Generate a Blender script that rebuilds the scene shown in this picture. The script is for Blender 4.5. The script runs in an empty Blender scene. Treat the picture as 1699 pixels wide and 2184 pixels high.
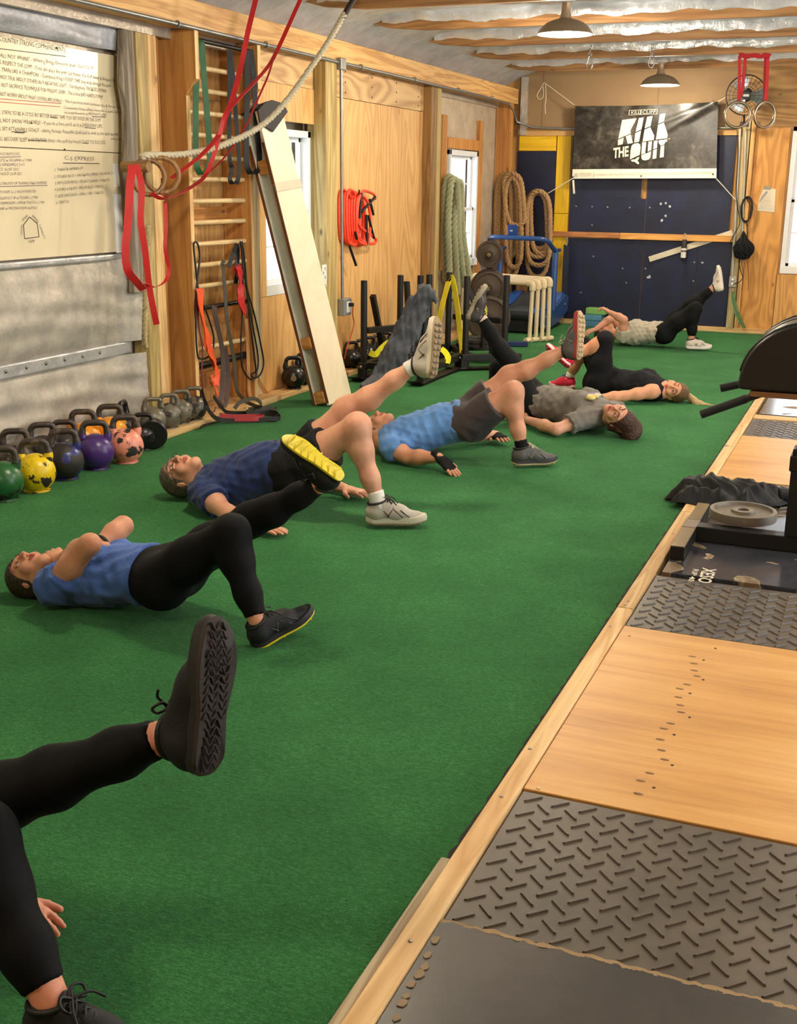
import bpy, bmesh, math, random
import numpy as np
from mathutils import Vector, Matrix
random.seed(7); RNG = np.random.default_rng(7)
SC = bpy.context.scene
COL = SC.collection
# ------------------------------------------------------------------ camera
F, H = 2500.0, 1.57
def _cam():
    yaw, pit, roll = np.radians([-21.95, 15.55, .72])
    f = np.array([np.sin(yaw)*np.cos(pit), np.cos(yaw)*np.cos(pit), -np.sin(pit)])
    r = np.array([np.cos(yaw), -np.sin(yaw), 0]); u = np.cross(r, f)
    return np.cos(roll)*r+np.sin(roll)*u, -np.sin(roll)*r+np.cos(roll)*u, f
CR, CU, CF = _cam(); CO = np.array([0, 0, H])
cd = bpy.data.cameras.new('camera'); cam = bpy.data.objects.new('camera', cd); COL.objects.link(cam)
cam.matrix_world = Matrix([[CR[i], CU[i], -CF[i], CO[i]] for i in range(3)]+[[0, 0, 0, 1]])
cd.sensor_fit = 'HORIZONTAL'; cd.sensor_width = 36; cd.lens = F*36/1699; cd.clip_start = .05; cd.clip_end = 200
SC.camera = cam
# ------------------------------------------------------------------ world and exposure
w = bpy.data.worlds.new('world'); SC.world = w; w.use_nodes = True
w.node_tree.nodes['Background'].inputs[0].default_value = (.86, .93, 1, 1)
w.node_tree.nodes['Background'].inputs[1].default_value = 3.0
SC.view_settings.view_transform = 'Standard'; SC.view_settings.look = 'None'
SC.view_settings.exposure = 0.85; SC.view_settings.gamma = 1; SC.view_settings.use_curve_mapping = False
LAMP_POWER = 74
# ------------------------------------------------------------------ pixel helpers
def ray(x, y): return ((x-849.5)*CR-(y-1092)*CU)/F+CF
def on(x, y, ax, val):
    d = ray(x, y); return CO+d*(val-CO[ax])/d[ax]
def gz(x, y, z=0.0): return on(x, y, 2, z)
def lw(x, y, X=-4.15): return on(x, y, 0, X)
def bw(x, y, Y=13.9): return on(x, y, 1, Y)
def dp(x, y, d): return CO+ray(x, y)*d
A = lambda *v: np.array(v, float)
def nrm(v):
    v = np.array(v, float); n = np.linalg.norm(v); return v/n if n > 1e-9 else v
def lerp(a, b, t): return np.array(a)*(1-t)+np.array(b)*t
# ------------------------------------------------------------------ materials
MATS = {}
def srgb(r, g, b):
    f = lambda c: (c/255/12.92 if c/255 <= .04045 else ((c/255+.055)/1.055)**2.4)
    return (f(r), f(g), f(b), 1)
class NT:
    def __init__(s, name):
        s.m = bpy.data.materials.new(name); s.m.use_nodes = True; s.t = s.m.node_tree; s.n = s.t.nodes
        s.b = s.n['Principled BSDF']; s.co = None
    def add(s, ty, **kw):
        n = s.n.new(ty)
        for k, v in kw.items():
            if hasattr(n, k) and k not in n.inputs.keys(): setattr(n, k, v)
            else: n.inputs[k].default_value = v
        return n
    def L(s, a, b): s.t.links.new(a, b)
    def obj(s, scale=(1, 1, 1), rot=(0, 0, 0), src='Object'):
        if s.co is None: s.co = s.n.new('ShaderNodeTexCoord')
        mp = s.n.new('ShaderNodeMapping'); mp.inputs['Scale'].default_value = scale; mp.inputs['Rotation'].default_value = rot
        s.L(s.co.outputs[src], mp.inputs['Vector']); return mp.outputs[0]
    def noise(s, vec, scale, detail=4, rough=.55, dist=0):
        n = s.add('ShaderNodeTexNoise', Scale=scale, Detail=detail, Roughness=rough, Distortion=dist); s.L(vec, n.inputs['Vector']); return n.outputs['Fac']
    def ramp(s, fac, stops, interp='LINEAR'):
        r = s.n.new('ShaderNodeValToRGB'); e = r.color_ramp.elements; r.color_ramp.interpolation = interp
        while len(e) < len(stops): e.new(.5)
        for i, (p, c) in enumerate(stops):
            e[i].position = p; e[i].color = c if len(c) == 4 else (*c, 1)
        s.L(fac, r.inputs[0]); return r.outputs[0]
    def mix(s, fac, a, b, mode='MIX'):
        n = s.n.new('ShaderNodeMix'); n.data_type = 'RGBA'; n.blend_type = mode
        for v, i in ((fac, 0), (a, 6), (b, 7)):
            if hasattr(v, 'node'): s.L(v, n.inputs[i])
            elif v is not None: n.inputs[i].default_value = v
        return n.outputs[2]
    def math(s, op, a, b=0.0):
        n = s.n.new('ShaderNodeMath'); n.operation = op
        for i, v in enumerate((a, b)):
            if hasattr(v, 'node'): s.L(v, n.inputs[i])
            else: n.inputs[i].default_value = v
        return n.outputs[0]
    def bump(s, h, strength=.3, dist=.01, prev=None):
        n = s.add('ShaderNodeBump', Strength=strength, Distance=dist); s.L(h, n.inputs['Height'])
        if prev is not None: s.L(prev, n.inputs['Normal'])
        s.L(n.outputs[0], s.b.inputs['Normal']); return n.outputs[0]
    def fin(s, color=None, rough=.5, metal=0, spec=None, **kw):
        if color is not None:
            if hasattr(color, 'node'): s.L(color, s.b.inputs['Base Color'])
            else: s.b.inputs['Base Color'].default_value = color
        if hasattr(rough, 'node'): s.L(rough, s.b.inputs['Roughness'])
        else: s.b.inputs['Roughness'].default_value = rough
        s.b.inputs['Metallic'].default_value = metal
        if spec is not None: s.b.inputs['Specular IOR Level'].default_value = spec
        for k, v in kw.items(): s.b.inputs[k].default_value = v
        return s.m
def cached(fn):
    def g(*a, **k):
        key = (fn.__name__,)+tuple(a)+tuple(sorted(k.items()))
        if key not in MATS: MATS[key] = fn(*a, **k)
        return MATS[key]
    return g
@cached
def plain(c, rough=.5, metal=0, var=.12, vs=6, bump=0.0, bs=60, spec=None):
    t = NT('plain'); c = srgb(*c); v = t.obj()
    n = t.noise(v, vs, 4)
    col = t.ramp(n, [(.25, tuple(x*(1-var) for x in c[:3])), (.75, tuple(min(1, x*(1+var)) for x in c[:3]))])
    if bump: t.bump(t.noise(v, bs, 3), bump, .004)
    return t.fin(col, rough, metal, spec)
@cached
def wood(c1, c2, axis=2, rough=.6, grain=1.0, knots=True, seed=0):
    t = NT('wood'); sc = [9, 9, 9]; sc[axis] = .55
    v = t.obj(tuple(sc)); off = t.n.new('ShaderNodeVectorMath'); off.operation = 'ADD'; off.inputs[1].default_value = (seed*3.1, seed*1.7, seed*2.3)
    oi = t.n.new('ShaderNodeObjectInfo'); o2 = t.n.new('ShaderNodeVectorMath'); o2.operation = 'SCALE'; o2.inputs['Scale'].default_value = 37.0
    cv = t.n.new('ShaderNodeCombineXYZ')
    for i in range(3): t.L(oi.outputs['Random'], cv.inputs[i])
    t.L(cv.outputs[0], o2.inputs[0]); t.L(o2.outputs[0], off.inputs[1]); t.L(v, off.inputs[0]); v = off.outputs[0]
    n = t.noise(v, 1.3*grain, 3, .5, .8)
    ring = t.math('PINGPONG', t.math('MULTIPLY', n, 9.0), 1.0)
    fine = t.noise(v, 7*grain, 5, .7)
    f = t.math('ADD', t.math('MULTIPLY', ring, .55), t.math('MULTIPLY', fine, .45))
    col = t.ramp(f, [(.2, srgb(*c2)), (.75, srgb(*c1))])
    if knots:
        ks = [2.2, 2.2, 2.2]; ks[axis] = 1.1
        kv = t.obj(tuple(ks)); ad = t.n.new('ShaderNodeVectorMath'); ad.operation = 'ADD'; t.L(kv, ad.inputs[0]); t.L(o2.outputs[0], ad.inputs[1])
        vo = t.add('ShaderNodeTexVoronoi', Scale=2.0); t.L(ad.outputs[0], vo.inputs['Vector'])
        k = t.ramp(vo.outputs['Distance'], [(.03, (1, 1, 1)), (.085, (0, 0, 0))])
        col = t.mix(t.math('MULTIPLY', k, .85), col, tuple(x*.28 for x in srgb(*c2)[:3])+(1,))
    br = t.n.new('ShaderNodeHueSaturation'); t.L(col, br.inputs['Color'])
    t.L(t.math('ADD', t.math('MULTIPLY', oi.outputs['Random'], .22), .88), br.inputs['Value'])
    t.bump(fine, .12, .004)
    return t.fin(br.outputs[0], rough)
@cached
def plywood(c1, c2, axis=2, scale=1.0, rough=.55, seed=0, contrast=.5):
    t = NT('plywood'); sc = [1.6*scale]*3; sc[axis] = .28*scale
    v = t.obj(tuple(sc)); ad = t.n.new('ShaderNodeVectorMath'); ad.operation = 'ADD'; ad.inputs[1].default_value = (seed*1.37, seed*2.11, seed*.77); t.L(v, ad.inputs[0]); v = ad.outputs[0]
    n = t.noise(v, 2.0, 2, .45, .35)
    ring = t.math('PINGPONG', t.math('MULTIPLY', n, 22.0), 1.0)
    f2 = [60*scale]*3; f2[axis] = 2.5
    fine = t.noise(t.obj(tuple(f2)), 1, 4, .6)
    big = t.noise(t.obj((1, 1, 1)), 1.2, 2)
    f = t.math('ADD', t.math('MULTIPLY', ring, contrast), t.math('ADD', t.math('MULTIPLY', fine, .3), t.math('MULTIPLY', big, .9-contrast)))
    col = t.ramp(f, [(.15, srgb(*c2)), (.85, srgb(*c1))])
    vo = t.add('ShaderNodeTexVoronoi', Scale=1.9); ks = [1.5]*3; ks[axis] = .8; kv = t.obj(tuple(ks)); a2 = t.n.new('ShaderNodeVectorMath'); a2.operation = 'ADD'; a2.inputs[1].default_value = (seed, seed*.7, seed*.4)
    t.L(kv, a2.inputs[0]); t.L(a2.outputs[0], vo.inputs['Vector'])
    k = t.ramp(vo.outputs['Distance'], [(.02, (1, 1, 1)), (.055, (0, 0, 0))])
    col = t.mix(t.math('MULTIPLY', k, .75), col, tuple(x*.3 for x in srgb(*c2)[:3])+(1,))
    t.bump(fine, .08, .003)
    return t.fin(col, rough)
@cached
def foil(c=(196, 190, 180), rough=.4, b=.5, seed=0, scale=1.0, metal=.55):
    t = NT('foil'); v = t.obj()
    n1 = t.noise(v, 7*scale, 3, .6, .3); n2 = t.noise(v, 45*scale, 3, .6)
    vo = t.add('ShaderNodeTexVoronoi', Scale=60*scale); t.L(v, vo.inputs['Vector'])
    p = t.bump(n1, b*.6, .03); p = t.bump(n2, b*.5, .005, p); t.bump(vo.outputs['Distance'], b*.35, .004, p)
    col = t.ramp(n1, [(.3, tuple(x*.75 for x in srgb(*c)[:3])), (.7, srgb(*c))])
    return t.fin(col, t.ramp(n2, [(.3, (rough*1.0,)*3), (.7, (rough*1.6,)*3)]), metal)
@cached
def turfmat():
    t = NT('turf'); v = t.obj()
    n1 = t.noise(v, 2.2, 3); n2 = t.noise(t.obj((1, 2.4, 1)), 60, 5, .8); n3 = t.noise(t.obj((1, 1.6, 1)), 230, 3, .75)
    f = t.math('ADD', t.math('MULTIPLY', n1, .16), t.math('ADD', t.math('MULTIPLY', n2, .44), t.math('MULTIPLY', n3, .40)))
    col = t.ramp(f, [(.33, srgb(16, 62, 30)), (.5, srgb(40, 112, 54)), (.66, srgb(84, 160, 90))])
    p = t.bump(n3, .5, .006); t.bump(n2, .7, .012, p)
    return t.fin(col, .9, 0, .12, **{'Sheen Weight': .06, 'Sheen Roughness': .6})
@cached
def fabric(c, var=.18, scale=9, bump=.35, rough=.85, weave=260):
    t = NT('fabric'); v = t.obj(); c = srgb(*c)
    n = t.noise(v, scale, 4, .6, .6); n2 = t.noise(v, weave, 2)
    col = t.ramp(n, [(.3, tuple(x*(1-var) for x in c[:3])), (.7, tuple(min(1, x*(1+var)) for x in c[:3]))])
    p = t.bump(n2, .12, .002); t.bump(n, bump, .02, p)
    return t.fin(col, rough, 0, .2, **{'Sheen Weight': .15 if max(c[:3]) > .02 else .0})
@cached
def skin(c):
    t = NT('skin'); v = t.obj(); c = srgb(*c)
    n = t.noise(v, 14, 4, .6); n2 = t.noise(v, 160, 3)
    col = t.ramp(n, [(.3, (c[0]*.88, c[1]*.76, c[2]*.72)), (.7, (min(1, c[0]*1.05), c[1]*1.03, c[2]*1.02))])
    t.bump(n2, .1, .002)
    t.b.inputs['Subsurface Weight'].default_value = .12; t.b.inputs['Subsurface Radius'].default_value = (.01, .004, .002)
    return t.fin(col, .5, 0, .35)
@cached
def emit(c, s):
    t = NT('emit'); t.b.inputs['Emission Color'].default_value = (*c, 1); t.b.inputs['Emission Strength'].default_value = s
    return t.fin((*c, 1), .5)
@cached
def hairmat(c, c2):
    t = NT('hair'); v = t.obj(); n = t.noise(v, 70, 4, .7, .5)
    t.bump(n, .8, .01)
    return t.fin(t.ramp(n, [(.3, srgb(*c)), (.72, srgb(*c2))]), .45, 0, .4)
# ------------------------------------------------------------------ mesh builder
OFF = {}
class MB:
    def __init__(s): s.v = []; s.f = []; s.mi = []; s.n = 0; s.cm = 0
    def add(s, V, Fc):
        V = [tuple(map(float, p)) for p in V]; s.v += V
        for q in Fc: s.f.append(tuple(i+s.n for i in q)); s.mi.append(s.cm)
        s.n += len(V); return s
    def box(s, c, d, R=None):
        c = np.array(c, float); d = np.array(d, float)/2
        P = np.array([[x, y, z] for x in (-1, 1) for y in (-1, 1) for z in (-1, 1)])*d
        if R is not None: P = P@np.array(R).T
        return s.add(P+c, [(0, 1, 3, 2), (4, 6, 7, 5), (0, 4, 5, 1), (2, 3, 7, 6), (0, 2, 6, 4), (1, 5, 7, 3)])
    def bb(s, lo, hi):
        lo = np.array(lo, float); hi = np.array(hi, float); return s.box((lo+hi)/2, abs(hi-lo))
    def bar(s, a, b, w, h, up=(0, 0, 1)):
        a = np.array(a, float); b = np.array(b, float); x = nrm(b-a); up = np.array(up, float)
        y = nrm(np.cross(up, x)); z = np.cross(x, y)
        return s.box((a+b)/2, (np.linalg.norm(b-a), w, h), np.stack([x, y, z], 1))
    def tube(s, P, r, seg=8, closed=False, caps=True, flat=None):
        P = [np.array(p, float) for p in P]; n = len(P); V = []; Fc = []
        R = [r]*n if np.isscalar(r) else list(r)
        T = []
        for i in range(n):
            if closed: T.append(nrm(P[(i+1) % n]-P[i-1]))
            else: T.append(nrm(P[min(i+1, n-1)]-P[max(i-1, 0)]))
        u = np.cross(T[0], (0, 0, 1));
        if np.linalg.norm(u) < .1: u = np.cross(T[0], (1, 0, 0))
        u = nrm(u)
        for i in range(n):
            u = nrm(u-T[i]*(u@T[i])); w_ = np.cross(T[i], u)
            for k in range(seg):
                a = 2*math.pi*k/seg; V.append(P[i]+R[i]*(math.cos(a)*u+math.sin(a)*w_))
        m = n if closed else n-1
        for i in range(m):
            j = (i+1) % n
            for k in range(seg):
                l = (k+1) % seg; Fc.append((i*seg+k, i*seg+l, j*seg+l, j*seg+k))
        if not closed and caps: Fc += [tuple(range(seg))[::-1], tuple((n-1)*seg+k for k in range(seg))]
        return s.add(V, Fc)
    def cyl(s, a, b, r, seg=16, r2=None): return s.tube([a, b], [r, r if r2 is None else r2], seg)
    def ribbon(s, P, side, wd, th=.003):
        n = len(P); P = [np.array(p, float) for p in P]; V = []; Fc = []
        S = [np.array(side, float)]*n if np.ndim(side) == 1 else [np.array(q, float) for q in side]
        W = [wd]*n if np.isscalar(wd) else wd
        for i in range(n):
            t = nrm(P[min(i+1, n-1)]-P[max(i-1, 0)]); sd = nrm(S[i]-t*(S[i]@t)); nn = np.cross(t, sd)
            for a, b in ((-1, -1), (1, -1), (1, 1), (-1, 1)): V.append(P[i]+sd*a*W[i]/2+nn*b*th/2)
        for i in range(n-1):
            for k in range(4): Fc.append((i*4+k, i*4+(k+1) % 4, i*4+4+(k+1) % 4, i*4+4+k))
        Fc += [(3, 2, 1, 0), tuple(n*4-4+k for k in range(4))]
        return s.add(V, Fc)
    def lathe(s, prof, c=(0, 0, 0), axis=(0, 0, 1), seg=24):
        c = np.array(c, float); z = nrm(axis); x = np.cross(z, (0, 1, 0)) if abs(z[1]) < .9 else np.cross(z, (1, 0, 0)); x = nrm(x); y = np.cross(z, x)
        V = []; Fc = []
        for r, h in prof:
            for k in range(seg):
                a = 2*math.pi*k/seg; V.append(c+z*h+r*(math.cos(a)*x+math.sin(a)*y))
        for i in range(len(prof)-1):
            for k in range(seg):
                l = (k+1) % seg; Fc.append((i*seg+k, i*seg+l, i*seg+seg+l, i*seg+seg+k))
        Fc += [tuple(range(seg))[::-1], tuple((len(prof)-1)*seg+k for k in range(seg))]
        return s.add(V, Fc)
    def prism(s, poly, o, x, y, th):
        o = np.array(o, float); x = np.array(x, float); y = np.array(y, float); nn = nrm(np.cross(x, y))*th; n = len(poly)
        B = [o+x*p[0]+y*p[1] for p in poly]
        return s.add(B+[p+nn for p in B], [tuple(range(n))[::-1], tuple(range(n, 2*n))]+[(i, (i+1) % n, n+(i+1) % n, n+i) for i in range(n)])
    def grid(s, G, flip=False):
        G = np.asarray(G); a, b = G.shape[:2]; Fc = []
        for i in range(a-1):
            for j in range(b-1):
                q = (i*b+j, i*b+j+1, (i+1)*b+j+1, (i+1)*b+j); Fc.append(q[::-1] if flip else q)
        return s.add(G.reshape(-1, 3), Fc)
def smooth_path(P, n=10, closed=False):
    P = [np.array(p, float) for p in P]; out = []; N = len(P)
    rng = range(N if closed else N-1)
    for i in rng:
        g = (lambda k: P[k % N]) if closed else (lambda k: P[min(max(k, 0), N-1)])
        a, b, c, d = g(i-1), g(i), g(i+1), g(i+2)
        for k in range(n):
            t = k/n; out.append(.5*((2*b)+(-a+c)*t+(2*a-5*b+4*c-d)*t*t+(-a+3*b-3*c+d)*t**3))
    if not closed: out.append(P[-1])
    return out
def mkmesh(name, V, Fc, mats=(), mi=None, smooth=None):
    me = bpy.data.meshes.new(name); me.from_pydata([tuple(p) for p in V], [], Fc)
    for m in mats: me.materials.append(m)
    if mi is not None and len(mats) > 1: me.polygons.foreach_set('material_index', mi)
    if smooth:
        me.polygons.foreach_set('use_smooth', [True]*len(me.polygons))
        if smooth is not True: me.set_sharp_from_angle(angle=math.radians(smooth))
    me.update(); return me
def tag(o, label=None, cat=None, group=None, kind=None):
    for k, v in (('label', label), ('category', cat), ('group', group), ('kind', kind)):
        if v: o[k] = v
    return o
def thing(name, label, cat, loc, group=None, kind=None):
    o = bpy.data.objects.new(name, None); o.empty_display_size = .1; o.location = [float(q) for q in loc]; COL.objects.link(o)
    OFF[o] = np.array(loc, float); return tag(o, label, cat, group, kind)
def put(name, mb, m, parent=None, smooth=None, bevel=0, label=None, cat=None, group=None, kind=None, origin=None):
    V = np.array(mb.v)
    if parent is not None: off = OFF[parent]
    else:
        off = np.array(origin, float) if origin is not None else A((V[:, 0].min()+V[:, 0].max())/2, (V[:, 1].min()+V[:, 1].max())/2, V[:, 2].min())
    me = mkmesh(name, V-off, mb.f, m if isinstance(m, (list, tuple)) else [m], mb.mi, smooth)
    o = bpy.data.objects.new(name, me); COL.objects.link(o); OFF[o] = off
    if parent is not None: o.parent = parent
    else: o.location = off
    if bevel:
        b = o.modifiers.new('bevel', 'BEVEL'); b.width = bevel; b.segments = 2; b.limit_method = 'ANGLE'
    return tag(o, label, cat, group, kind)
def copytree(o, loc=None, rz=None, parent=None, label=None):
    c = o.copy(); COL.objects.link(c)
    if parent is not None: c.parent = parent
    if loc is not None: c.location = [float(q) for q in loc]
    if rz is not None: c.rotation_euler[2] = rz
    if label: c['label'] = label
    for ch in list(o.children): copytree(ch, parent=c)
    return c
def text_geo(s, size=1.0, font_shear=0.0, bold=0.0, spacing=1.0, align='LEFT'):
    cu = bpy.data.curves.new('t', 'FONT'); cu.body = s; cu.size = size; cu.shear = font_shear; cu.offset = bold; cu.space_character = spacing; cu.align_x = align; cu.resolution_u = 2
    o = bpy.data.objects.new('t', cu); COL.objects.link(o)
    dg = bpy.context.evaluated_depsgraph_get(); me = bpy.data.meshes.new_from_object(o.evaluated_get(dg))
    V = np.array([tuple(p.co) for p in me.vertices]) if len(me.vertices) else np.zeros((0, 3)); Fc = [tuple(p.vertices) for p in me.polygons]
    bpy.data.objects.remove(o); bpy.data.curves.remove(cu); bpy.data.meshes.remove(me)
    return V, Fc
def put_text(mb, s, o, x, y, size, **kw):
    V, Fc = text_geo(s, size, **kw)
    if len(V):
        o = np.array(o, float); x = np.array(x, float); y = np.array(y, float)
        mb.add([o+x*p[0]+y*p[1] for p in V], Fc)
        return V[:, 0].max()
    return 0
# palettes
PINE = ((214, 170, 108), (176, 128, 70)); PINEL = ((226, 190, 134), (196, 150, 92)); GREENW = ((196, 172, 112), (150, 126, 70))
DARKW = ((150, 112, 62), (108, 76, 38)); ORW = ((206, 148, 78), (166, 106, 48)); GREYW = ((168, 156, 138), (110, 98, 84))
# ------------------------------------------------------------------ setting
XW = -4.25; YB = 13.95; XT = -.80; ZJ = 2.78
def struct(name, mb, m, smooth=None, bevel=0, label=None, parent=None):
    return put(name, mb, m, parent, smooth, bevel, label, kind='structure' if parent is None else None)
mb = MB(); mb.bb((-4.7, -2.5, -.12), (3.6, 14.3, -.012)); struct('floor', mb, plain((120, 112, 100), .8, bump=.2), label='concrete slab under the turf and platforms')
mb = MB(); mb.bb((-4.44, -2.4, -.011), (XT, YB, 0)); turf = struct('floor', mb, turfmat(), label='short green artificial turf covering the floor')
mb = MB(); P = []
for i in range(420):
    y = -1+i*.0355; P.append((XT-.004+RNG.normal(0, .0025), y, .002))
mb.ribbon(P, (1, 0, 0), [float(.022+abs(RNG.normal(0, .007))) for _ in P], .006); struct('turf_edge', mb, plain((44, 40, 34), .95, bump=.5, bs=90), parent=turf)
# wall_left: foil faced insulation with window openings
WIN1 = (7.86, 8.66, .76, 1.97); WIN2 = (11.95, 12.88, .72, 1.94)
mb = MB(); X0, X1 = -4.55, -4.44
ys = [-2.5, WIN1[0], WIN1[1], WIN2[0], WIN2[1], 14.05]
for i in range(5):
    if i in (1, 3):
        W_ = WIN1 if i == 1 else WIN2
        mb.bb((X0, ys[i], 0), (X1, ys[i+1], W_[2])); mb.bb((X0, ys[i], W_[3]), (X1, ys[i+1], 2.9))
    else: mb.bb((X0, ys[i], 0), (X1, ys[i+1], 2.9))
wl = struct('wall_left', mb, foil((200, 188, 168), .38, .55), label='insulated left wall with foil facing, studs and plywood panels')
# foil sheets hung in bulging bands under and above the whiteboard
def foil_band(y0, y1, z0, z1, bulge, x=-4.42, ny=60, nz=26, rip=.008, seed=0):
    r = np.random.default_rng(seed); G = np.zeros((nz, ny, 3)); ph = r.random(8)*6
    for i in range(nz):
        for j in range(ny):
            t = i/(nz-1); s_ = j/(ny-1); y = y0+(y1-y0)*s_; z = z0+(z1-z0)*t
            d = bulge*math.sin(math.pi*t)**.6*min(1, s_*6, (1-s_)*6)+rip*(math.sin(y*5+ph[0]+z*9)*math.sin(z*38+ph[1]+math.sin(y*3)))*min(1, t*4, (1-t)*4)
            G[i, j] = (x+max(d, 0)+.004+(max(0, y-5.95)**2*.45 if y < 6.5 else 0), y, z)
    m_ = MB(); m_.grid(G, True); return m_
o = struct('foil_sheet', foil_band(3.2, 6.38, .60, 1.12, .05, seed=1), foil((196, 188, 174), .5, .45), True, parent=wl)
o = struct('foil_sheet', foil_band(3.2, 6.38, .0, .52, .03, rip=.012, seed=2), foil((196, 188, 174), .5, .45), True, parent=wl)
o = struct('foil_sheet', foil_band(3.2, 6.38, 2.325, 2.62, .04, rip=.012, seed=3), foil((190, 192, 198), .45, .6), True, parent=wl)
mb = MB(); mb.bb((-4.43, 3.2, .52), (-4.385, 6.3, .60)); rail = struct('foil_wrapped_rail', mb, foil((205, 205, 205), .3, .5), parent=wl, bevel=.01)
mb = MB(); mb.bb((-4.43, 3.2, 1.11), (-4.38, 6.3, 1.145)); struct('foil_wrapped_rail', mb, foil((205, 205, 205), .3, .8, 1), parent=wl, bevel=.01)
for k in range(9):
    mb = MB(); y = 4.6+.17*k; mb.lathe([(.001, 0), (.012, .002), (.007, .006), (.001, .007)], (-4.385, y, .565), (1, 0, 0), 8); struct('staple_dimple', mb, plain((140, 135, 125), .3, .8), True, parent=wl)
# plywood panels
def panel(y0, y1, z0, z1, x=XW, m=None, th=.016, name='plywood_panel'):
    m_ = MB(); m_.bb((x-th, y0+.002, z0+.002), (x, y1-.002, z1-.002)); return struct(name, m_, m, parent=wl)
PLY = dict(a=((224, 178, 112), (188, 136, 76)), b=((214, 176, 122), (170, 128, 80)), c=((206, 160, 96), (160, 112, 56)))
panel(6.62, 7.62, .045, 2.12, x=-4.43, m=plywood(*PLY['c'], 2, 1.2, seed=1)); panel(6.62, 7.62, 2.12, 2.52, x=-4.43, m=plywood(*PLY['c'], 2, 1.1, seed=9))
panel(7.74, WIN1[1]+.02, .043, WIN1[2], m=plywood(*PLY['a'], 2, 1.0, seed=2)); panel(7.74, WIN1[0], WIN1[2], 2.02, m=plywood(*PLY['a'], 2, 1, seed=2))
panel(7.625, 8.66, 2.02, 2.28, x=XW+.012, m=plywood(*PLY['a'], 2, 1.3, seed=4)); panel(7.625, 8.66, 2.28, 2.52, x=XW+.006, m=plywood(*PLY['b'], 1, 1.2, seed=5, contrast=.7))
panel(8.88, 11.04, .05, 2.255, m=plywood(*PLY['a'], 2, .9, seed=6)); panel(8.88, 11.04, 2.255, 2.52, x=XW+.006, m=plywood(*PLY['b'], 1, 1.0, seed=7, contrast=.75))
for k in range(4):
    for j in range(3):
        mb = MB(); mb.cyl((XW+.004, 9.25+k*.55, 2.3+j*.08), (XW+.008, 9.25+k*.55, 2.3+j*.08), .008, 8); struct('screw_hole', mb, plain((40, 28, 18), .8), parent=wl)
# posts and studs
def stud(y0, y1, z0, z1, x0, x1, m, name='stud', bevel=.004):
    m_ = MB(); m_.bb((x0, y0, z0), (x1, y1, z1)); return struct(name, m_, m, parent=wl, bevel=bevel)
WG = wood(*GREENW, 2, grain=.8); WP = wood(*PINE, 2); WL = wood(*PINEL, 2); WD = wood(*DARKW, 2); WO = wood(*ORW, 2); WY = wood(*GREYW, 2, .9)
stud(6.385, 6.50, .043, 2.5, -4.43, -4.31, WG, 'post'); stud(6.505, 6.60, .043, 2.5, -4.43, -4.31, WL); stud(6.66, 6.70, .043, 2.5, -4.43, -4.36, WO)
mb = MB(); P = [(-4.33, 6.30+.012*math.sin(k*2.1), .9+k*.155) for k in range(11)]
mb.ribbon(P, (0, 1, 0), [.12+.015*math.sin(k*1.7) for k in range(11)], .045); struct('weathered_plank', mb, WY, parent=wl, bevel=.008)
mb = MB(); P = [(-4.28, 6.08+.01*math.sin(k*2.1), .05+k*.1) for k in range(8)]
stud(7.625, 7.74, .043, 2.02, -4.27, -4.235, wood((206, 186, 146), (162, 140, 104), 2, seed=3), 'plank')
stud(8.66, 8.87, .05, 2.52, -4.30, -4.14, WG, 'post'); stud(11.04, 11.2, .05, 2.52, -4.30, -4.16, WD, 'post'); stud(11.21, 11.33, .05, 2.52, -4.31, -4.165, WG, 'post')
stud(13.58, 13.74, .05, 2.52, -4.32, -4.16, WO, 'post')
stud(11.72, 11.86, .72, 2.27, -4.33, -4.29, WO); stud(12.88, 13.0, .6, 2.27, -4.33, -4.28, WO); stud(11.86, 12.88, 1.95, 2.06, -4.33, -4.285, WO, 'header')
stud(11.84, 12.0, .62, .74, -4.33, -4.2, WO, 'sill_board')
# burlap like foil inside the last bay
for y0_, y1_, z0_, z1_ in ((11.34, 11.73, .05, 2.5), (11.73, 12.99, 2.0, 2.5), (12.99, 13.58, .05, 2.5), (11.73, 12.99, .05, .64)):
    struct('foil_sheet', foil_band(y0_, y1_, z0_, z1_, .012, x=-4.335, rip=.005, seed=5), foil((206, 190, 168), .5, .6, 3), True, parent=wl)
mb = MB(); mb.bb((-4.44, -2.5, 2.50), (-4.15, 13.86, 2.665)); struct('trim_1', mb, wood(*PINE, 1), bevel=.006, label='long timber eave beam along the top of the left wall')
mb = MB(); mb.bb((-4.335, -2.5, 2.44), (-4.3, 13.8, 2.5)); struct('trim_2', mb, foil((190, 180, 165), .4, .9), label='crumpled foil strip under the eave beam')
# base plate
bl = thing('baseboard_left', 'pine base plate running along the foot of the left wall', None, (-4.2, 6, 0), kind='structure')
for y0, y1, xx in ((-2, 5.9, -4.40), (6.12, 7.02, -4.10), (7.03, 8.7, -4.10), (8.71, 11.1, -4.11), (11.12, 13.9, -4.12)):
    mb = MB(); mb.bb((-4.43, y0, 0), (xx, y1, .042)); put('board', mb, wood(*PINEL, 1), bl, bevel=.004)
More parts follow.
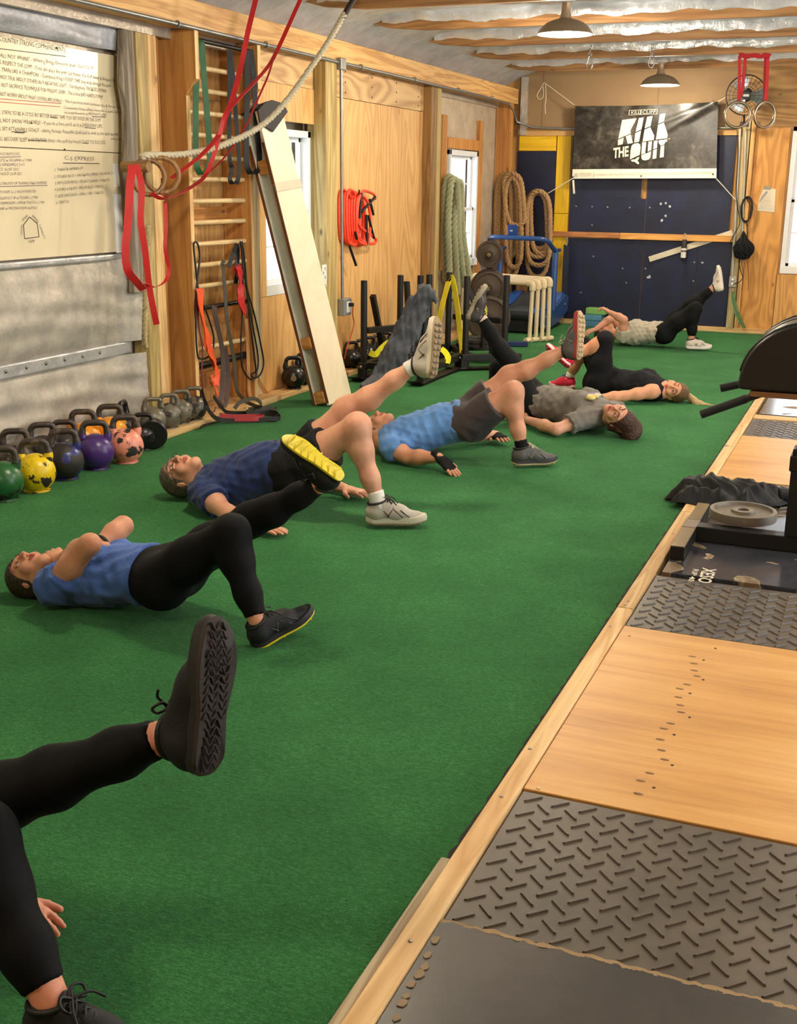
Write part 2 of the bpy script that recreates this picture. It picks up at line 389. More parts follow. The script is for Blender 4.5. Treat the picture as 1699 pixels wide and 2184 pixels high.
# back wall
mb = MB(); mb.bb((-4.55, YB, 0), (-1.08, YB+.1, 3.0)); mb.bb((-1.08, YB, 0), (-.1, YB+.1, .68)); mb.bb((-1.08, YB, 2.24), (-.1, YB+.1, 3.0)); mb.bb((-.1, YB, 0), (3.6, YB+.1, 3.0))
wb = struct('wall_back', mb, plywood((196, 146, 84), (160, 112, 58), 2, 1), label='back wall with navy and yellow painted panels')
def bpan(x0, x1, z0, z1, m, th=.02, name='panel', bevel=0):
    m_ = MB(); m_.bb((x0+.002, YB-th, z0), (x1-.002, YB-.001, z1)); return struct(name, m_, m, parent=wb, bevel=bevel)
@cached
def navy(seed=0):
    t = NT('navy'); v = t.obj(); n = t.noise(v, 5, 4); sc = t.noise(t.obj((1, 1, 1)), 26, 6, .7, .4); s2 = t.noise(t.obj((2.5, 1, 1), (0, .5, 0)), 9, 8, .8, 1.5)
    col = t.ramp(n, [(.3, srgb(12, 18, 42)), (.7, srgb(20, 30, 62))])
    col = t.mix(t.ramp(sc, [(.735, (0, 0, 0)), (.76, (1, 1, 1))]), col, srgb(140, 150, 165)); col = t.mix(t.ramp(s2, [(.70, (0, 0, 0)), (.74, (.4, .4, .4))]), col, srgb(110, 120, 140))
    t.bump(n, .1, .01); return t.fin(col, .48)
TAN = plain((150, 122, 88), .8, var=.06, vs=2, bump=.05); YEL = wood((232, 190, 34), (214, 168, 16), 2, .5, knots=False)
for x0, x1 in ((-4.16, -3.88), (-3.88, -2.55), (-2.55, -1.62)): bpan(x0, x1, 2.24, 2.86, TAN, .018, 'fibreboard_panel')
mb = MB(); mb.bb((-4.13, YB-.06, 2.16), (-4.05, YB-.019, 2.8)); struct('foil_wrapped_stud', mb, foil((215, 210, 200), .35, .7), parent=wb)
bpan(-4.16, -1.62, 2.15, 2.235, wood(*PINE, 0), .045, 'rail_board', .004)
NV = navy()
for x0, x1, z0, z1 in ((-4.16, -3.68, .1, 1.98), (-3.50, -2.59, 1.04, 1.46), (-3.50, -2.66, 1.462, 2.15), (-2.61, -1.66, 1.04, 2.15), (-3.50, -2.60, .06, 1.0), (-2.598, -1.98, .06, 1.0), (-1.978, -1.60, .06, 1.0)):
    bpan(x0, x1, z0, z1, NV, .02+.003*random.random(), 'painted_panel')
bpan(-4.14, -3.69, 1.985, 2.15, wood((232, 190, 34), (214, 168, 16), 0, .5, knots=False), .032, 'yellow_board', .003)
bpan(-3.68, -3.51, 1.28, 2.15, YEL, .034, 'yellow_board', .003); bpan(-3.68, -3.51, .1, 1.275, YEL, .034, 'yellow_board', .003)
bpan(-2.672, -2.645, 1.47, 1.72, wood(*DARKW, 2), .024, 'gap_strip'); bpan(-2.608, -2.600, .06, 2.1, wood((96, 72, 46), (66, 48, 30), 2), .024, 'gap_strip')
bpan(-3.75, -2.88, 1.015, 1.075, wood((196, 136, 82), (156, 98, 54), 0), .065, 'ledge_board', .004); bpan(-2.88, -1.60, 1.005, 1.075, wood((222, 164, 88), (190, 128, 60), 0), .065, 'ledge_board', .004)
# pale diagonal strip painted lath
a = bw(1384, 553, YB-.03); b = bw(1562, 496, YB-.03); mb = MB(); mb.bar(a, b, .012, .062); struct('diagonal_lath', mb, plain((214, 202, 178), .6), parent=wb)
bpan(-1.60, -1.515, .05, 2.3, wood((198, 178, 130), (158, 138, 92), 2, knots=False), .07, 'post', .004); bpan(-1.51, -1.46, .05, 2.3, wood(*PINE, 2), .06, 'post', .004)
bpan(-1.46, -1.10, .05, 2.22, plywood((214, 158, 84), (168, 112, 50), 2, 1.2, seed=3), .018, 'plywood_panel'); bpan(-1.62, -.2, 2.24, 2.86, plywood((178, 138, 84), (128, 92, 50), 0, 1, seed=8, contrast=.7), .016, 'plywood_panel')
bpan(-1.095, -.2, .05, .67, plywood((214, 164, 96), (176, 124, 64), 2, 1.4, seed=11, contrast=.6), .02, 'plywood_panel')
mb = MB(); mb.bb((-4.3, YB-.06, 0), (-.1, YB, .055)); struct('baseboard_back', mb, wood(*PINEL, 0), bevel=.004, label='pine base plate along the foot of the back wall')
# screws and scuffs in the navy panels
for px, py in [(1228, 440), (1262, 441), (1295, 442), (1262, 480), (1342, 443), (1385, 443), (1480, 560), (1478, 600), (1265, 547), (1327, 573), (1376, 573), (1335, 603), (1238, 624)]:
    p = bw(px, py, YB-.024); mb = MB(); mb.lathe([(.001, 0), (.011, .001), (.009, .004), (.001, .005)], p, (0, -1, 0), 8); struct('screw', mb, plain((150, 152, 158), .4, .6), True, parent=wb)
for px, py in [(1428, 440), (1420, 433), (1419, 460), (1409, 434), (1411, 470), (1497, 560), (1381, 592), (1385, 590)]:
    p = bw(px, py, YB-.024); mb = MB(); mb.prism([(random.uniform(.008, .02)*math.cos(k), random.uniform(.008, .022)*math.sin(k)) for k in np.linspace(0, 5.5, 7)], p, A(1, 0, 0), A(0, 0, 1), .002); struct('paint_chip', mb, plain((190, 190, 188), .6), parent=wb)
# ceiling: foil insulation sagging between joists
JY = [8.25-1.21*k for k in range(8, 0, -1)]+[8.25+1.21*k for k in range(0, 5)]
JY = sorted(JY)
nx, ny = 90, 240; G = np.zeros((ny, nx, 3)); yy = np.linspace(-2.5, 14.05, ny); xx = np.linspace(-4.45, 3.6, nx)
ph = RNG.random(12)*6
for i, y in enumerate(yy):
    t = ((y-JY[0])/1.21) % 1.0; sag = math.sin(math.pi*t)
    for j, x in enumerate(xx):
        z = 2.93-.035*sag+.012*math.sin(y*23+ph[0]+2*math.sin(x*3.1))*math.sin(x*9+ph[1])
        near = min(t, 1-t)
        if near < .12: z += (.12-near)*(-.12+.10*math.sin(x*11+ph[2])+.08*math.sin(x*27+y+ph[3]))
        e = (x+4.45)
        if e < .75: z = z-(.75-e)**2*.50+.012*math.sin(y*40)*(1 if e < .5 else 0)
        G[i, j] = (x, y, z)
mb = MB(); mb.grid(G, False); ce = struct('ceiling', mb, foil((222, 228, 236), .38, .45, 2, metal=.5), True, label='foil insulation ceiling sagging between timber joists')
mb = MB(); mb.bb((-4.6, -2.5, 3.02), (3.6, 14.05, 3.08)); struct('ceiling', mb, plain((150, 150, 150), .7), label='roof deck above the insulation')
for k, y in enumerate(JY):
    mb = MB(); n = 24; V = []
    for i in range(n+1):
        x = -4.28+i*(3.6+4.28)/n; lift = max(0, (-3.75-x))**1.5*.30
        V += [(x, y-.02, ZJ+lift), (x, y+.02, ZJ+lift), (x, y+.02, 2.96), (x, y-.02, 2.96)]
    mb.add(V, [(0, 1, 2, 3)]+[(i*4+q, i*4+4+q, i*4+4+(q+1) % 4, i*4+(q+1) % 4) for i in range(n) for q in range(4)]+[(n*4+3, n*4+2, n*4+1, n*4)])
    struct('joist', mb, wood((172, 126, 78), (132, 92, 52), 0), parent=ce)
    if k % 1 == 0:
        mb = MB(); G2 = np.zeros((140, 4, 3))
        for i in range(140):
            x = -4.0+i*(5.6)/139; a_ = .032+.003*math.sin(i*.23+k)+.003*math.sin(i*.71+2*k)+.003*random.random()
            for q in range(4): G2[i, q] = (x, y-.022-.012*random.random()-(.02 if q in (1, 2) else 0)*random.random(), 2.935-a_*.95*q)
        mb.grid(G2); struct('foil_edge', mb, foil((226, 230, 236), .28, .7, 2), True, parent=ce)
# insulation support straps across the right part
for k in range(6):
    mb = MB(); y = 8.6+k*1.2; mb.ribbon([(-.62, y-.6, 2.86), (-.60, y, 2.90), (-.58, y+.6, 2.86)], (1, 0, 0), .05, .004); struct('hanger_strap', mb, plain((226, 226, 224), .5), parent=ce)
# walls out of view: right wall with an open roll-up door, wall behind the camera
mb = MB()
for y0_, y1_, z0_, z1_ in ((-2.6, 3.2, 0, 3.0), (3.2, 8.4, 2.45, 3.0), (8.4, 14.05, 0, 3.0)): mb.bb((3.6, y0_, z0_), (3.7, y1_, z1_))
struct('wall_right', mb, plywood(*PLY['a'], 2, 1, seed=21), label='plywood right wall with an open roll-up doorway')
mb = MB(); mb.bb((-4.6, -2.6, 0), (3.6, -2.5, 3.0)); struct('wall_front', mb, plywood(*PLY['a'], 2, 1, seed=22), label='plywood wall behind the photographer')
# windows
def window(n, axis, a0, a1, z0, z1, pos, inward, label, mull=2):
    r = thing('window_%d' % n, label, None, ((pos if axis == 0 else (a0+a1)/2), ((a0+a1)/2 if axis == 0 else pos), z0), kind='structure')
    def bx(name, u0, u1, h0, h1, d0, d1, m, par=r, bevel=.003):
        m_ = MB(); p0, p1 = pos+inward*d0, pos+inward*d1
        if axis == 0: m_.bb((min(p0, p1), u0, h0), (max(p0, p1), u1, h1))
        else: m_.bb((u0, min(p0, p1), h0), (u1, max(p0, p1), h1))
        return put(name, m_, m, par, bevel=bevel)
    VIN = plain((232, 234, 236), .35, var=.02)
    fw = .05
    bx('frame', a0, a0+fw, z0, z1, -.08, .03, VIN); bx('frame', a1-fw, a1, z0, z1, -.08, .03, VIN); bx('frame', a0, a1, z1-fw, z1, -.08, .03, VIN); bx('sill', a0, a1, z0, z0+fw*1.6, -.08, .05, VIN)
    zm = (z0+z1)/2
    for h0, h1, d in ((z0+fw*1.6, zm+.02, 0.0), (zm-.02, z1-fw, -.035)):
        s_ = bx('sash', a0+fw, a0+fw+.035, h0, h1, d-.03, d, VIN)
        for q in ((a1-fw-.035, a1-fw, h0, h1), (a0+fw, a1-fw, h0, h0+.035), (a0+fw, a1-fw, h1-.035, h1)): bx('sash_rail', *q, d-.03, d, VIN, s_)
        bx('muntin', (a0+a1)/2-.008, (a0+a1)/2+.008, h0, h1, d-.02, d-.012, VIN, s_, 0); bx('muntin', a0+fw, a1-fw, (h0+h1)/2-.008, (h0+h1)/2+.008, d-.02, d-.012, VIN, s_, 0)
        t = MATS.get('glass')
        if t is None:
            q = NT('glass'); q.b.inputs['Transmission Weight'].default_value = 1; t = MATS['glass'] = q.fin((1, 1, 1, 1), .02, 0, None, IOR=1.02)
        bx('pane', a0+fw+.03, a1-fw-.03, h0+.03, h1-.03, d-.018, d-.014, t, s_, 0)
    return r
window(1, 0, WIN1[0], WIN1[1], WIN1[2], WIN1[3], -4.30, 1, 'tall white double-hung window beside the leaning white boards')
window(2, 0, WIN2[0], WIN2[1], WIN2[2], WIN2[3], -4.32, 1, 'white double-hung window framed in bare studs near the corner')
window(3, 1, -1.075, -.12, .68, 2.24, YB+.03, -1, 'white window in the plywood of the back wall')
# ------------------------------------------------------------------ lamps
def lamp(x, y, zb, label, group='barn lamps under the ceiling', power=1.0):
    r = thing('barn_lamp', label, 'lamp', (x, y, zb), group)
    SH = plain((150, 132, 106), .4, .4, var=.04); IN = plain((245, 240, 228), .5, var=.01)
    m = MB(); m.lathe([(.2, 0), (.205, .004), (.198, .012), (.175, .045), (.135, .078), (.085, .098), (.048, .108), (.046, .11), (.040, .11), (.083, .092), (.132, .072), (.170, .040), (.192, .010)], (x, y, zb), seg=40)
    m.mi = [1 if 7*40 <= i < 12*40 else 0 for i in range(len(m.f))]
    # open underside: drop the cap faces
    keep = [i for i, f in enumerate(m.f) if len(f) <= 4]; m.f = [m.f[i] for i in keep]; m.mi = [m.mi[i] for i in keep]
    n = 13
    m.f += [((n-1)*40+k, (n-1)*40+(k+1) % 40, (k+1) % 40, k) for k in range(40)]; m.mi += [0]*40
    put('shade', m, [SH, IN], r, 40)
    m = MB(); m.lathe([(.046, .105), (.034, .15), (.030, .215), (.034, .222)], (x, y, zb), seg=24); put('neck', m, plain((170, 150, 122), .4, .4), r, 40)
    m = MB(); m.lathe([(.03, .215), (.062, .225), (.066, .24), (.05, .262)], (x, y, zb), seg=24); put('ceiling_plate', m, plain((214, 214, 212), .4), r, 40)
    m = MB(); m.lathe([(.012, .10), (.022, .085), (.042, .05), (.045, .03), (.034, .012), (.012, .004), (.001, .003)], (x, y, zb), seg=20); put('bulb', m, emit((1, .88, .66), 60), r, True)
    ld = bpy.data.lights.new('lamp_light', 'POINT'); ld.energy = LAMP_POWER*power; ld.color = (1, .87, .68); ld.shadow_soft_size = .10
    lo = bpy.data.objects.new('lamp_light', ld); COL.objects.link(lo); lo.parent = r; lo.location = (0, 0, -.05)
    return r
p = dp(1204, 78, 8.5); lamp(p[0], p[1], 2.64, 'brightly glowing barn lamp over the middle of the turf')
p = dp(1407, 180, 12.1); lamp(p[0], p[1], 2.60, 'dimmer barn lamp hanging in front of the black banner', power=.6)
for x_, y_, l_ in ((-2.3, 4.7, 'barn lamp above the kettlebells and the turf'), (-2.3, .6, 'barn lamp above the entrance end of the turf'), (.9, 2.7, 'barn lamp above the bare plywood platform'), (.9, 6.8, 'barn lamp above the glute-ham bench side'), (.9, 10.9, 'barn lamp above the far platforms')): lamp(x_, y_, 2.64, l_, power=.45 if y_ < 3 else (.75 if x_ < 0 else 1))
# carabiners on chains
def chain(px, py0, py1, d, lab):
    a = dp(px, py0, d); b = dp(px, py1, d); r = thing('hanging_carabiner', lab, 'carabiner', (a[0], a[1], b[2]), 'carabiners hanging from the joist')
    ST = plain((150, 150, 150), .3, .9); L = a[2]-b[2]
    for k, (t, h, ax) in enumerate(((0, .16, 0), (.14, .18, 1), (.28, .18, 0))):
        m = MB(); c = A(a[0], a[1], a[2]-L*(t+h/2)); u = A(1, 0, 0) if ax == 0 else A(0, 1, 0)
        m.tube([c+u*math.cos(q)*.012+A(0, 0, 1)*math.sin(q)*L*h/2 for q in np.linspace(0, 2*math.pi, 14)[:-1]], .004, 6, True); put('link', m, ST, r, True)
    m = MB(); c = A(a[0], a[1], b[2]+L*.27); m.tube([c+A(1, 0, 0)*math.cos(q)*.024*(1.2 if math.sin(q) < 0 else .8)+A(0, 0, 1)*math.sin(q)*L*.3 for q in np.linspace(0, 2*math.pi, 22)[:-1]], .006, 6, True); put('hook', m, ST, r, True)
chain(1259, 97, 145, 10.6, 'steel carabiner on a short chain, farther from the red ring straps'); chain(1391, 95, 142, 10.6, 'steel carabiner on a short chain beside the dimmer lamp')
# ------------------------------------------------------------------ curb between turf and platforms
cb = thing('trim_3', 'pine curb boards between the turf and the platforms', None, (XT, 5, 0), kind='structure')
for y0, y1 in ((-1, 1.62), (1.625, 4.22), (4.225, 5.72), (5.725, 8.9), (8.905, 11.3), (11.305, 13.88)):
    m = MB(); m.bb((XT+.002, y0, -.012), (XT+.062, y1, .034)); put('board', m, wood(*PINEL, 1, seed=1), cb, bevel=.005)
for y0, y1 in ((-1, 1.35), (1.36, 2.35)):
    m = MB(); m.bb((XT-.026, y0, -.012), (XT+.001, y1, .022)); put('shim_board', m, wood((196, 176, 142), (150, 128, 94), 1), cb, bevel=.004)
for y in (2.0, 2.66, 2.95, 4.0, 4.25, 4.3, 5.3, 6.5, 7.4, 8.1):
    m = MB(); m.lathe([(.001, 0), (.006, 0), (.005, .003), (.001, .003)], (XT+.03+random.uniform(-.01, .01), y, .033), seg=8); put('screw', m, plain((150, 138, 120), .4, .7), cb, True)
# ------------------------------------------------------------------ mats and plywood platforms
XP = XT+.064
@cached
def rubber(c=(84, 73, 60)):
    t = NT('rubber'); v = t.obj(); n = t.noise(v, 3.5, 4); n2 = t.noise(v, 180, 3)
    c = srgb(*c); col = t.ramp(n, [(.3, tuple(x*.7 for x in c[:3])), (.7, tuple(x*1.2 for x in c[:3]))])
    t.bump(n2, .15, .002); return t.fin(col, t.ramp(n, [(.3, (.34,)*3), (.7, (.48,)*3)]), 0, .5)
def tread_mat(x0, x1, y0, y1, z, label, dx=.0725, dy=.080, L=.058, joints=()):
    r = thing('tread_mat', label, 'mat', ((x0+x1)/2, (y0+y1)/2, -.012), 'diamond tread rubber mats')
    edges = [x0]+list(joints)+[x1]
    for a, b in zip(edges, edges[1:]):
        m = MB(); m.bb((a+.0015, y0, -.012), (b-.0015, y1, z)); put('slab', m, rubber(), r, bevel=.003)
    def barmesh(ang):
        m = MB(); n = 6; w = .0048; h = .0045; R = np.array([[math.cos(ang), -math.sin(ang), 0], [math.sin(ang), math.cos(ang), 0], [0, 0, 1]])
        pts = [(-L/2, 0), (-L/2+.004, -w), (L/2-.004, -w), (L/2, 0), (L/2-.004, w), (-L/2+.004, w)]
        V = [R@A(p[0], p[1], 0) for p in pts]+[R@A(p[0]*.93, p[1]*.62, h) for p in pts]
        m.add(V, [tuple(range(6, 12))]+[(i, (i+1) % 6, 6+(i+1) % 6, 6+i) for i in range(6)])
        return mkmesh('tread_bar', m.v, m.f, [rubber()])
    ma, mbb = barmesh(math.pi/4), barmesh(-math.pi/4); cnt = 0
    for j in range(int((y1-y0)/dy)+1):
        for i in range(int((x1-x0)/dx)+1):
            for me, ox, oy in ((ma, .04, .0), (mbb, .005, .04)):
                x = x0+i*dx+ox; y = y0+.025+j*dy+oy
                if x < x0+.022 or x > x1-.03 or y > y1-.028 or y < y0+.02: continue
                if cnt >= 300: continue
                o = bpy.data.objects.new('tread_bar', me); COL.objects.link(o); o.parent = r; o.location = (x-OFF[r][0], y-OFF[r][1], z-OFF[r][2]); cnt += 1
    return r
def slab(name, label, cat, x0, x1, y0, y1, z, m, group=None, bevel=.003):
    q = MB(); q.bb((x0, y0, -.012), (x1, y1, z)); return put(name, q, m, None, None, bevel, label, cat, group)
tread_mat(XP, .46, 2.115, 2.735, .022, 'diamond tread rubber mat between the smooth black mat and the bare plywood')
tread_mat(XP, .46, 4.065, 4.70, .022, 'diamond tread rubber mat between the bare plywood and the worn glossy board')
tread_mat(XP, .46, 5.86, 6.53, .022, 'diamond tread rubber mat partly under the crumpled black jacket', joints=(-.36,))
tread_mat(XP, .46, 7.83, 8.46, .022, 'diamond tread rubber mat split by a seam, beyond the second plywood sheet', joints=(-.41,))
@cached
def platply(seed=0):
    t = NT('platform_ply'); v = t.obj((.5, 7, 7)); n = t.noise(v, 1.6, 5, .6, .6); fine = t.noise(t.obj((3, 70, 70)), 1, 4); big = t.noise(t.obj(), 1.6, 2)
    f = t.math('ADD', t.math('MULTIPLY', n, .6), t.math('ADD', t.math('MULTIPLY', fine, .15), t.math('MULTIPLY', big, .3)))
    col = t.ramp(f, [(.3, srgb(168, 114, 54)), (.52, srgb(204, 150, 80)), (.7, srgb(220, 172, 102))])
    t.bump(fine, .06, .002); return t.fin(col, .42, 0, .4)
pl = slab('plywood_platform', 'bare plywood platform sheet with a line of dark plug marks', 'platform', XP, .46, 2.74, 4.055, .026, platply(), 'plywood platform sheets')
slab('plywood_platform', 'clean plywood platform sheet beyond the crumpled jacket', 'platform', XP, .46, 6.54, 7.82, .026, platply(), 'plywood platform sheets')
slab('plywood_platform', 'plywood platform sheet farthest along the curb', 'platform', XP, .46, 10.4, 13.8, .026, platply(), 'plywood platform sheets')
PATCH = plain((132, 92, 52), .6); HOLE = plain((52, 30, 16), .8); SCR = plain((206, 182, 130), .4, .5)
for px, py in [(1476, 1400), (1479, 1415), (1480, 1430), (1486, 1442), (1465, 1460), (1449, 1469), (1446, 1487), (1450, 1504), (1452, 1519), (1430, 1543), (1415, 1554), (1407, 1577), (1410, 1600), (1417, 1620), (1385, 1649), (1366, 1665), (1361, 1693)]:
    p = gz(px, py, .026); m = MB(); m.lathe([(.0001, 0), (.011, .0), (.010, .0012), (.0001, .0012)], p-A(0, 0, .0005), seg=12); m.v = [(p[0]+(q[0]-p[0])*random.uniform(1.1, 1.4), p[1]+(q[1]-p[1])*.6, q[2]) for q in m.v]; put('plug_mark', m, PATCH, pl, True)
for px, py in [(1525, 1383), (1500, 1408), (1499, 1450), (1471, 1479), (1470, 1530), (1437, 1567), (1433, 1632), (1394, 1680)]:
    p = gz(px, py, .026); m = MB(); m.lathe([(.0001, 0), (.005, .0), (.004, .0012), (.0001, .0012)], p, seg=8); put('screw_hole', m, HOLE, pl, True)
for px, py in [(1342, 1356), (1148, 1682)]:
    p = gz(px, py, .026); m = MB(); m.lathe([(.0001, 0), (.006, .0), (.005, .002), (.0001, .002)], p, seg=10); put('screw', m, SCR, pl, True)
# near smooth mat with a ragged edge
m = MB(); n = 90; top = []
for i in range(n+1):
    x = XP+.001+i*(.459-XP)/n; top.append((x, 2.102+RNG.normal(0, .0022)+(-.004 if i % 9 == 4 else 0)))
poly = [(XP+.001, .3)]+[(.46, .3)]+top[::-1]
m.prism(poly, A(0, 0, -.012), A(1, 0, 0), A(0, 1, 0), .040)
@cached
def blackmat():
    t = NT('blackmat'); v = t.obj(); n = t.noise(v, 2.5, 5, .6); n2 = t.noise(t.obj((3, 9, 1), (0, 0, .6)), 8, 6, .7)
    col = t.ramp(n, [(.3, srgb(36, 32, 30)), (.7, srgb(66, 58, 50))]); col = t.mix(t.ramp(n2, [(.66, (0, 0, 0)), (.72, (.35, .35, .35))]), col, srgb(110, 98, 80))
    t.bump(t.noise(v, 240, 2), .08, .002); return t.fin(col, .38, 0, .5)
nm = put('smooth_mat', m, blackmat(), None, None, 0, 'smooth black rubber mat with a ragged chipped edge', 'mat')
m = MB(); m.ribbon([(p[0], p[1]+.003, .026+RNG.normal(0, .0006)) for p in top], (0, 1, 0), [.009+abs(RNG.normal(0, .004)) for _ in top], .004); put('worn_edge', m, plain((150, 124, 88), .8, bump=.4), nm)
for px, py in [(928, 2006), (911, 2038), (905, 2062), (893, 2078), (877, 2100), (866, 2125), (845, 2172), (858, 2140)]:
    p = gz(px, py, .028); m = MB(); s_ = random.uniform(.007, .012); m.prism([(s_*random.uniform(.7, 1.2)*math.cos(k), 1.4*s_*random.uniform(.7, 1.2)*math.sin(k)) for k in np.linspace(0, 5.5, 8)], p-A(0, 0, .0015), A(1, 0, 0), A(0, 1, 0), .004); put('torn_flake', m, plain((140, 118, 88), .7), nm)
# worn glossy board under the bench
@cached
def glossy(seed=0):
    t = NT('glossy'); v = t.obj(); ad = t.n.new('ShaderNodeVectorMath'); ad.operation = 'ADD'; ad.inputs[1].default_value = (seed*2.3, seed, 0); t.L(v, ad.inputs[0]); v = ad.outputs[0]
    n = t.noise(v, 4.5, 2, .5, .9); n2 = t.noise(v, 30, 4, .6)
    f = t.math('ADD', n, t.math('MULTIPLY', n2, .06))
    wear = t.ramp(f, [(.64, (0, 0, 0)), (.655, (1, 1, 1))]); rim = t.ramp(f, [(.625, (0, 0, 0)), (.635, (1, 1, 1)), (.66, (1, 1, 1)), (.67, (0, 0, 0))])
    col = t.mix(wear, t.ramp(n2, [(.3, srgb(48, 48, 52)), (.7, srgb(66, 66, 72))]), srgb(112, 88, 60)); col = t.mix(t.math('MULTIPLY', rim, .5), col, srgb(168, 148, 112))
    t.bump(wear, .4, .004); return t.fin(col, t.mix(wear, (.16, .16, .16, 1), (.55, .55, .55, 1)), 0, .6)
gb = slab('worn_board', 'worn glossy black board with white print under the bench', 'board', XP+.02, .46, 4.72, 5.85, .034, glossy(), 'glossy boards on the platform')
slab('worn_board', 'glossy board reflecting the daylight beyond the split tread mat', 'board', XP+.02, .46, 8.62, 10.3, .034, glossy(3), 'glossy boards on the platform')
m = MB(); m.bb((XP, 8.47, -.012), (.46, 8.61, .03)); put('wood_strip', m, wood(*PINEL, 0), None, None, .004, 'bare wood strip across the end of the tread mat', 'board')
m = MB()
for txt, a_, b_, hw in (('XESO', (1499, 1211), (1487, 1241), .055), ('RIP 40', (1479, 1213), (1467, 1239), .022)):
    pa, pb = gz(*a_, .0352), gz(*b_, .0352); V_, F_ = text_geo(txt, 1.0, 0, .02); L_ = V_[:, 0].max(); h_ = V_[:, 1].max()
    m.add([pa+(pb-pa)*v[0]/L_+A(1, 0, 0)*hw*v[1]/h_ for v in V_], F_)
put('white_print', m, plain((226, 214, 190), .6), gb)
# ------------------------------------------------------------------ glute ham bench
BLK = plain((20, 19, 18), .42, .2, var=.2, vs=20, bump=.1); gx, gy = -.22, 5.25
g = thing('glute_ham_bench', 'black steel glute-ham bench with a half-round padded roller', 'exercise bench', (gx, gy, .034))
m = MB(); m.bb((-.715, 4.90, .0345), (-.655, 5.68, .096)); fr = put('foot_crossbar', m, BLK, g, bevel=.004)
m = MB(); m.bb((-.717, 5.22, .0345), (-.653, 5.36, .099)); put('tape_patch', m, plain((112, 96, 78), .5), fr, bevel=.004)
for yy_ in ((4.902, 5.215), (5.365, 5.678)):
    m = MB(); m.bb((-.712, yy_[0], .0955), (-.658, yy_[1], .0975)); put('worn_chrome_strip', m, plain((190, 176, 140), .2, .85), fr)
m = MB(); m.bb((-.655, 5.22, .036), (.9, 5.30, .105)); put('base_rail', m, BLK, g, bevel=.004)
m = MB(); m.bb((-.275, 5.21, .105), (-.175, 5.31, .50)); put('outer_upright', m, BLK, g, bevel=.006)
m = MB(); m.bb((-.262, 5.222, .48), (-.185, 5.298, .80)); put('inner_upright', m, BLK, g, bevel=.006)
m = MB(); m.bb((-.283, 5.205, .40), (-.167, 5.315, .47)); co = put('collar', m, BLK, g, bevel=.006)
m = MB(); m.cyl((-.225, 5.205, .435), (-.225, 5.185, .435), .016, 14); put('pin_knob', m, plain((190, 186, 178), .3, .8), co, 40)
m = MB(); m.bb((-.46, 5.03, .742), (.06, 5.46, .765)); put('pad_board', m, wood((150, 100, 54), (112, 70, 34), 0, knots=False), g, bevel=.004)
m = MB(); pr = [(-.285, .005), (-.288, .05)]+[(-.28*math.cos(q)*1.02, .05+.245*math.sin(q)) for q in np.linspace(.12, math.pi-.12, 18)]+[(.288, .05), (.285, .005)]
m.prism(pr, A(gx+.0, 5.46, .765), A(1, 0, 0), A(0, 0, 1), .44)
pad = put('roller_pad', m, plain((24, 23, 22), .36, var=.1, bump=.05), g, 50, .012)
for yy_ in (5.035, 5.445):
    m = MB(); m.tube([A(gx+q[0]*1.003, yy_, .765+q[1]+.001) for q in pr[2:-2]], .006, 6); put('piping', m, plain((15, 15, 15), .4), pad, True)
m = MB(); m.ribbon([A(gx+q[0]*1.004, 5.33, .765+q[1]+.002) for q in pr[2:-2]], (0, 1, 0), .07, .004); put('worn_band', m, plain((92, 80, 60), .3), pad, True)
for tip, el, yy_ in (((1495, 884), (1655, 828), 5.10), ((1537, 828), (1640, 806), 5.55)):
    a = bw(*tip, yy_); b = bw(*el, yy_); m = MB(); m.tube(smooth_path([a, lerp(a, b, .85), b+A(.02, 0, .003), A(-.22, yy_, b[2]+.01), A(-.12, yy_, .75)], 5), .0165, 12); h_ = put('handle_bar', m, plain((30, 24, 20), .6, var=.2, bump=.2), g, 60)
    m = MB(); m.tube([a-nrm(b-a)*.001, a+nrm(b-a)*.20], .0185, 12); put('grip', m, plain((26, 24, 22), .8, bump=.3, bs=150), h_, 60)
    m = MB(); m.bb((-.26, min(yy_, 5.25), .735), (-.19, max(yy_, 5.25), .760)); put('handle_bracket', m, BLK, g, bevel=.003)
# weight plate lying on the rail
m = MB(); c = A(-.475, 5.43, .106); m.lathe([(.026, 0), (.135, 0), (.150, .006), (.152, .03), (.150, .046), (.132, .048), (.127, .034), (.075, .030), (.056, .034), (.053, .046), (.030, .047), (.026, .044), (.026, .0)], c, seg=56)
wp = put('weight_plate', m, plain((112, 102, 88), .5, .3, var=.2, vs=18, bump=.2), None, 40, 0, 'grey cast iron weight plate lying on the bench rail', 'weight plate')
m = MB()
for k, ch in enumerate('25 LB'):
    th = math.radians(-60+k*16); p = c+A(math.cos(th), math.sin(th), 0)*.098+A(0, 0, .033); r_ = A(math.cos(th), math.sin(th), 0)
    put_text(m, ch, p, A(-math.sin(th), math.cos(th), 0), -r_, .028)
put('cast_lettering', m, plain((150, 138, 116), .5, .3), wp)
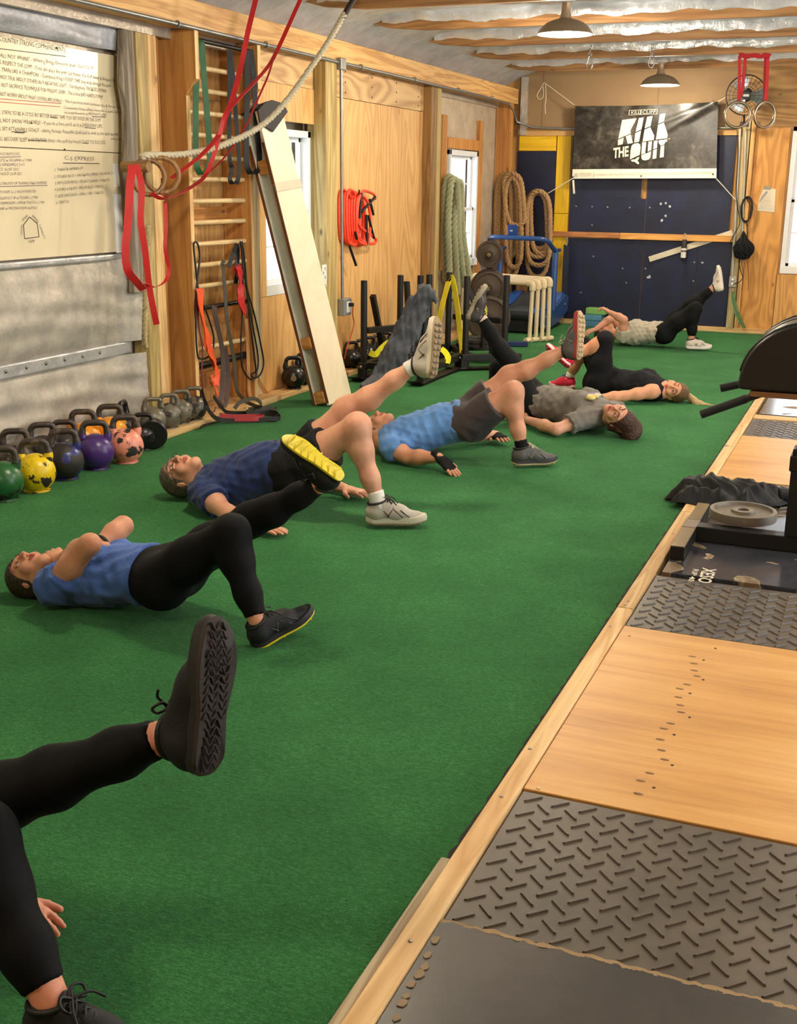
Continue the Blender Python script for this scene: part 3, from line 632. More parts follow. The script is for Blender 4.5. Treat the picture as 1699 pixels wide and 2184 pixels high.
# ------------------------------------------------------------------ whiteboards with handwriting
XB = -4.40
BOARD = plain((222, 208, 174), .28, var=.03, vs=2)
def wp_(x, y, X=XB): return lw(x, y, X)
def sheet(z0, z1, y1, label):
    m = MB(); m.bb((XB-.012, 3.3, z0), (XB, y1, z1)); return put('whiteboard', m, BOARD, None, None, .002, label, 'whiteboard', 'wall whiteboards')
ZS = wp_(270, 328)[2]
wb1 = sheet(ZS+.004, 2.30, wp_(272, 300)[1], 'upper whiteboard covered in black handwritten commandments'); wb2 = sheet(1.155, ZS, wp_(276, 430)[1], 'lower whiteboard with workout list and a drawn pentagon')
S4 = 3.9
def write(par, s, a, b, hpx, color, name='handwriting', jitter=True):
    V, Fc = text_geo(s, 1.0, .12, -.012)
    if not len(V): return
    wdt = V[:, 0].max(); pa = wp_(a[0]/S4, a[1]/S4, XB+.0015); pb = wp_(b[0]/S4, b[1]/S4, XB+.0015)
    x = (pb-pa)/wdt; hh = wp_(a[0]/S4, (a[1]-hpx)/S4)[2]-wp_(a[0]/S4, a[1]/S4)[2]; up = A(0, 0, hh/.7)
    if abs((b[0]-a[0])) < 70 and abs(b[1]-a[1]) > 35: # slanted or vertical strings
        d = nrm(pb-pa); up = np.cross(A(1, 0, 0), d)*hh/.7
    m = MB(); ph = random.random()*6
    m.add([pa+x*(p[0])+up*(p[1]+.05*math.sin(p[0]*2.3+ph)+.03*math.sin(p[0]*5.1)) for p in V], Fc); put(name, m, color, par)
def stroke(par, pts, color, w=.004, name='pen_line'):
    m = MB(); m.ribbon([wp_(p[0]/S4, p[1]/S4, XB+.0015) for p in pts], (0, 1, .4), w, .001)
    P = [wp_(p[0]/S4, p[1]/S4, XB+.0015) for p in pts]; m = MB()
    for a, b in zip(P, P[1:]): m.bar(a, b, .0012, w, (1, 0, 0)) if False else m.bar(a, b, w, .0012, (1, 0, 0))
    put(name, m, color, par)
INK = plain((40, 34, 34), .6); PUR = plain((92, 66, 96), .6); RED = plain((196, 96, 72), .6)
for s, a, b in (('THE COUNTRY STRONG COMMANDMENTS', (-75, 330), (545, 437)), ("SHALL NOT WHINE! - Whining Brings Everyone down. Don't Do It!", (-35, 470), (780, 580)),
    ('SHALL RESPECT THE GYM! - Treat this place like your 2nd Home. Put Stuff Away & Respect this space!', (-70, 520), (1025, 695)),
    ('SHALL TRAIN LIKE A CHAMPION! - Champions bring it EVERY TIME they walk through the door', (-75, 580), (925, 728)),
    ('SHALL NOT TALK ABOUT OTHERS IN A NEGATIVE LIGHT! - This Negativity TRICKLES DOWN!', (-80, 645), (885, 772)),
    ('SHALL NOT SACRIFICE TECHNIQUE FOR WEIGHT, EVER! - This is how BAD HABITS FORM!', (-70, 710), (855, 822)), ('SHALL NOT WORRY ABOUT WHAT OTHERS ARE DOING!', (-75, 785), (515, 858)),
    ('- This a personal battle between you & the bar not a', (525, 850), (1012, 905)), ('Communist Utopia where everyone is equal. Use others', (530, 905), (1042, 948)), ('accomplishments as MOTIVATION!', (535, 945), (885, 968)),
    ('SHALL STRIVE TO BE A LITTLE BIT BETTER EVERY TIME YOU SET FOOT IN THE GYM!', (-70, 942), (840, 1015)), ("SHALL NOT SHOW WEAKNESS! - If you do it here you'll do it in EVERYDAY LIFE", (-70, 1012), (850, 1065)),
    ('SHALL SET ATTAINABLE GOALS! - Hitting Periodic Attainable Goals lead to what at one time seemed', (-70, 1082), (985, 1130)), ('unattainable', (920, 1162), (1015, 1170)),
    ('SHALL RECOVER! SLEEP & NUTRITION (food = the earth fed muscle) IS KEY TO SUCCESS!', (-50, 1168), (878, 1200))):
    small = a[0] > 400; write(wb1, s, a, b, 24 if small else (34 if 'COUNTRY' not in s else 44), INK)
for pts, c in (([(0, 405), (545, 470)], INK), ([(0, 822), (505, 862)], RED), ([(0, 848), (500, 888)], RED), ([(420, 975), (480, 982)], INK), ([(705, 1062), (795, 1068)], INK), ([(95, 1095), (215, 1100)], INK), ([(125, 1103), (200, 1107)], INK), ([(765, 970), (880, 974)], INK), ([(235, 1165), (385, 1172)], INK), ([(685, 1190), (735, 1192)], INK)): stroke(wb1, pts, c, .0035)
for s, a, b, c in (('UN POST PROTOCOLS', (-35, 1292), (165, 1292), PUR), ('MINUTE w/ EX-BAND x 2 MIN', (-45, 1345), (265, 1343), PUR), ('KB WINDMILLS 2x15', (-25, 1382), (205, 1380), PUR), ('RAISES 3x30 SEC', (-75, 1420), (165, 1418), PUR), ('OVER HOLD 3x30 SEC', (-70, 1458), (185, 1455), INK),
    ('ALTERN POST OR TRAINING ANKLE RUNNING', (-10, 1540), (392, 1530), PUR), ('FEET POWER 2x12 EACH EXERCISE', (-55, 1612), (300, 1600), PUR), ('MEDIUM FLY UP w/ POWER x 2 MIN', (-25, 1662), (315, 1652), PUR), ('COMPRESSION + FEMUR STRETCH x 2 MIN', (-10, 1702), (370, 1692), PUR), ('PRONE w/ PROTRACTION 3x30 SEC', (-35, 1748), (315, 1738), PUR),
    ('C-S EXPRESS', (535, 1330), (785, 1338), INK), ('1. TABATA WARM-UP', (450, 1425), (690, 1410), INK), ('2. DOUBLE KB SS + HALF KNEEL PRESS + BO ROW 2-1', (450, 1482), (945, 1450), INK), ('3. KB FLOOR PRESS + SP SPLIT LUNGE + TABATA', (455, 1535), (910, 1508), INK), ('4. DOUBLE w/ DB EXT + REV CRUNCH + TABATA', (455, 1590), (857, 1560), INK), ('5. SLED DRAG/RUN + DRAG CAR + TABATA', (460, 1645), (857, 1610), INK), ('6. STRETCH', (465, 1700), (575, 1685), INK),
    ('POWER', (190, 1845), (235, 1802), INK), ('SPEED', (262, 1800), (318, 1858), INK), ('CONDITIONING', (185, 1960), (190, 1872), INK), ('FLEXIBILITY', (322, 1872), (368, 1995), INK), ('GPP', (235, 2022), (290, 2016), INK)):
    write(wb2, s, a, b, 34 if s == 'C-S EXPRESS' else 24, c)
stroke(wb2, [(525, 1356), (825, 1360)], INK); stroke(wb2, [(0, 1308), (175, 1303)], PUR, .003); stroke(wb2, [(0, 1552), (395, 1542)], PUR, .003); stroke(wb2, [(247, 1805), (310, 1860), (325, 1970), (205, 1985), (195, 1870), (247, 1805)], INK)
for px, py in ((470, 400), (535, 1243), (1030, 510), (1067, 1280), (1067, 1325)):
    m = MB(); m.lathe([(.001, 0), (.006, .0), (.005, .004), (.001, .005)], wp_(px/S4, py/S4), (1, 0, 0), 8); put('tack', m, INK, wb1 if py < 1250 else wb2, True)
for (a, b) in (((942, 1362), (1000, 1555)), ((945, 1618), (1030, 2100))):
    p = wp_(a[0]/S4, a[1]/S4, XB+.002); q = wp_(b[0]/S4, b[1]/S4, XB+.002); m = MB(); m.bb((XB, p[1], q[2]), (XB+.002, q[1], p[2])); put('tape_strip', m, plain((240, 238, 236), .3, var=.02), wb2)
# ------------------------------------------------------------------ conduit, outlet, cord
GAL = plain((140, 140, 138), .38, .7, var=.15, vs=12)
cr = thing('conduit', 'galvanised conduit clipped under the eave beam and down the post', 'conduit', (-4.13, 8.9, .66))
m = MB(); m.tube([(-4.128, -1, 2.50), (-4.128, 6, 2.498), (-4.128, 12.4, 2.492), (-4.14, 13.45, 2.48), (-4.16, 13.70, 2.42), (-4.14, 13.80, 2.30), (-3.95, 13.85, 2.24), (-3.5, 13.87, 2.225), (-1.7, 13.87, 2.225)], .0135, 10); put('long_run', m, GAL, cr, 60)
m = MB(); m.tube([(-4.12, 8.92, .66), (-4.12, 8.91, 1.5), (-4.12, 8.90, 2.485)], .0125, 10); put('drop_pipe', m, GAL, cr, 60)
for y_ in (5.2, 6.56, 7.68, 9.3, 10.5, 11.7, 12.8):
    m = MB(); m.tube([(-4.128+.019*math.cos(q), y_, 2.498+.019*math.sin(q)) for q in np.linspace(0, 2*math.pi, 12)[:-1]], .005, 6, True); put('strap', m, GAL, cr, True)
m = MB(); m.bb((-4.14, 8.86, 2.44), (-4.10, 8.96, 2.53)); put('junction_fitting', m, GAL, cr, bevel=.006)
p = lw(718, 640, -4.13); ob = thing('outlet_box', 'grey metal outlet box on the post with an orange cord plugged in', 'outlet', (-4.13, 8.95, .52))
m = MB(); m.bb((-4.15, 8.885, .525), (-4.085, 9.03, .665)); put('box', m, plain((160, 162, 162), .4, .5), ob, bevel=.006)
m = MB(); m.bb((-4.087, 8.93, .55), (-4.078, 9.0, .64)); put('receptacle', m, plain((230, 228, 220), .4), ob, bevel=.003)
m = MB(); m.bb((-4.08, 8.95, .60), (-4.04, 8.985, .63)); pg = put('plug', m, plain((18, 18, 18), .5), ob, bevel=.005)
m = MB(); m.tube(smooth_path([(-4.045, 8.97, .615)]+[lw(x, y, -4.07) for x, y in ((752, 672), (755, 690), (748, 715), (740, 740))]+[lw(734, 765, -4.1)], 6), .0045, 6); put('cord', m, plain((214, 84, 40), .5), pg, True)
p = lw(687, 565, -4.135); m = MB(); m.bb((-4.137, p[1], lw(687, 612, -4.135)[2]), (-4.133, p[1]+.075, p[2])); ps = put('patterned_strip', m, plain((236, 234, 228), .5), None, None, 0, 'white paper strip with black swirls on the post', 'paper')
for k in range(5):
    m = MB(); c = A(-4.132, p[1]+.035+.015*(-1)**k, p[2]-.03-.034*k); m.tube([c+A(0, math.cos(q), math.sin(q))*(.004+.002*q) for q in np.linspace(0, 5, 12)], .0022, 5); put('swirl', m, INK, ps)
# ------------------------------------------------------------------ stall bars
sb = thing('stall_bars', 'tall wooden stall bars with dowel rungs between two side boards', 'stall bars', (-4.3, 7.15, .042))
KS = 1.05; zs = lambda z: 1.57+(z-1.57)*KS
ORB = wood((204, 150, 84), (172, 116, 56), 2, grain=.7); YL0, YL1, YR0, YR1 = 6.755, 6.795, 7.56, 7.60
for nm_, y0, y1 in (('side_board', YL0, YL1), ('side_board', YR0, YR1)):
    m = MB(); m.prism([(-4.428, .043), (-4.205, .043), (-4.205, 2.105), (-4.13, 2.20), (-4.13, 2.492), (-4.428, 2.492)], A(0, y1, 0), A(1, 0, 0), A(0, 0, 1), y1-y0); b_ = put(nm_, m, ORB, sb, bevel=.003)
    m = MB(); m.bb((-4.205, y0-.001, .045), (-4.202, y1+.001, 2.105)); put('planed_edge', m, wood((232, 194, 136), (206, 160, 100), 2), b_)
    m = MB(); m.bb((-4.13, y0-.001, 2.202), (-4.127, y1+.001, 2.49)); put('planed_edge', m, wood((232, 194, 136), (206, 160, 100), 2), b_)
DOW = wood((226, 198, 148), (204, 170, 118), 1, .4, knots=False)
for k in range(11):
    z_ = zs(2.26-.133*k); m = MB(); m.cyl((-4.263, YL1, z_), (-4.263, YR0, z_), .0165, 14); put('rung', m, DOW, sb, 40)
m = MB(); m.cyl((-4.263, YL1, zs(.53)), (-4.263, YR0, zs(.53)), .0165, 14); put('rung', m, DOW, sb, 40)
for x_, z_, r_ in ((-4.172, zs(2.40), .014), (-4.263, zs(.79), .0165), (-4.263, zs(.42), .026)):
    m = MB(); m.cyl((x_, YL1, z_), (x_, YR0, z_), r_, 14); put('steel_bar', m, plain((26, 26, 28), .35, .5), sb, 40)
for z_ in (1.30, .60, .16):
    m = MB(); m.bb((-4.428, YL1, z_), (-4.395, YR0, z_+.11)); put('batten', m, wood(*ORW, 1), sb, bevel=.003)
# ------------------------------------------------------------------ bands, straps and rope
def pxpath(pts, X, n=8, closed=False):
    return smooth_path([lw(p[0], p[1], p[2] if len(p) > 2 else X) for p in pts], n, closed)
KS2 = 1.05
def band(pts, X, wd, c, label, name='resistance_band', n=8, side=(.55, .8, 0), th=.004, closed=False, cat='band', group='bands hung on the stall bars', tube=False):
    X = X*KS2; P = pxpath(pts, X, n, closed); m = MB()
    if tube: m.tube(P, wd, 7, closed)
    else:
        if closed: P = P+[P[0]]
        m.ribbon(P, side, wd, th)
    return put(name, m, c, None, True if tube else 40, 0, label, cat, group)
BB = plain((14, 12, 12), .6, var=.2); BK = plain((18, 16, 16), .5); GRN = plain((46, 98, 54), .55); RD = plain((186, 26, 28), .5, var=.15); ORG = plain((232, 84, 30), .55, var=.15); BRN = plain((74, 54, 48), .6); TANB = plain((196, 142, 84), .6)
band([(427, 84), (421, 100), (418, 180), (417, 280), (418, 345), (424, 366), (432, 372), (441, 366), (447, 345), (446, 300), (441, 240), (434, 150), (430, 90)], -3.95, .04, GRN, 'wide green resistance band looped over the top bar', n=6)
band([(488, 108), (489, 180), (489, 330), (495, 360), (490, 382), (497, 392), (507, 384), (510, 350), (506, 290), (498, 180), (492, 112)], -3.95, .03, BB, 'thin black resistance band with a kinked loop on the top bar', n=6)
band([(527, 108), (527, 200), (525, 300), (527, 355), (538, 371), (550, 360), (553, 330), (546, 260), (540, 150), (533, 106)], -3.94, .04, BB, 'wide dark band looped beside the right-hand side board', n=6)
band([(413, 520), (414, 540), (424, 625), (440, 665), (455, 715), (454, 745), (445, 760), (430, 765), (420, 750), (417, 640), (425, 560), (424, 530), (418, 516), (413, 520)], -3.985, .0065, BK, 'black tube band looped over a rung near the left side board', tube=True)
band([(512, 515), (520, 560), (528, 620), (542, 670), (556, 735), (562, 775), (554, 800), (540, 806), (536, 798), (548, 790), (550, 760), (540, 700), (526, 620), (518, 560), (514, 520)], -3.985, .0065, BK, 'black tube bands hanging in a long loop by the right side board', tube=True)
band([(514, 518), (518, 580), (517, 670), (514, 720), (516, 780), (530, 806), (542, 808), (546, 795), (540, 740), (530, 660), (522, 560), (516, 515)], -3.98, .0065, BK, 'black tube band hanging lowest in a narrow loop', tube=True)
band([(478, 556), (474, 562), (476, 572), (478, 600), (484, 680), (494, 740), (500, 775), (502, 810), (506, 835), (518, 850)], -4.0, .026, plain((72, 64, 48), .6), 'dark olive band knotted over a rung and trailing down')
band([(505, 520), (492, 555), (487, 570)], -4.02, .03, BK, 'short black strap end slung behind the rungs'); band([(507, 525), (505, 580), (502, 605)], -4.02, .03, BK, 'black strap hanging straight behind the red cloth')
band([(462, 652), (457, 655), (460, 680), (472, 735), (476, 775), (474, 830), (468, 858), (474, 868), (482, 856), (487, 810), (484, 770), (478, 740)], -4.0, .034, BRN, 'brown band looped over the lower steel bar')
def cloth(pts, X, wd, c, label, cat='band'):
    X = X*KS2; m = MB(); rr = np.random.default_rng(len(label))
    for k in range(3):
        P = pxpath([(x+rr.normal(0, 2.2), y, X+.012*k) for x, y in pts], X, 8); W_ = [wd*(.55+.45*abs(math.sin(i*.35+k))) for i in range(len(P))]
        m.ribbon(P, [A(.5*math.sin(i*.3+k), 1, .2*math.cos(i*.4)) for i in range(len(P))], W_, .005)
    return put('stretch_band', m, c, None, 60, 0, label, cat, 'bands hung on the stall bars')
cloth([(506, 568), (509, 590), (515, 612), (512, 640), (521, 668)], -3.98, .06, RD, 'crumpled red stretch band hanging over two rungs')
cloth([(424, 615), (430, 660), (440, 720), (447, 750), (458, 778), (463, 805), (455, 820)], -3.985, .05, ORG, 'bright orange stretch band hanging over the low bar')
cloth([(448, 800), (456, 820), (464, 845)], -3.985, .03, plain((220, 100, 60), .6), 'faded orange band end dangling below the low bar')
band([(421, 640), (424, 700), (432, 745), (430, 800), (436, 850), (452, 880), (460, 868)], -3.99, .010, plain((112, 22, 24), .6), 'dark red band hanging along the left side board')
band([(524, 680), (528, 730), (530, 800), (534, 845), (556, 865), (577, 862), (580, 850), (568, 838), (552, 812), (538, 770)], -4.02, .026, TANB, 'tan band looped low beside the plank')
def floorband(pts, wd, c, label, z=.012, tube=False, side=None):
    P = smooth_path([gz(p[0], p[1], p[2] if len(p) > 2 else z) for p in pts], 8); m = MB()
    if tube: m.tube(P, wd, 6)
    else: m.ribbon(P, (0, .3, 1) if side is None else side, wd, .004)
    return put('resistance_band', m, c, None, 40, 0, label, 'band', 'bands piled on the floor')
floorband([(430, 830, .25), (440, 865, .16), (455, 888, .07), (475, 896, .03), (520, 897, .02), (590, 893, .02), (592, 886, .02), (560, 882, .02), (520, 884, .025)], .030, BB, 'black band trailing off the bars onto the turf')
floorband([(455, 845, .22), (475, 872, .10), (490, 880, .055), (540, 880, .025), (575, 878, .022), (594, 884, .022), (585, 892, .02)], .026, BB, 'black band doubled along the base plate')
floorband([(468, 886, .05), (500, 889, .035), (545, 888, .03), (562, 890, .03), (545, 893, .03), (500, 893, .035)], .034, plain((168, 36, 44), .5), 'red band lying flat on the turf below the stall bars')
floorband([(500, 872, .10), (512, 858, .14), (540, 850, .15), (556, 860, .10), (553, 868, .07), (535, 862, .06), (520, 855, .08)], .026, plain((66, 60, 44), .6), 'olive band curled in a loop on the base plate')
floorband([(525, 880, .05), (550, 876, .03), (588, 874, .03), (560, 872, .04), (530, 875, .05)], .04, plain((58, 54, 42), .6), 'flat olive band end on the turf')
floorband([(428, 912, .02), (436, 906, .015), (470, 898, .01), (520, 896, .012), (590, 898, .012)], .006, BK, 'thin black cord lying along the turf edge', tube=True)
# red straps and rope from the ceiling
def strap(pts, wd, c, label, group='red straps slung from the ceiling', side=(.7, .5, .2), name='strap', cat='strap'):
    Q0 = [lw(*p) for p in pts]
    if Q0[0][2] > 2.5: d0 = Q0[0]-Q0[1]; Q0 = [Q0[0]+d0*max(0, 2.93-Q0[0][2])/max(d0[2], .02)]+Q0
    m = MB(); P = smooth_path(Q0, 10); m.ribbon(P, side, wd, .003); return put(name, m, c, None, 40, 0, label, cat, group)
strap([(556, -45, -3.84), (545, 0, -3.84), (528, 70, -3.85), (515, 135, -3.86), (497, 205, -3.86), (482, 245, -3.87), (468, 285, -3.87), (430, 330, -3.88), (366, 380, -3.94)], .032, RD, 'broad red strap slung from the ceiling to the wooden rings')
strap([(660, -35, -3.72), (640, 0, -3.75), (592, 105, -3.79), (565, 150, -3.80), (500, 220, -3.83), (478, 250, -3.85), (465, 300, -3.87), (440, 370, -3.90), (405, 402, -3.93), (352, 424, -3.97), (322, 412, -4.0)], .026, RD, 'red strap hanging slack in a low curve below the rope')
strap([(586, 112, -3.78), (572, 160, -3.79), (548, 215, -3.81), (520, 275, -3.84), (470, 345, -3.87), (400, 402, -3.92), (352, 420, -3.96), (345, 380, -4.0)], .012, plain((150, 24, 30), .5), 'narrow red strap tail twisting down to the rings')
strap([(282, 352, -4.0), (277, 400, -3.99), (273, 470, -3.99), (268, 530, -3.99), (272, 575, -3.98), (290, 600, -3.97), (306, 618, -3.97)], .045, RD, 'broad red strap hanging down in front of the foil wall', 'red straps on the rings')
strap([(290, 350, -4.0), (302, 400, -3.98), (300, 470, -3.98), (310, 540, -3.97), (318, 610, -3.97), (328, 665, -3.96), (334, 692, -3.96)], .036, RD, 'red strap hanging lowest with a pointed end', 'red straps on the rings')
strap([(352, 430, -4.0), (354, 480, -3.99), (352, 530, -3.98), (360, 575, -3.98), (352, 600, -3.98), (330, 612, -3.97), (308, 606, -3.97)], .022, RD, 'red strap looping back up beside the post', 'red straps on the rings')
pk = thing('wall_peg', 'thick wooden peg on the post carrying rings and rope', 'peg', (-4.1, 6.1, 1.6)); p0 = lw(297, 352, -4.16); p1 = lw(318, 356, -3.97)
m = MB(); m.cyl(A(-4.15, p1[1], p1[2]), p1, .03, 16); put('peg_shaft', m, wood(*DARKW, 0), pk, 40)
for (px, py, X, lab, th) in ((316, 378, -4.03, 'dark wooden gymnastic ring hung closest to the post', .9), (345, 374, -3.98, 'dark wooden gymnastic ring overlapping the other on the peg', .7)):
    c = lw(px, py, X); m = MB(); u = A(math.cos(th), math.sin(th), 0); m.tube([c+(u*math.cos(q)+A(0, 0, 1)*math.sin(q))*.098 for q in np.linspace(0, 2*math.pi, 41)[:-1]], .014, 12, True); put('gymnastic_ring', m, wood((150, 108, 62), (104, 70, 38), 2, .45, knots=False), None, True, 0, lab, 'ring', 'rings hung on the post')
def rope(P, r, mat_, label, name='rope', turns=22, strands=3, group=None, cat='rope', extra=None, sub=None):
    P = [np.array(p, float) for p in P]; n = len(P); rt = thing(name, label, cat, P[n//2] if False else A(P[0][0], P[0][1], min(p[2] for p in P)), group)
    T = [nrm(P[min(i+1, n-1)]-P[max(i-1, 0)]) for i in range(n)]; u = nrm(np.cross(T[0], (.3, .2, 1))); U = []
    for t in T: u = nrm(u-t*(u@t)); U.append(u)
    s_ = np.concatenate([[0], np.cumsum([np.linalg.norm(P[i+1]-P[i]) for i in range(n-1)])])
    for k in range(strands):
        m = MB(); Q = []
        for i in range(n):
            a = 2*math.pi*(s_[i]*turns/ (s_[-1] if False else 1.0)+k/strands); w2 = np.cross(T[i], U[i]); Q.append(P[i]+(U[i]*math.cos(a)+w2*math.sin(a))*r*.5)
        m.tube(Q, r*.58, 6); put('strand', m, mat_, rt, True)
    return rt
@cached
def ropemat(c):
    t = NT('rope'); v = t.obj(); n = t.noise(v, 90, 4, .7); c = srgb(*c); t.bump(n, .5, .004)
    return t.fin(t.ramp(n, [(.3, tuple(x*.6 for x in c[:3])), (.7, c)]), .85)
def dense(P, step):
    out = [P[0]]
    for a, b in zip(P, P[1:]):
        k = max(1, int(np.linalg.norm(b-a)/step)); out += [lerp(a, b, (i+1)/k) for i in range(k)]
    return out
P = dense(smooth_path([lw(*p) for p in ((300, 336, -4.05), (318, 331, -4.02), (380, 330, -3.96), (450, 318, -3.90), (520, 290, -3.84), (570, 258, -3.80), (615, 210, -3.75), (655, 155, -3.70), (690, 105, -3.66), (720, 55, -3.62), (734, 30, -3.60))], 12), .012)
cr_ = rope(P, .021, ropemat((214, 202, 172)), 'thick pale climbing rope swagged from the ceiling to the wall peg', 'climbing_rope', turns=11)
Q0 = [lw(*p) for p in ((728, 42, -3.61), (742, 18, -3.59), (760, -12, -3.56), (775, -40, -3.54))]; d0 = Q0[-1]-Q0[-2]; Q0.append(Q0[-1]+d0*max(0, 2.93-Q0[-1][2])/max(d0[2], .02)); m = MB(); m.tube(smooth_path(Q0, 6), .021, 10); put('taped_end', m, plain((46, 30, 26), .7), cr_, True)
P = dense([lw(*p) for p in ((316, 480, -4.10), (312, 560, -4.12), (310, 640, -4.13), (308, 730, -4.14), (312, 742, -4.14))], .012)
rope(P, .018, ropemat((196, 176, 130)), 'pale rope end hanging straight down beside the post', 'climbing_rope', turns=11)
# ------------------------------------------------------------------ leaning board
bl_, br_ = gz(703, 868), gz(757, 853); tl_, tr_ = lw(547, 236, -4.12), lw(590, 226, -4.12)
tl_ = A(-4.12, tl_[1], tl_[2]); u_ = nrm(tl_-bl_); s_ = nrm((br_-bl_)-u_*((br_-bl_)@u_)); n_ = np.cross(s_, u_); n_ = n_ if n_[0] > 0 else -n_
Lb = np.linalg.norm(tl_-bl_); Wb = .32
lbd = thing('leaning_board', 'long white boards with wooden spacers leaning on the wall by the window', 'board', (bl_+br_)/2*A(1, 1, 0))
@cached
def scuffed():
    t = NT('scuffed'); v = t.obj(); n = t.noise(v, 3, 6, .75, .8); n2 = t.noise(t.obj((4, 4, 1.2)), 7, 6, .8)
    col = t.mix(t.ramp(n2, [(.66, (0, 0, 0)), (.72, (.8, .8, .8))]), t.ramp(n, [(.3, srgb(226, 206, 170)), (.7, srgb(238, 224, 196))]), srgb(150, 124, 92)); return t.fin(col, .4)
def lb(u0, u1, s0, s1, n0, n1):
    m = MB(); c = bl_+u_*(u0+u1)/2+s_*(s0+s1)/2+n_*(n0+n1)/2; m.box(c, (s1-s0, u1-u0, n1-n0), np.stack([s_, u_, n_], 1)); return m
lift = .012
fb = put('front_board', lb(lift, Lb*.74, 0, Wb, -.022, 0), scuffed(), lbd, bevel=.003); put('front_board', lb(Lb*.74+.05, Lb, 0, Wb*.96, -.018, .004), scuffed(), lbd, bevel=.003)
put('metal_strip', lb(Lb*.74-.005, Lb*.74+.055, -.004, Wb+.004, -.024, .006), plain((196, 182, 160), .35, .3), lbd, bevel=.002)
put('back_board', lb(.03, Lb*.97, -.02, Wb-.03, -.125, -.105), plain((196, 198, 180), .45), lbd, bevel=.003)
for n0, n1, off in ((-.0225, .0005, 0), (-.1255, -.1045, -.02)): put('brown_edge', lb(.03, Lb*.9, off-.004, off+.001, n0, n1), plain((112, 66, 32), .6), lbd)
put('spacer_block', lb(.035, .12, -.015, .07, -.104, -.023), wood(*ORW, 0), lbd, bevel=.003); put('spacer_block', lb(Lb*.21, Lb*.21+.08, -.012, .07, -.104, -.023), wood(*ORW, 0), lbd, bevel=.003); put('spacer_block', lb(Lb*.8, Lb*.8+.1, 0, .07, -.104, -.023), wood(*ORW, 0), lbd, bevel=.003)
m = MB(); pr = [(.06, -.02), (-.09, .01), (-.11, .03), (-.075, .085), (-.02, .105), (.03, .10), (.10, .05), (.12, .0)]
m.prism([(-.02, -.09), (.11, -.155), (Wb+.03, -.03), (Wb+.0, .03), (Wb*.6, .06), (.1, .05), (-.01, .0)], bl_+u_*Lb+n_*.008, s_, u_, .012); cap = put('foam_cap', m, plain((48, 44, 44), .75), lbd, bevel=.004)
m = MB(); m.prism([(-.01, 0), (.1, .05), (Wb*.6, .06), (Wb, .03)], bl_+u_*(Lb-.002)-n_*.14, s_, u_, .145); put('foam_flap', m, plain((40, 37, 37), .75), cap)
# ------------------------------------------------------------------ coil of orange tubing
tc = thing('tubing_coil', 'bright orange-red tube bands with black ends coiled on a wall hook', 'tubing', lw(760, 525, -4.2)); TUB = plain((255, 74, 44), .4, var=.08)
rr = np.random.default_rng(3)
for k in range(8):
    x0 = 724+k*5.2; w_ = 20+6*math.sin(k*2.1); yt = 404+rr.random()*14; yb = 512+rr.random()*14; X = -4.235+.012*(k % 4)+.006*k
    P = pxpath([(x0, yt+12), (x0-1, (yt+yb)/2), (x0+2, yb-8), (x0+w_*.4, yb+2), (x0+w_, yb+2-4*rr.random()), (x0+w_*1.15, (yt+yb)/2), (x0+w_*.95, yt+16), (x0+w_*.6, yt+2), (x0+w_*.25, yt)], X, 6, True); m = MB(); m.tube(P, .0125, 8, True); put('tube_loop', m, TUB, tc, True)
m = MB(); m.tube(pxpath([(762, 500), (772, 514), (795, 520), (802, 512), (790, 500), (772, 488), (762, 470), (764, 430), (775, 408), (796, 414), (800, 425)], -4.16, 7), .0125, 8); put('tube_tail', m, TUB, tc, True)
for a, b in (((771, 412), (767, 466)), ((800, 420), (771, 452)), ((788, 425), (796, 458)), ((781, 458), (783, 520)), ((785, 460), (797, 508)), ((745, 525), (759, 566)), ((757, 495), (761, 510))):
    m = MB(); m.tube([lw(*a, -4.15), lw(*b, -4.15)], .012, 8); put('black_handle', m, BK, tc, 60)
m = MB(); m.tube([lw(765, 412, -4.27), lw(765, 414, -4.12), lw(766, 406, -4.10)], .007, 6); put('hook', m, BK, tc, True)
# ------------------------------------------------------------------ kettlebells
@cached
def kbmat(c, chip, amt, dark=(40, 34, 30), rough=.32):
    t = NT('kettlebell_paint'); v = t.obj(); oi = t.n.new('ShaderNodeObjectInfo'); cv = t.n.new('ShaderNodeVectorMath'); cv.operation = 'ADD'; t.L(v, cv.inputs[0])
    cx = t.n.new('ShaderNodeCombineXYZ'); t.L(t.math('MULTIPLY', oi.outputs['Random'], 20), cx.inputs[0]); t.L(cx.outputs[0], cv.inputs[1]); v = cv.outputs[0]
    n = t.noise(v, chip, 5, .65, .3); n2 = t.noise(v, 40, 3); f = t.ramp(n, [(1-amt-.012, (0, 0, 0)), (1-amt+.012, (1, 1, 1))])
    c_ = srgb(*c); col = t.mix(f, t.ramp(n2, [(.3, tuple(x*.85 for x in c_[:3])), (.7, c_)]), srgb(*dark)); t.bump(f, .25, .002)
    return t.fin(col, t.mix(f, (rough,)*3+(1,), (.6, .6, .6, 1)), 0, .5)
KH = kbmat((58, 48, 40), 12, .42, (88, 74, 60), .4); KBK = kbmat((24, 22, 22), 14, .3, (44, 38, 34), .3)
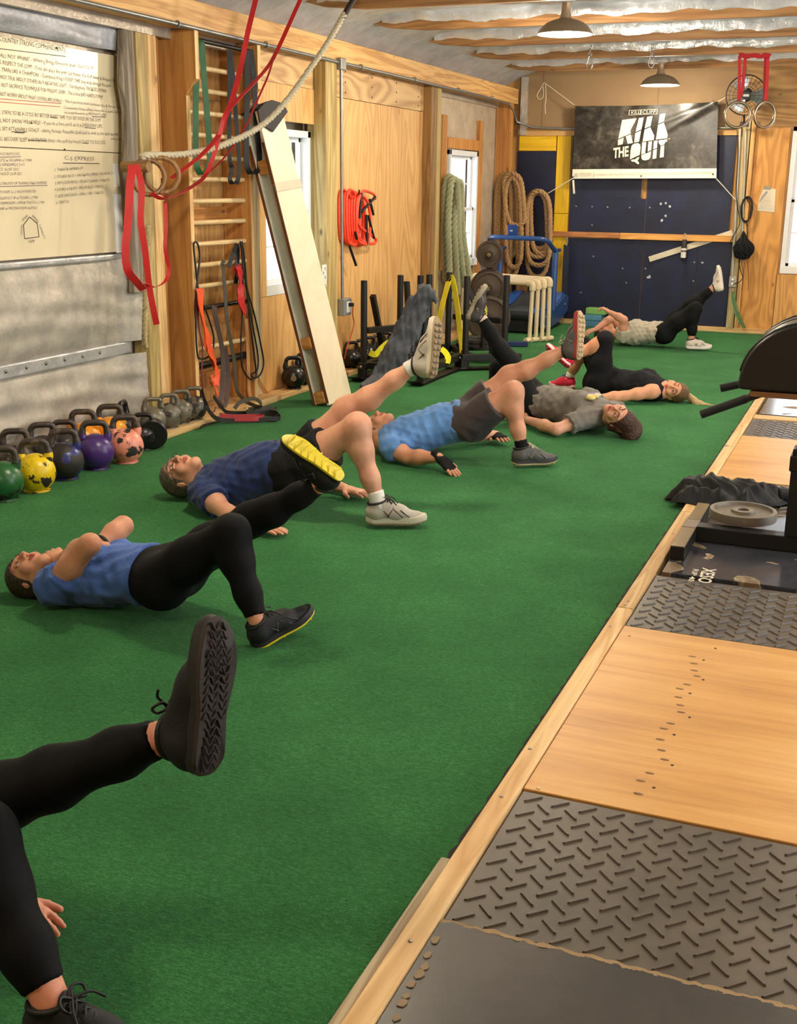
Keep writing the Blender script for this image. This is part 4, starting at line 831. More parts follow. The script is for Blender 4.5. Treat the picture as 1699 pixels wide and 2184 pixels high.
def kb(x, y, z, rz, mats, label, s=1.0, group='kettlebells along the foil wall', disc=False):
    r = thing('kettlebell', label, 'kettlebell', (x, y, z), group); R_ = np.array([[math.cos(rz), -math.sin(rz), 0], [math.sin(rz), math.cos(rz), 0], [0, 0, 1]])
    m = MB(); prof = [(.001, 0), (.066*s, 0), (.070*s, .004*s)]+[(.103*s*math.cos(q), s*(.098+.103*math.sin(q))) for q in np.linspace(-1.12, 1.45, 16)]+[(.001, .2005*s)]; m.lathe(prof, (x, y, z), seg=32); put('bell', m, mats[0], r, True)
    base = A(x, y, z); hw = .067*s
    pts = [(-.052*s, .150*s), (-.070*s, .185*s), (-.0665*s, .222*s), (-.060*s, .247*s), (-.040*s, .2625*s), (0, .264*s), (.040*s, .2625*s), (.060*s, .247*s), (.0665*s, .222*s), (.070*s, .185*s), (.052*s, .150*s)]
    P = smooth_path([R_@A(a, 0, b)+base for a, b in pts], 4); nP = len(P); rad = [(.0175+.013*max(0, 1-min(i, nP-1-i)/9))*s for i in range(nP)]
    m = MB(); m.tube(P, rad, 14); m.mi = []
    for f in m.f: m.mi.append(1 if np.mean([m.v[i][2] for i in f]) > z+.205*s else 0)
    put('handle', m, [mats[0], mats[1]], r, True)
    if disc:
        a = math.atan2(-y, -x); m = MB(); c = base+A(math.cos(a)*.094, math.sin(a)*.094, .10)*A(s, s, s); m.lathe([(.001, 0), (.026*s, .001), (.024*s, .012*s), (.001, .012*s)], c, (math.cos(a), math.sin(a), 0), 16); put('badge', m, plain((150, 132, 104), .6), r, 40)
    return r
def kbp(px, py, c, chip, amt, label, s=1.0, z=0.0, rz=.65, hd=None, **k):
    p = gz(px, py, z); mt = kbmat(c, chip, amt); return kb(max(p[0], -4.28), p[1], z, rz+RNG.normal(0, .08), (mt, hd or KH), label, s, **k)
def kbx(x, y, c, chip, amt, label, s=1.0, hd=None, rz=.65): return kb(x, y, 0, rz+RNG.normal(0, .08), (kbmat(c, chip, amt), hd or KH), label, s)
kbx(-4.03, 4.615, (38, 96, 48), 6, .44, 'green kettlebell with a rusty lower half'); kbx(-4.0, 4.83, (240, 204, 16), 13, .45, 'bright yellow kettlebell with black chipped paint'); kbx(-4.03, 5.11, (44, 50, 118), 6, .50, 'worn blue kettlebell rubbed down to brown metal'); kbx(-4.02, 5.375, (70, 42, 112), 12, .30, 'glossy purple kettlebell next to the salmon pink one'); kbx(-3.96, 5.58, (236, 150, 126), 12, .46, 'salmon pink kettlebell with dark chipped patches')
kbx(-4.29, 5.03, (96, 84, 70), 7, .5, 'bare grey-brown kettlebell behind the green one', .97); kbx(-4.27, 5.235, (92, 78, 64), 7, .5, 'bare brown kettlebell behind the yellow one', .97); kbx(-4.27, 5.425, (90, 78, 66), 7, .5, 'bare brown kettlebell behind the blue one', .9)
kbx(-4.28, 5.62, (238, 150, 26), 11, .36, 'orange kettlebell behind the blue and purple ones'); kbx(-4.24, 5.83, (242, 158, 24), 11, .36, 'orange kettlebell behind the salmon pink one'); kbx(-4.07, 5.925, (26, 24, 24), 12, .3, 'black kettlebell wedged behind the salmon pink one', .8, hd=KBK)
kb(-4.29, 6.03, 0, 1.9, (KBK, KBK), 'black kettlebell turned edge-on behind the small plate', .95)
for k, (y, lab) in enumerate(((6.205, 'bare iron kettlebell at the near end of the base plate'), (6.37, 'bare iron kettlebell second along the base plate'), (6.53, 'bare iron kettlebell third along the base plate'), (6.675, 'bare iron kettlebell beside the stall bars'))):
    kb(-4.185+.012*(k % 2), y, .042, .75, (kbmat((112, 104, 88), 9, .45), kbmat((104, 94, 78), 9, .4, (70, 60, 48))), lab, .80, 'bare iron kettlebells on the base plate')
p = gz(626, 828, .042); kb(p[0], p[1], .042, .75, (KBK, KBK), 'black kettlebell with a pale badge beside the leaning board', .9, 'black kettlebells on the base plate', True); kb(-4.16, p[1]+.22, .042, .7, (KBK, KBK), 'black kettlebell half hidden behind the leaning board', .9, 'black kettlebells on the base plate')
for k in range(7): kb(-4.19+.015*(k % 2), 9.26+.19*k, .042, .9, (KBK, KBK), ('black kettlebell at the near end of the row behind the sled', 'black kettlebell second in the row behind the sled', 'black kettlebell third in the row behind the sled', 'black kettlebell fourth in the row behind the sled', 'black kettlebell fifth in the row behind the sled', 'black kettlebell sixth in the row behind the sled', 'black kettlebell at the far end of the row behind the sled')[k], .82, 'black kettlebells lined up behind the sled')
# small dumbbell with plates next to the pink kettlebell
p = gz(326, 960); db = thing('loaded_handle', 'black plate on a short loading handle beside the kettlebells', 'dumbbell', (p[0], p[1], 0)); ax = nrm(A(-.55, .8, .06)); c = A(p[0], p[1], .093)
m = MB(); m.lathe([(.014, 0), (.085, 0), (.092, .006), (.092, .028), (.082, .032), (.07, .022), (.035, .022), (.03, .032), (.014, .032)], c, ax, 36); pt = put('plate', m, KBK, db, 40)
for q in np.linspace(0, 2*math.pi, 7)[:-1]:
    x2 = nrm(np.cross(ax, (0, 0, 1))); y2 = np.cross(ax, x2); m = MB(); cc = c+(x2*math.cos(q)+y2*math.sin(q))*.055+ax*.02; m.lathe([(.001, 0), (.008, 0), (.008, .004), (.001, .004)], cc, -ax, 8); put('plate_hole', m, plain((120, 110, 90), .5), pt)
m = MB(); m.cyl(c-ax*.10, c+ax*.14, .0135, 12); put('bar', m, plain((60, 56, 50), .4, .7), db, 40); m = MB(); m.lathe([(.014, 0), (.085, 0), (.092, .006), (.092, .028), (.082, .032), (.014, .032)], c+ax*.04, ax, 36); put('plate', m, KBK, db, 40)
# ------------------------------------------------------------------ banner
YN = 13.80
bn = thing('banner', 'black vinyl banner reading KILL THE QUIT strung on the back wall', 'banner', bw(1373, 380, YN))
TL, TR, BL, BR = bw(1227, 226, YN), bw(1531, 217, YN), bw(1220, 381, YN), bw(1527, 380, YN)
def bsurf(u, v):
    p = lerp(lerp(BL, BR, u), lerp(TL, TR, u), v); d = 0
    t = v-(1-.9*u)   # fold from the upper left corner
    d += .010*math.exp(-((v-(1-1.15*u))/.06)**2)*(1-u)*(u < .55)+.014*math.exp(-((v-(1-1.15*u)+.1)/.05)**2)*(1-u)*(u < .5)
    q = 1-u; d += .013*math.exp(-((v-(1-1.0*q))/.05)**2)*(1-q)*(q < .7)+.012*math.exp(-((v-(1-.75*q)-.03)/.04)**2)*(1-q)*(q < .7)
    d += .006*math.sin(u*21+v*4)*v**3+.004*math.sin(u*9+2); sag = -.015*math.sin(math.pi*u)*v**6
    return p+A(0, -d-.002, sag)
@cached
def vinyl():
    t = NT('vinyl'); v = t.obj(); n = t.noise(v, 3.0, 7, .65, .5); n2 = t.noise(v, 16, 6, .7)
    f = t.math('ADD', t.math('MULTIPLY', n, .7), t.math('MULTIPLY', n2, .3)); return t.fin(t.ramp(f, [(.38, srgb(16, 15, 14)), (.52, srgb(52, 49, 45)), (.70, srgb(112, 106, 96))]), .27, 0, .5)
G = np.array([[bsurf(i/70, .13+.87*j/40) for i in range(71)] for j in range(41)]); m = MB(); m.grid(G, True); m.grid(G+A(0, .003, 0)); put('sheet', m, vinyl(), bn, True)
G = np.array([[bsurf(i/70, .13*j/6) for i in range(71)] for j in range(7)]); m = MB(); m.grid(G, True); m.grid(G+A(0, .003, 0)); put('white_strip', m, plain((236, 228, 208), .35, var=.02), bn, True)
LET = plain((232, 220, 196), .4, var=.03)
def uv(px, py): # crop pixel -> banner uv
    x = 1220+px/5.309; y = 215+py/5.309; p = bw(x, y, YN); u = (p[0]-BL[0])/(BR[0]-BL[0]); v = (p[2]-BL[2])/(TL[2]-BL[2]); return u, v
def onb(px, py, lift=.012):
    u, v = uv(px, py); return bsurf(u, v)+A(0, -lift, 0)
def glyph(poly):
    # triangulate by subdividing a fan-safe polygon through bmesh
    bm = bmesh.new(); vs = [bm.verts.new((p[0], p[1], 0)) for p in poly]; bm.faces.new(vs); bmesh.ops.triangulate(bm, faces=bm.faces[:])
    Fc = [tuple(v.index for v in f.verts) for f in (bm.verts.index_update() or bm.faces)]; V = [tuple(v.co) for v in bm.verts]; bm.free(); return V, Fc
def letter(polys, name='letter'):
    m = MB()
    for pl_ in polys:
        V, Fc = glyph(pl_); m.add([onb(v[0], v[1]) for v in V], Fc)
    put(name, m, LET, bn)
letter([[(580, 222), (638, 215), (608, 330), (655, 295), (682, 210), (750, 205), (672, 345), (678, 378), (632, 398), (608, 372), (598, 410), (535, 440)], [(530, 452), (596, 425), (582, 500), (525, 512)], [(620, 412), (678, 390), (700, 488), (640, 498)]])
letter([[(775, 203), (832, 195), (802, 335), (733, 362)], [(729, 376), (798, 348), (770, 475), (714, 484)]])
letter([[(873, 190), (935, 180), (908, 298), (840, 324)], [(838, 338), (905, 312), (882, 415), (947, 408), (938, 458), (812, 474)]])
letter([[(1020, 162), (1085, 152), (1065, 245), (1000, 272)], [(997, 286), (1062, 260), (1028, 402), (1100, 392), (1092, 440), (965, 452)]])
m = MB(); 
def btext(s, a, b, hpx, name, mt=LET, bold=.02, shear=.0):
    V, Fc = text_geo(s, 1.0, shear, bold); wdt = V[:, 0].max(); m = MB(); hy = V[:, 1].max()
    m.add([onb(a[0]+(b[0]-a[0])*p[0]/wdt, a[1]+(b[1]-a[1])*p[0]/wdt-hpx*p[1]/hy, .012) for p in V], Fc); put(name, m, mt, bn)
btext('THE', (468, 655), (650, 632), 112, 'lettering', bold=.03, shear=.1)
# Q as an outlined ring with a tail, U, I, T with the same slash
cv = lambda L: [((1300+x/6.843-1220)*5.309, (295+y/6.843-215)*5.309) for x, y in L]
letter([cv([(303, 320), (318, 190), (335, 120), (370, 92), (430, 85), (463, 105), (465, 150), (448, 258), (395, 278), (412, 150), (400, 124), (378, 130), (366, 170), (350, 298)]), cv([(318, 330), (360, 318), (380, 322), (400, 300), (445, 282), (428, 325), (410, 335), (438, 375), (420, 395), (370, 355), (330, 352)])])
letter([cv([(493, 75), (552, 68), (530, 232), (473, 250)]), cv([(585, 66), (637, 60), (618, 188), (568, 210)]), cv([(472, 262), (528, 240), (518, 290), (535, 298), (555, 290), (568, 228), (618, 205), (605, 290), (580, 325), (530, 338), (490, 330), (473, 305)])])
letter([cv([(665, 55), (718, 48), (705, 158), (652, 178)]), cv([(650, 192), (704, 170), (690, 310), (636, 318)])])
letter([cv([(735, 48), (862, 35), (858, 68), (828, 76), (820, 105), (765, 128), (775, 82), (732, 82)]), cv([(762, 140), (815, 118), (800, 292), (742, 302)])])
for a, b in (((668, 108), (800, 104)), ((808, 103), (992, 100))):
    m = MB()
    for k in range(2):
        q = [onb(a[0]-4*k*1.5, a[1]+58*k, .012), onb(b[0]-4*k*1.5, b[1]+58*k, .012)]; m.bar(q[0], q[1], .003, .006, (0, 1, 0))
    for pxx in (a[0], b[0]): m.bar(onb(pxx, 103, .012), onb(pxx-8, 163, .012), .006, .003, (0, 1, 0))
    put('logo_outline', m, LET, bn)
btext('KILL', (680, 156), (792, 152), 40, 'logo_lettering', shear=.2, bold=0); btext('CLIFF', (812, 152), (978, 148), 40, 'logo_lettering', shear=.2, bold=0); btext('TM', (1100, 456), (1125, 452), 12, 'trademark', bold=0)
GRY = plain((150, 142, 124), .5)
btext('FOUNDED BY A NAVY SEAL. A PORTION OF PROCEEDS FROM EVERY CAN SOLD GOES TOWARDS SUPPORTING NAVY WARRIORS & THEIR FAMILIES', (275, 848), (1580, 838), 17, 'small_print', GRY, 0); btext('NAVY SEAL', (88, 836), (222, 834), 17, 'small_print', GRY, 0); btext('FOUNDATION', (88, 858), (222, 856), 13, 'small_print', GRY, 0)
m = MB(); m.bar(onb(252, 815, .012), onb(252, 865, .012), .003, .003, (0, 1, 0)); c = onb(52, 840, .012); m.tube([c+A(math.cos(q), 0, math.sin(q))*.019 for q in np.linspace(0, 6.28, 17)[:-1]], .0018, 5, True); m.tube([c+A(-.008, 0, -.008), c+A(.002, 0, .012), c+A(.008, 0, -.006)], .002, 5); put('emblem', m, GRY, bn)
for px, py in ((12, 862), (782, 862), (1592, 850), (35, 60), (1640, 25)):
    m = MB(); c = onb(px, py, .010); m.lathe([(.004, 0), (.010, 0), (.009, .003), (.004, .003)], c, (0, -1, 0), 12); put('grommet', m, plain((90, 84, 74), .4, .6), bn, True)
STR = plain((226, 220, 204), .7)
def string(pts, Y, r, label, n=8, group='banner strings'):
    m = MB(); m.tube(smooth_path([bw(p[0], p[1], p[2] if len(p) > 2 else Y) for p in pts], n), r, 6); return put('string', m, STR, None, True, 0, label, 'string', group)
string([(1160, 176), (1195, 202), (1227, 226)], 13.79, .004, 'white cord from the upper banner corner to the ceiling'); string([(1160, 176), (1152, 190), (1145, 203), (1150, 212), (1158, 206), (1158, 185)], 13.78, .004, 'white cord loop dangling from the ceiling'); string([(1163, 178), (1164, 210), (1162, 225), (1163, 243)], 13.78, .004, 'loose white cord tail beside the looped cord')
string([(1220, 381), (1195, 396), (1167, 413)], 13.79, .005, 'white cord from the lower banner corner to the brown rope coil'); string([(1527, 381), (1540, 395), (1555, 412), (1568, 426)], 13.79, .005, 'white cord from the lower banner corner to the pale post'); string([(1530, 217), (1541, 211), (1550, 205)], 13.79, .004, 'short white cord tying the banner up beside the fan')
m = MB(); a = bw(1222, 384, 13.79); m.ribbon([a, bw(1223, 400, 13.785), bw(1224, 413, 13.79)], (1, 0, 0), .022, .003); put('cloth_tag', m, STR, None, None, 0, 'short white tie hanging off the banner corner', 'string', 'banner strings')
# ------------------------------------------------------------------ fan
fc = bw(1590, 203, 13.62); fn = thing('wall_fan', 'round black drum fan mounted high on the pale post', 'fan', fc-A(0, 0, .22)); CAGE = plain((46, 46, 48), .4, .5); fax = nrm(A(.15, -1, -.1)); fx = nrm(np.cross(fax, (0, 0, 1))); fy = np.cross(fx, fax)*-1
def fp(r, a, d=0): return fc+(fx*math.cos(a)+fy*math.sin(a))*r+fax*d
m = MB()
for r_, d_ in ((.20, 0), (.205, -.05), (.17, .035), (.13, .05), (.09, .057), (.05, .06)): m.tube([fp(r_, a, d_) for a in np.linspace(0, 2*math.pi, 41)[:-1]], .004 if r_ > .19 else .0022, 5, True)
for a in np.linspace(0, 2*math.pi, 25)[:-1]: m.tube([fp(.045, a, .06), fp(.12, a, .052), fp(.18, a, .03), fp(.20, a, 0), fp(.2, a, -.05)], .0022, 5)
put('cage', m, CAGE, fn, True)
for k in range(3):
    m = MB(); a0 = k*2.094+.4; G = np.array([[fp(r_, a0+t*1.1*(1-.2*r_), -.02+.03*(t-.5)) for r_ in np.linspace(.04, .178, 7)] for t in np.linspace(0, 1, 8)]); m.grid(G); m.grid(G+fax*.002, True); put('blade', m, plain((150, 160, 165), .25, .4), fn, True)
m = MB(); m.lathe([(.001, -.10), (.07, -.10), (.075, -.06), (.05, -.03), (.045, 0), (.045, .055), (.042, .064), (.001, .066)], fc, fax, 24); hb = put('motor_hub', m, plain((26, 26, 27), .45), fn, 40)
m = MB(); m.box(fc+fax*.067, (.06, .001, .024), np.stack([fx, fax, fy], 1)); put('sticker', m, plain((190, 190, 188), .5), hb)
m = MB(); m.tube([fc-A(0, 0, .2), fc-A(0, -.06, .27), fc-A(.04, -.2, .32)], .012, 8); m.box(fc-A(.0, -.1, .29), (.09, .06, .05)); put('bracket', m, CAGE, fn, 40)
# ------------------------------------------------------------------ rings on red straps
RDD = plain((176, 22, 34), .55); rg_y = 11.88
for k, (px, py, sx) in enumerate(((1572, 245, 1577), (1630, 245, 1637))):
    c = bw(px, py, rg_y-.05); th = .25 if k == 0 else .75
    r = thing('hanging_ring', ('metallic gymnastic ring on a red strap, in front of the fan' if k == 0 else 'metallic gymnastic ring on a red strap, beside the plywood panel'), 'ring', c-A(0, 0, .12), 'rings hanging on red straps')
    u = A(math.cos(th), math.sin(th), 0); m = MB(); m.tube([c+(u*math.cos(q)+A(0, 0, 1)*math.sin(q))*.112 for q in np.linspace(0, 2*math.pi, 41)[:-1]], .0145, 12, True); put('ring', m, plain((150, 136, 116), .25, .75), r, True)
    top = bw(sx, 120, rg_y-.02); m = MB(); m.ribbon([c+A(0, 0, .118), lerp(c, top, .5)+A(.005, 0, 0), top], (1, .2, 0), .03, .003); st = put('strap', m, RDD, r)
    m = MB(); m.ribbon([c+A(0, .01, .118), lerp(c, top, .45)+A(.035 if k == 0 else -.015, .01, 0), top+A(.05 if k == 0 else -.02, .012, 0)], (1, .1, 0), .03, .003); put('strap_return', m, RDD, st)
m = MB(); rr = np.random.default_rng(5); P = [bw(x, 119+rr.normal(0, 1.0), rg_y-.03) for x in np.linspace(1575, 1642, 14)]; m.ribbon(P, (0, .2, 1), [.035+.012*rr.random() for _ in P], .006); put('strap_wrap', m, RDD, None, 40, 0, 'red strap wrapped along the joist above the hanging rings', 'strap')
# ------------------------------------------------------------------ things on the right part of the back wall
m = MB(); q = [bw(*p, YB-.022) for p in ((1613, 449), (1651, 453), (1654, 403), (1628, 400), (1620, 420))]; m.add(q+[p+A(0, -.002, 0) for p in q], [(0, 1, 2, 3, 4), (9, 8, 7, 6, 5)]+[(i, i+5, (i+1) % 5+5, (i+1) % 5) for i in range(5)]); nt = put('paper_note', m, plain((222, 212, 190), .7), None, None, 0, 'white paper note taped to the plywood panel', 'paper')
for k in range(9):
    m = MB(); m.bar(bw(1622-k*.6, 416+k*3.6, YB-.026), bw(1647-(k*7 % 9), 417+k*3.6, YB-.026), .001, .004, (0, 1, 0)); put('text_line', m, plain((150, 140, 124), .7), nt)
m = MB(); m.add([bw(*p, YB-.027) for p in ((1617, 433), (1622, 428), (1637, 410), (1634, 407), (1624, 418))], [(0, 1, 2, 3, 4)]); put('torn_flap', m, plain((150, 150, 152), .6), nt)
m = MB(); m.add([bw(*p, YB-.027) for p in ((1627, 404), (1643, 405), (1643, 397), (1629, 396))], [(0, 1, 2, 3)]); put('tape', m, plain((150, 144, 128), .4), nt)
cc = bw(1592, 447, YB-.07); cl = thing('cord_coil', 'black extension cord coiled on a hook beside the paper note', 'cord', bw(1592, 476, YB-.07)); rr = np.random.default_rng(9)
for k in range(9):
    m = MB(); a, b = .045+.02*rr.random(), .11+.035*rr.random(); m.tube([cc+A(a*math.cos(q)*(1+.1*math.sin(q)), -.03*rr.random()+.0, b*math.sin(q)) for q in np.linspace(0, 6.28, 23)[:-1]], .0045, 6, True); put('coil_loop', m, BK, cl, True)
for pts in ([(1592, 476), (1594, 500), (1590, 520)], [(1597, 470), (1600, 440), (1592, 422)]):
    m = MB(); m.tube([bw(*p, YB-.07) for p in pts], .004, 6); put('tail', m, BK, cl, True)
m = MB(); m.tube(smooth_path([bw(*p, 13.85) for p in ((1571, 275), (1573, 330), (1569, 400), (1572, 440), (1577, 475), (1565, 500), (1556, 518))], 6), .005, 6); put('wall_cable', m, BK, None, True, 0, 'thin black cable running down the pale post', 'cable')
bagp = [(1585, 492), (1582, 500), (1565, 518), (1562, 535), (1570, 550), (1585, 557), (1600, 552), (1608, 538), (1604, 522), (1592, 502)]
oc = thing('wall_outlet', 'grey outlet box low on the pale post with a black plug', 'outlet', bw(1560, 612, 13.86)); a, b = bw(1553, 612, 13.83), bw(1570, 590, 13.83)
m = MB(); m.bb((a[0], 13.83, a[2]), (b[0], 13.879, b[2])); put('box', m, plain((170, 168, 160), .4, .4), oc, bevel=.005)
for h in (.3, .7):
    m = MB(); m.lathe([(.001, 0), (.016, 0), (.015, .012), (.001, .012)], A((a[0]+b[0])/2, 13.83, a[2]+(b[2]-a[2])*h), (0, -1, 0), 12); put('socket', m, plain((230, 226, 216), .4), oc, True)
m = MB(); m.tube(smooth_path([bw(*p, 13.81) for p in ((1563, 606), (1575, 602), (1583, 592), (1578, 575), (1574, 556))], 6), .005, 6); put('plug_cord', m, BK, oc, True)
m = MB(); m.cyl(bw(1578, 275, 13.87), bw(1561, 590, 13.87), .016, 10); m.cyl(bw(1590, 280, 13.87), bw(1580, 560, 13.88), .012, 10); put('conduit', m, plain((176, 172, 160), .4, .5), None, 60, 0, 'pair of grey conduits running down beside the pale post', 'conduit')
gs = thing('green_strap', 'pale green strap looped on a carabiner near the floor', 'strap', bw(1580, 702, 13.8)); m = MB(); P = [bw(*p, 13.80) for p in ((1562, 622), (1562, 640), (1568, 665), (1577, 685), (1588, 700))]; m.ribbon(smooth_path(P, 6), (.8, .3, 0), .03, .003); m.ribbon(smooth_path([bw(*p, 13.78) for p in ((1562, 622), (1566, 642), (1574, 670), (1588, 700))], 6), (.8, -.3, .1), .028, .003); put('webbing', m, plain((96, 132, 88), .6), gs)
m = MB(); c = bw(1561, 622, 13.80); m.tube([c+A(.012*math.cos(q), 0, .03*math.sin(q)) for q in np.linspace(0, 6.28, 15)[:-1]], .004, 6, True); put('carabiner', m, plain((170, 170, 166), .3, .8), gs, True)
# bottle and hook hanging on the ledge
bt = thing('water_bottle', 'black and white bottle hanging by a carabiner from the ledge', 'bottle', bw(1456, 556, 13.84)); c = bw(1456, 556, 13.84)
m = MB(); m.lathe([(.001, 0), (.022, 0), (.025, .006), (.025, .03), (.03, .034), (.031, .14), (.031, .18), (.027, .20), (.027, .225), (.02, .235), (.001, .236)], c, seg=20); m.mi = [1 if (4*20 <= i < 5*20) else 0 for i in range(len(m.f))]; put('body', m, [plain((30, 30, 32), .35), plain((226, 222, 214), .4)], bt, 40)
m = MB(); m.lathe([(.0315, .10), (.0315, .115)], c, seg=20); put('stripe', m, plain((24, 24, 26), .4), bt, 40); m = MB(); m.tube([c+A(.015*math.cos(q), -.005, .262+.04*math.sin(q)) for q in np.linspace(0, 6.28, 15)[:-1]], .0045, 6, True); put('carabiner', m, plain((190, 188, 180), .3, .8), bt, True)
hk = thing('hanging_strap', 'long dark strap hanging from a hook beside the yellow board', 'strap', bw(1206, 640, 13.82)); m = MB(); m.ribbon([bw(1208, 522, 13.84), bw(1205, 580, 13.83), bw(1203, 640, 13.84)], (1, 0, 0), .07, .01); put('webbing', m, plain((22, 26, 44), .6), hk); m = MB(); c = bw(1208, 515, 13.83); m.tube([c+A(.012*math.cos(q), 0, .05*math.sin(q)) for q in np.linspace(0, 6.28, 15)[:-1]], .005, 6, True); put('hook', m, plain((170, 170, 168), .3, .8), hk, True)
# yoga blocks
for k, (c_, lab) in enumerate((((62, 112, 142), 'blue foam block at the bottom of the stack'), ((76, 134, 158), 'lighter blue foam block in the middle of the stack'), ((122, 172, 92), 'green foam block on top of the stack'))):
    m = MB(); z0 = .001+.074*k; x0 = -3.19+.012*(k == 2); m.bb((x0, 13.66, z0), (x0+.235-.03*(k < 2), 13.80, z0+.0725)); put('foam_block', m, plain(c_, .7, bump=.1), None, None, .008, lab, 'block', 'stacked foam blocks')
# ------------------------------------------------------------------ rope coils
def rope_coil(loops, label, r, c, fn_, turns=9, group='battle ropes on the wall', tails=()):
    rt = thing('battle_rope', label, 'rope', fn_(*loops[0][0], 0)*A(1, 1, 1), group)
    for k, L_ in enumerate(list(loops)+list(tails)):
        closed = k < len(loops); P = dense(smooth_path([fn_(p[0], p[1], k) for p in L_], 9, closed), .016)
        if closed: P.append(P[0])
        n = len(P); T = [nrm(P[min(i+1, n-1)]-P[max(i-1, 0)]) for i in range(n)]; u = nrm(np.cross(T[0], (.3, .9, .2))); s_ = 0
        U = []; S = [0]
        for i, t in enumerate(T):
            u = nrm(u-t*(u@t)); U.append(u)
            if i: S.append(S[-1]+np.linalg.norm(P[i]-P[i-1]))
        m = MB()
        for q in range(3):
            Q = [P[i]+(U[i]*math.cos(2*math.pi*(S[i]*turns+q/3))+np.cross(T[i], U[i])*math.sin(2*math.pi*(S[i]*turns+q/3)))*r*.5 for i in range(n)]; m.tube(Q, r*.58, 6)
        put('rope_loop', m, ropemat(c), rt, True)
    return rt
def loop(cx, yt, yb, w, sk=0): return [(cx, yt), (cx+w*.42+sk*.2, yt+(yb-yt)*.12), (cx+w*.5+sk*.5, yt+(yb-yt)*.5), (cx+w*.42+sk*.9, yb-(yb-yt)*.1), (cx+sk, yb), (cx-w*.42+sk*.9, yb-(yb-yt)*.1), (cx-w*.5+sk*.5, yt+(yb-yt)*.5), (cx-w*.42+sk*.2, yt+(yb-yt)*.12)]
B1 = lambda x, y, k: bw(x, y, 13.60-.045*(k % 3)); B2 = lambda x, y, k: bw(x, y, 13.79-.045*(k % 3))
rope_coil([loop(1074, 372, 560, 36, -2), loop(1080, 370, 595, 48, 2), loop(1090, 370, 480, 40, 12), loop(1084, 374, 545, 24, 6), loop(1078, 376, 600, 26, -4), loop(1092, 380, 570, 34, 4)], 'brown battle rope coiled thickly beside the corner post', .029, (176, 138, 92), B1, 7)
rope_coil([loop(1146, 407, 530, 44, 4), loop(1146, 409, 548, 52, 2), loop(1148, 408, 566, 50, 0), loop(1147, 412, 590, 46, -2), loop(1146, 410, 540, 34, 6)], 'brown battle rope coiled in nested loops on the navy panel', .029, (180, 142, 98), B2, 7)
B3 = lambda x, y, k: lw(x, y, -4.20+.03*(k % 3))
rope_coil([], 'thick pale green rope hanging in long strands beside the window', .036, (176, 178, 140), B3, 6, tails=([(958, 382), (950, 400), (947, 450), (950, 520), (953, 580), (945, 620)], [(956, 380), (964, 395), (960, 440), (957, 500), (963, 560), (957, 625)], [(960, 380), (972, 388), (978, 440), (975, 500), (983, 550), (990, 585)], [(962, 384), (976, 400), (968, 450), (972, 510), (978, 570), (974, 640)], [(970, 386), (980, 410), (984, 470), (990, 520), (998, 570), (1000, 600)])) if False else None
def rope_hang(strands, label, r, c):
    rt = thing('battle_rope', label, 'rope', lw(965, 620, -4.2), 'battle ropes on the wall')
    for k, L_ in enumerate(strands):
        P = dense(smooth_path([lw(p[0], p[1], -4.255+.05+.03*(k % 3)) for p in L_], 9), .016); n = len(P); T = [nrm(P[min(i+1, n-1)]-P[max(i-1, 0)]) for i in range(n)]; u = A(1, 0, 0); S = 0; m = MB(); Qs = [[], [], []]
        for i in range(n):
            u = nrm(u-T[i]*(u@T[i])); S += np.linalg.norm(P[i]-P[i-1]) if i else 0
            for q in range(3): a = 2*math.pi*(S*5.5+q/3); Qs[q].append(P[i]+(u*math.cos(a)+np.cross(T[i], u)*math.sin(a))*r*.5)
        for Q in Qs: m.tube(Q, r*.58, 7)
        put('rope_strand', m, ropemat(c), rt, True)
rope_hang([[(951, 600), (949, 540), (948, 460), (950, 400), (957, 379), (966, 386), (968, 430), (964, 500), (968, 570), (962, 640)], [(975, 630), (972, 560), (968, 490), (972, 430), (970, 396), (976, 388), (983, 400), (984, 460), (989, 520), (998, 575), (1004, 610)], [(958, 640), (957, 560), (955, 480), (959, 410), (964, 384), (973, 392), (977, 440), (978, 510), (985, 570), (990, 610)]], 'thick pale green rope hanging in long strands beside the window', .036, (178, 180, 142))
m = MB(); m.bb((-4.10, 13.882, .056), (-3.96, 13.925, .56)); put('wood_post', m, wood(*DARKW, 2), None, None, .004, 'short brown timber standing behind the treadmill', 'timber')
# ------------------------------------------------------------------ treadmill
BLU = plain((40, 74, 128), .3, var=.06); BLD = plain((34, 62, 120), .3, var=.06); BRT = plain((48, 104, 196), .22, var=.04)
tm = thing('treadmill', 'blue curved manual treadmill in the corner', 'treadmill', (-3.77, 13.2, 0)); x0, x1, y0, y1 = -4.12, -3.44, 12.62, 13.86
def side_prof(): return [(12.75, .05), (12.95, .02), (13.5, .07), (13.86, .16), (13.87, .33), (13.75, .36), (13.55, .31), (13.35, .255), (13.1, .235), (12.85, .25), (12.70, .28), (12.66, .2), (12.68, .1)]
for xs in (x0, x1-.03):
    m = MB(); m.prism([(p[0], p[1]) for p in side_prof()], A(xs, 0, 0), A(0, 1, 0), A(0, 0, 1), .03); sp_ = put('side_panel', m, BLU, tm, bevel=.004)
    for (yy_, zz_) in ((12.85, .18), (12.92, .185), (13.7, .25), (12.83, .07), (12.9, .075)):
        m = MB(); m.lathe([(.001, 0), (.009, 0), (.008, .012), (.001, .005)], A(xs+.0301 if xs > -3.6 else xs+.03, yy_, zz_), (1, 0, 0), 8); put('bolt', m, plain((200, 200, 200), .3, .8), sp_, True)
yb_ = [12.64, 12.70, 12.85, 13.0, 13.2, 13.4, 13.6, 13.8, 13.87]; zb_ = [.20, .27, .25, .24, .24, .262, .315, .365, .33]
